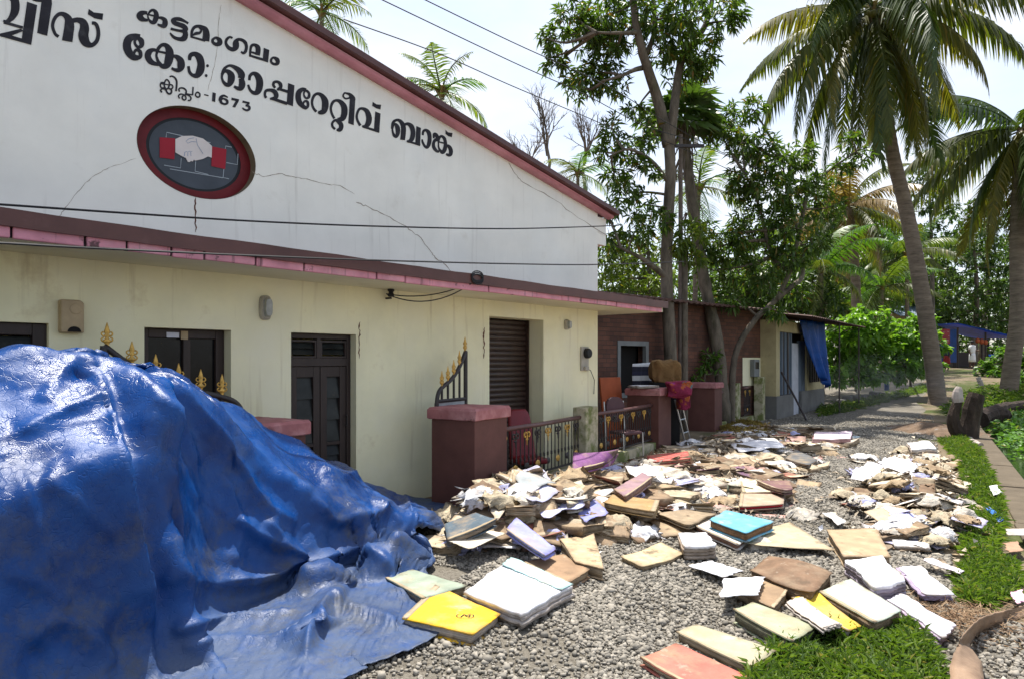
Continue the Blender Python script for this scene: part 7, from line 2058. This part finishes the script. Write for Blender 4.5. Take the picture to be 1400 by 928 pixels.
bgtree('shade_tree', 'dark tree in deep shade beyond the blue roofed house', 1250, 500, 58, [(1250, 400, 26), (1275, 385, 26), (1235, 430, 26), (1275, 430, 30), (1290, 460, 26), (1255, 455, 24), (1225, 400, 20)], 'dark_leaf', 130, .45, .16, .3)
bgtree('broadleaf_tree', 'broad tree filling the gap behind the brick house', 880, 500, 27, [(850, 360, 30), (880, 370, 34), (835, 385, 24), (905, 390, 30), (860, 400, 26), (885, 335, 22), (845, 335, 20), (825, 350, 14)], 'yellow_leaf', 95, .28, .08, .2)
bgtree('broadleaf_tree', 'thick green tree behind the leaning mango', 1040, 500, 30, [(1000, 390, 34), (1040, 380, 36), (1075, 395, 34), (1110, 400, 32), (1020, 420, 30), (1060, 420, 30), (1095, 425, 26), (985, 415, 26), (1130, 415, 26), (960, 400, 24)], 'dark_leaf', 110, .32, .10, .22)
bgtree('broadleaf_tree', 'sunlit green tree between shop roof and conical tree', 1150, 500, 41, [(1140, 400, 26), (1165, 390, 24), (1150, 425, 28), (1180, 425, 26), (1125, 420, 22), (1170, 350, 16)], 'yellow_leaf', 100, .30, .09, .2)
bgtree('broadleaf_tree', 'dark tree in the distance above the leaning mango', 1110, 500, 44, [(1090, 300, 30), (1120, 310, 30), (1060, 330, 34), (1100, 340, 34), (1135, 340, 28), (1150, 370, 28), (1030, 350, 28), (1110, 380, 34), (1060, 380, 34)], 'dark_leaf', 105, .42, .14, .25)
bgtree('broadleaf_tree', 'tall yellow-green tree behind the conical tree', 1185, 500, 54, [(1180, 300, 26), (1200, 320, 28), (1165, 330, 28), (1190, 350, 32), (1160, 365, 30), (1215, 365, 30), (1185, 390, 32), (1225, 400, 28)], 'yellow_leaf', 120, .45, .15, .25)
bgtree('broadleaf_tree', 'lofty green tree rising behind the dry fronded palm', 1150, 500, 47, [(1140, 265, 22), (1165, 285, 26), (1130, 300, 26), (1185, 300, 22), (1150, 320, 30), (1205, 330, 24), (1175, 340, 28)], 'dark_leaf', 120, .42, .13, .25)
bgtree('broadleaf_tree', 'olive tree closing the gap beyond the tall coconut trunk', 1245, 500, 60, [(1240, 330, 26), (1260, 345, 28), (1230, 360, 28), (1270, 370, 28), (1250, 390, 32), (1285, 395, 28)], 'yellow_leaf', 120, .5, .17, .25)
bgtree('shade_tree', 'dark tree crown behind the canal side palm', 1340, 500, 62, [(1320, 300, 28), (1350, 290, 30), (1380, 310, 32), (1335, 330, 32), (1370, 350, 32), (1400, 340, 32), (1310, 340, 26)], 'dark_leaf', 120, .5, .17, .3)
for i, (px, Y, top) in enumerate(((930, 60, 360), (990, 64, 350), (1050, 70, 370), (1110, 72, 360), (1170, 75, 370), (1230, 75, 380), (1290, 78, 390), (1350, 76, 380), (1410, 72, 370), (1470, 66, 350), (860, 58, 370))):
    labs = ['beyond the brick house roof', 'beyond the fan palm', 'far behind the leaning mango', 'far behind the shop', 'far behind the hedge', 'beyond the conical tree', 'beyond the roadside stall', 'behind the stall awning', 'across the canal', 'further along the canal bank', 'far behind the bank roof corner']
    bgtree('distant_tree', 'distant hazy green tree ' + labs[i], px, 495, Y, [(px + dx, top + dy, r_) for dx, dy, r_ in ((0, 0, 26), (-28, 22, 26), (28, 20, 28), (0, 45, 34), (-34, 60, 30), (34, 58, 30), (0, 85, 34), (-35, 100, 30), (36, 98, 30))], 'dark_leaf', 55, .7, .26, .3, rosette=6)
# trees out to the right of the canal, seen only from a step aside
# ------------------------------------------------------------------ hedge bushes
def bush(label, blobs, Y, leaf, per, L, W, base_px):
    b0 = gp(*base_px) if base_px[1] > 500 else at(*base_px, Y); b0 = np.array([b0[0], b0[1], float(ground_z(b0[0], b0[1]))])
    hi = at(blobs[0][0], blobs[0][1], Y)
    tree('bush', label, 'bush', [([b0, (b0 + hi) / 2, hi], .06, .02)], [pb(q[0], q[1], q[2], Y) for q in blobs], per, L, W, leaf, 'bark', 6, .15)
Yh = 27.0
bush('big glossy-leaved hedge bush right of the shop', [(1165, 450, 26), (1190, 440, 28), (1150, 470, 24), (1175, 475, 28), (1145, 495, 22), (1200, 470, 28), (1170, 505, 24), (1195, 505, 22), (1140, 515, 16)], Yh, 'hedge_leaf', 150, .26, .18, (1170, 535))
bush('hedge bush with sunlit top next to the tall coconut trunk', [(1240, 455, 28), (1260, 450, 24), (1222, 470, 26), (1250, 480, 28), (1235, 500, 24), (1262, 500, 22), (1272, 475, 18)], Yh + 1, 'hedge_leaf', 150, .26, .18, (1245, 530))
bush('tangle of bright leaves along the canal bank', [(1372, 490, 18), (1392, 480, 22), (1350, 510, 14), (1385, 510, 20), (1400, 500, 22), (1345, 500, 10)], 36, 'bright_leaf', 130, .30, .2, (1385, 530))
bush('low bush at the right canal bank under the palm', [(1400, 520, 16), (1420, 515, 20), (1440, 510, 22)], 30, 'bright_leaf', 110, .28, .2, (1420, 535))
# ================================================================== far end of the road and small things
M['person_skin'] = mk('brown_skin', (.10, .05, .03), .6, .05, 6, 0)
M['white_cotton'] = mk('white_cotton', (.70, .70, .70), .9, .06, 8, .2, 30)
M['dark_cloth'] = mk('dark_cloth', (.05, .05, .09), .9, .1, 8, .2, 30)
M['red_cloth'] = mk('red_cloth', (.28, .03, .03), .9, .1, 8, .2, 30)
def person(label, loc, rz, h, shirt, lower, arm_out):
    o = thing('person', label, 'person', loc, rz)
    s = h / 1.7
    V = [(0, 0, .95), (0, 0, 1.15), (0, 0, 1.38), (0, 0, 1.50), (0, -.01, 1.60), (.10, 0, .90), (.11, -.02, .50), (.10, .02, .08), (.11, -.12, .03), (-.10, 0, .90), (-.10, .04, .50), (-.11, .05, .08), (-.12, -.08, .03),
         (.18, 0, 1.38), (.24, .0, 1.12), (.30 if arm_out else .24, -.12, 1.10 if arm_out else .88), (-.18, 0, 1.38), (-.24, .03, 1.12), (-.22, -.05, .88), (.40 if arm_out else .24, -.2, 1.12 if arm_out else .80), (-.21, -.07, .80)]
    E = [(0, 1), (1, 2), (2, 3), (3, 4), (0, 5), (5, 6), (6, 7), (7, 8), (0, 9), (9, 10), (10, 11), (11, 12), (2, 13), (13, 14), (14, 15), (2, 16), (16, 17), (17, 18), (15, 19), (18, 20)]
    rad = [.13, .12, .13, .055, .10, .09, .065, .045, .04, .09, .065, .045, .04, .06, .045, .035, .06, .045, .035, .03, .03]
    me = bpy.data.meshes.new('body'); me.from_pydata([tuple(c * s for c in v) for v in V], E, [])
    ob = link_mesh('body', me, M['person_skin'], o)
    sk = ob.modifiers.new('skin', 'SKIN')
    for i, r in enumerate(rad): me.skin_vertices[0].data[i].radius = (r * s, r * s)
    me.skin_vertices[0].data[0].use_root = True
    ob.modifiers.new('sub', 'SUBSURF').levels = 2; ob.modifiers['sub'].render_levels = 2
    me.materials.clear(); me.materials.append(M['person_skin'])
    b = MB(); b.lathe([(.165 * s, .92 * s), (.175 * s, 1.05 * s), (.19 * s, 1.3 * s), (.17 * s, 1.42 * s), (.08 * s, 1.47 * s)], n=16); c = b.build('shirt', M[shirt], o, smooth=True); c.scale = (1.15, .8, 1)
    for sg in (-1, 1):
        b = MB(); b.tube([(.17 * sg * s, 0, 1.40 * s), (.245 * sg * s, .01, 1.17 * s)], [.075 * s, .065 * s], 9); b.build('sleeve', M[shirt], o, smooth=True)
    b = MB(); b.lathe([(.215 * s, .42 * s), (.205 * s, .6 * s), (.19 * s, .8 * s), (.165 * s, .96 * s)], n=18); c = b.build('waist_cloth', M[lower], o, smooth=True); c.scale = (1.05, .85, 1)
    b = MB(); b.lathe([(.104 * s, -.02), (.106 * s, .03 * s), (.085 * s, .075 * s), (.02 * s, .10 * s)], c=(0, .005, 1.63 * s), n=14); b.build('hair', M['cable'], o, smooth=True)
    for sg in (-1, 1):
        b = MB(); b.lathe([(.012, -.01), (.014, 0), (.004, .012)], c=(.035 * sg, -.10 * s, 1.61 * s), n=6); b.build('eye', M['cable'], o)
    b = MB(); b.tube([(0, -.10 * s, 1.60 * s), (0, -.125 * s, 1.565 * s)], [.01, .018], 5); b.build('nose', M['person_skin'], o)
YP = 42.0
pz = lambda px, Y: np.array([(px - CX) / F_PX * Y, Y, float(ground_z((px - CX) / F_PX * Y, Y))])
person('person in white shirt and white waist cloth standing by the stall', pz(1329, YP), R(20), 1.70, 'white_cotton', 'white_cotton', True)
person('person in dark shirt and red cloth near the red signboard', pz(1294, YP - 1), R(-60), 1.55, 'dark_cloth', 'red_cloth', False)
# roadside stall with a blue awning
c = pz(1322, YP + 2.5)
st = thing('roadside_stall', 'roadside stall with a sagging blue plastic awning', 'stall', c, 0)
for (x, y, h) in ((-1.4, -1.2, 2.5), (1.9, -1.4, 1.9), (-1.4, 1.5, 2.7), (2.0, 1.5, 2.2), (.3, -1.3, 2.2)):
    b = MB(); b.tube([(x, y, -.1), (x, y, h)], .06, 7); b.build('post', M['wood'], st)
U, Vv = np.meshgrid(np.linspace(0, 1, 16), np.linspace(0, 1, 10), indexing='ij')
G = np.stack([-1.7 + 4.4 * U, -1.7 + 3.6 * Vv, 2.75 - 1.0 * U + .15 * np.sin(U * 7) * Vv - .18 * np.sin(math.pi * Vv) * np.sin(math.pi * U) + .1 * Vv], -1)
V, F_ = slab(G, .01); np_mesh('awning', V, F_, M['bluetarp2'], st, True)
b = MB(); b.box(-1.3, -.2, -.6, .5, 0, .95); b.build('counter', M['wood'], st, bevel=.02)
b = MB(); b.box(-1.35, -1.28, -1.1, 1.4, .3, 2.4); b.build('side_cloth', M['bluetarp2'], st)
for k in range(3):
    b = MB(); b.lathe([(.05, -.25), (.12, -.18), (.13, -.05), (.08, .05), (.02, .1)], n=10); q = b.build('hanging_bunch', M['orange'], st, smooth=True); q.location = (-.2 + .25 * k, -1.3, 1.75 - .05 * k)
M['redsign'] = mk('red_signboard', (.26, .035, .04), .6, .15, 4, .05, 30, stains=(((.55, .5, .5), 7, .6, .05, .7),))
c = pz(1291, YP - .5); sg_ = thing('signboard', 'red faded signboard on a post near the stall', 'sign', c, 0)
zc = at(1291, 460, YP - .5)[2] - c[2]
b = MB(); b.box(-.32, .32, -.03, .03, zc - .45, zc + .45); b.build('board', M['redsign'], sg_, bevel=.01); b = MB(); b.tube([(0, .05, -.1), (0, .05, zc + .3)], .04, 6); b.build('post', M['wood'], sg_)
b = MB(); b.lathe([(.14, 0), (.2, .3), (.215, .3), (.15, -.01)], n=16); o = b.build('bucket', M['bluetarp2'], None, smooth=True); c = pz(1357, YP); o.location = (c[0], c[1], c[2] + .55); tag(o, 'blue plastic tub on a stand beside the stall', 'tub')
b = MB(); b.box(-.25, .25, -.25, .25, 0, .55); o = b.build('stand', M['wood'], None, bevel=.01); o.location = tuple(c); tag(o, 'wooden block under the blue tub', 'stand')
# house with corrugated blue-grey roof
c = pz(1250, 56); hs = thing('house', 'half hidden house with blue-grey corrugated roof among trees', 'building', c, R(15))
zr = at(1248, 408, 56)[2] - c[2]
b = MB(); b.box(-2.2, 3.0, 0, 4, 0, zr - 1.3); b.build('wall', M['shopcream'], hs)
M['tinroof'] = mk('blue_tin_roof', (.16, .22, .30), .4, .1, 3, .05, 20, spec=.5)
vs, fs = [], []
for i in range(41):
    x = -2.6 + 6 * i / 40; zz = .05 * (i % 2); vs += [(x, -1.2, zr - 1.55 + zz), (x, 2.0, zr + zz), (x, 2.0, zr - .03 + zz), (x, -1.2, zr - 1.58 + zz)]
for i in range(40):
    for k in range(4): fs.append((i * 4 + k, i * 4 + (k + 1) % 4, (i + 1) * 4 + (k + 1) % 4, (i + 1) * 4 + k))
b = MB(); b.add(vs, fs); b.build('roof', M['tinroof'], hs)
b = MB(); b.box(-.6, .3, -.01, -.002, .0, 2.0); b.build('door', M['wood'], hs)
# blue marker post with a cloth on it
c = gp(1212, 534); po = thing('marker_post', 'blue painted roadside post at the hedge', 'post', c)
zt_ = at(1212, 496, c[1])[2] - c[2]
b = MB(); b.tube([(0, 0, -.1), (0, 0, zt_)], [.10, .09], 9); b.build('shaft', M['bluepost'] if 'bluepost' in M else mk('blue_post_paint', (.045, .08, .19), .6, .15, 6, .1, 40), po)
b = MB(); b.lathe([(.095, 0), (.05, .03)], c=(0, 0, zt_), n=9); b.build('cap', M['plinth'], po)
M['tancloth'] = mk('tan_cloth', (.42, .25, .10), .9, .15, 6, .4, 30)
drape('hanging_cloth', 'tan cloth hanging beside the blue roadside post', [at(1215, 484, c[1]), at(1227, 487, c[1] + .1), at(1226, 512, c[1]), at(1218, 511, c[1])], 12, 12, .06, M['tancloth'], 'cloth', 1.5)
# broken kerb stones along the road side by the hedge
for k in range(7):
    p = gp(1150 + k * 9, 552 - k * 1.6); b = MB(); b.box(-.28, .28, -.16, .16, -.05, rng.uniform(.18, .34)); o = b.build('edge_stone', M['plinth'], None, bevel=.04); o.location = tuple(p); o.rotation_euler = (rng.normal(0, .1), rng.normal(0, .1), SHA + rng.normal(0, .15)); tag(o, 'rough grey edge stone set in a row below the hedge', 'stone', 'edge stones below the hedge')

# ------------------------------------------------------------------ burnt stump, logs
M['char'] = mk('charred_wood', (.05, .035, .026), .95, .35, 7, .9, 20, stretch=(1, 1, .3), bdist=.05, stains=(((.16, .11, .08), 5, .55, .15, .7),))
M['palewood'] = mk('pale_cut_wood', (.42, .36, .32), .9, .2, 6, .4, 30)
def g3(px, py, h=0.): return gp(px, py, h)
Yt = gp(1322, 600)[1]
o = thing('tree_stump', 'charred forked tree stump beside the tall coconut palm', 'stump', gp(1322, 600))
b0 = gp(1322, 600)
b = MB(); b.tube(cat_rom([at(1318, 606, Yt) - b0, at(1325, 580, Yt) - b0, at(1330, 555, Yt) - b0, at(1335, 538, Yt) - b0], 4), [.36, .28, .24, .22, .20, .19, .19, .2, .19, .18, .18, .17, .16], 9); b.build('main_stem', M['char'], o)
b = MB(); b.tube(cat_rom([at(1318, 598, Yt) - b0, at(1306, 586, Yt) - b0, at(1303, 568, Yt) - b0, at(1310, 548, Yt) - b0], 4), [.26, .2, .18, .16, .15, .14, .14, .13, .12, .11, .11, .10, .09], 8); b.build('side_stem', M['char'], o)
b = MB(); b.tube(cat_rom([at(1310, 549, Yt) - b0, at(1309, 540, Yt) - b0, at(1311, 528, Yt) - b0], 3), [.12, .12, .12, .11, .10, .08, .05], 7); b.build('splintered_tip', M['palewood'], o)
b = MB(); b.tube(cat_rom([at(1316, 604, Yt) - b0, at(1300, 605, Yt - .3) - b0, at(1285, 600, Yt - .3) - b0], 4), [.25, .2, .17, .15, .13, .11, .1, .08, .06], 8); b.build('root', M['char'], o)
def log(label, p, q, r0, r1, m):
    b = MB(); P = cat_rom([p, (p + q) / 2 + rng.normal(0, .05, 3), q], 6); b.tube(P, list(np.linspace(r0, r1, len(P)) * (1 + .08 * rng.normal(0, 1, len(P)))), 9); tag(b.build('log', m), label, 'log')
log('pale stripped branch lying below the charred stump', gp(1312, 592, .05), gp(1341, 608, .05), .09, .05, M['palewood'])
log('thick dark log lying on the canal bank', gp(1338, 573, .18), gp(1372, 567, .2), .24, .20, M['char'])
log('dark fallen trunk resting under the canal side palm', gp(1355, 562, .15), gp(1400, 552, .2), .20, .14, M['char'])
log('short pinkish stick upright in the verge grass', gp(1340, 531, .0), at(1337, 515, gp(1340, 531)[1]), .14, .10, M['palewood'])
# ash and soil mound round the palm foot
ta = np.linspace(0, 6.283, 30)[:-1]; c = gp(1275, 590)
vs = [tuple(c + np.array([0, 0, .22]))]; fs = []
for rr_, zz in ((.35, .2), (.8, .13), (1.3, .05), (1.7, -.02)):
    for a in ta: vs.append((c[0] + rr_ * .6 * math.cos(a) * rng.uniform(.92, 1.08), c[1] + rr_ * .9 * math.sin(a) * rng.uniform(.92, 1.08), c[2] + zz + rng.normal(0, .015)))
n = len(ta)
for k in range(n): fs.append((0, 1 + k, 1 + (k + 1) % n))
for r in range(3):
    for k in range(n): fs.append((1 + r * n + k, 1 + (r + 1) * n + k, 1 + (r + 1) * n + (k + 1) % n, 1 + r * n + (k + 1) % n))
M['ash'] = mk('ash_soil', (.17, .115, .075), .98, .25, 4, .8, 25, stains=(((.30, .29, .28), 3, .56, .12, .7),), bdist=.05)
b = MB(); b.add(vs, fs); o = b.build('soil_mound', M['ash'], None, True); tag(o, 'low mound of brown soil and ash at the palm foot', 'soil mound')

# ------------------------------------------------------------------ bent palm sheath at the lower corner
def sheath():
    Ae = cat_rom([gp(1290, 985, .08), gp(1296, 945, .13), gp(1300, 904, .17), gp(1312, 875, .20), gp(1328, 853, .18), gp(1349, 840, .14), gp(1381, 831, .08), gp(1412, 824, .03)], 6)
    Be = cat_rom([gp(1350, 990, .02), gp(1345, 950, .03), gp(1339, 912, .04), gp(1327, 886, .03), gp(1332, 869, .02), gp(1352, 858, .012), gp(1385, 847, .01), gp(1412, 838, .01)], 6)
    n, K = len(Ae), 9; G = np.zeros((n, K, 3))
    for i in range(n):
        d = Ae[min(i + 1, n - 1)] - Ae[max(i - 1, 0)]; nr = np.cross(d, Be[i] - Ae[i]); nr /= np.linalg.norm(nr) + 1e-9
        if nr[2] < 0: nr = -nr
        bul = np.interp(i / (n - 1), [0, .3, .5, 1], [.09, .07, .0, -.01])
        for k in range(K):
            f = k / (K - 1); G[i, k] = Ae[i] * (1 - f) + Be[i] * f + nr * bul * math.sin(math.pi * f) + rng.normal(0, .002, 3)
    V, F_ = slab(G, .010, (-.3, .1, 1))
    o = np_mesh('palm_sheath', V, F_, mk('dry_palm_sheath', (.25, .165, .105), .65, .22, 5, .4, 22, stains=(((.12, .065, .04), 4, .55, .15, .7), ((.36, .28, .20), 7, .6, .12, .5))), None, True)
    tag(o, 'long curled brown palm leaf sheath lying on gravel', 'palm sheath')
sheath()
# dry straw litter between white file and sheath
k = 1500
c0, c1 = gp(1270, 860), gp(1330, 830)
C = np.column_stack([rng.normal((c0[0] + c1[0]) / 2, .22, k), rng.normal((c0[1] + c1[1]) / 2, .2, k), rng.uniform(.015, .05, k)])
V, F_ = leaf_mesh(C, unit(np.stack([rng.normal(0, 1, k), rng.normal(-.3, 1, k), rng.normal(0, .12, k)], -1)), rng.uniform(.04, .13, k), rng.uniform(.004, .010, k), .0, .1)
o = np_mesh('straw', V, F_, bpy.data.materials['dry_straw'] if False else island_mat('brown_straw', (.14, .08, .045), (.30, .21, .13), .9, .1)); o['kind'] = 'stuff'; tag(o, 'brown fibre litter between white file and palm sheath', 'straw')

# ------------------------------------------------------------------ power line pole hardware and wires
po = thing('power_pole', 'power pole with crossarm hidden among the mango leaves', 'pole', (*at(934, 560, 16.5)[:2], 0))
M['insul'] = mk('white_porcelain', (.6, .6, .56), .25, .05, 5, 0)
zx = at(933, 197, 16.5)[2]
b = MB(); b.tube([(0, .25, -.1), (0, .25, zx + .3)], [.07, .05], 9); b.build('shaft', M['twig'], po)
b = MB(); b.box(-.5, .5, -.04, .04, zx - .09, zx - .02); b.build('crossarm', M['iron'], po)
for x in (-.29, .31):
    b = MB(); b.lathe([(.03, -.02), (.055, .0), (.05, .06), (.035, .08), (.05, .1), (.03, .17)], c=(x, 0, zx), n=12); b.build('insulator', M['insul'], po, smooth=True)
wy = [14.9, 9.0, 5.2]
def pline(label, pts): wire('power_line', label, [at(*p) for p in pts], .008)
pline('topmost overhead power line', [(560, -10, 9), (700, 58, 10.5), (830, 118, 12.3), (915, 170, 14.0), (1000, 215, 16), (1110, 262, 21)])
pline('middle overhead power line', [(505, -8, 8.5), (700, 85, 10.8), (800, 130, 12.3), (880, 172, 14), (952, 196, 15.4), (1060, 243, 19)])
pline('lowest overhead power line', [(470, 27, 8.5), (600, 74, 9.8), (700, 118, 11.2), (800, 160, 12.8), (880, 193, 14.2), (915, 196, 14.9), (1060, 262, 19)])

# ------------------------------------------------------------------ thin smoke drifting over the road
def smoke(label, c, r, dens):
    bm = bmesh.new(); bmesh.ops.create_icosphere(bm, subdivisions=3, radius=1.0)
    me = bpy.data.meshes.new('smoke'); bm.to_mesh(me); bm.free()
    m = bpy.data.materials.new('thin_smoke'); m.use_nodes = True; n, l = m.node_tree.nodes, m.node_tree.links; n.clear()
    out = n.new('ShaderNodeOutputMaterial'); pv = n.new('ShaderNodeVolumePrincipled'); pv.inputs['Color'].default_value = (.86, .90, .96, 1); pv.inputs['Anisotropy'].default_value = .2
    t = n.new('ShaderNodeTexCoord'); nz = n.new('ShaderNodeTexNoise'); nz.inputs['Scale'].default_value = 2.6; nz.inputs['Detail'].default_value = 4
    ln = n.new('ShaderNodeVectorMath'); ln.operation = 'LENGTH'; fo = n.new('ShaderNodeMapRange'); fo.inputs['From Min'].default_value = 1.0; fo.inputs['From Max'].default_value = .25
    r_ = n.new('ShaderNodeMapRange'); r_.inputs['From Min'].default_value = .42; r_.inputs['From Max'].default_value = .68; r_.inputs['To Max'].default_value = dens
    mu = n.new('ShaderNodeMath'); mu.operation = 'MULTIPLY'
    l.new(t.outputs['Object'], nz.inputs['Vector']); l.new(t.outputs['Object'], ln.inputs[0]); l.new(ln.outputs['Value'], fo.inputs['Value']); l.new(nz.outputs['Fac'], r_.inputs['Value'])
    l.new(fo.outputs['Result'], mu.inputs[0]); l.new(r_.outputs['Result'], mu.inputs[1]); l.new(mu.outputs[0], pv.inputs['Density']); l.new(pv.outputs['Volume'], out.inputs['Volume'])
    o = link_mesh('smoke', me, m); o.location = tuple(c); o.scale = r; o['kind'] = 'stuff'; tag(o, label, 'smoke')
c = at(1225, 555, 19.0); smoke('thin grey smoke drifting across the road from the smouldering stump', (c[0], c[1], 1.0), (2.4, 2.6, 1.1), .055)
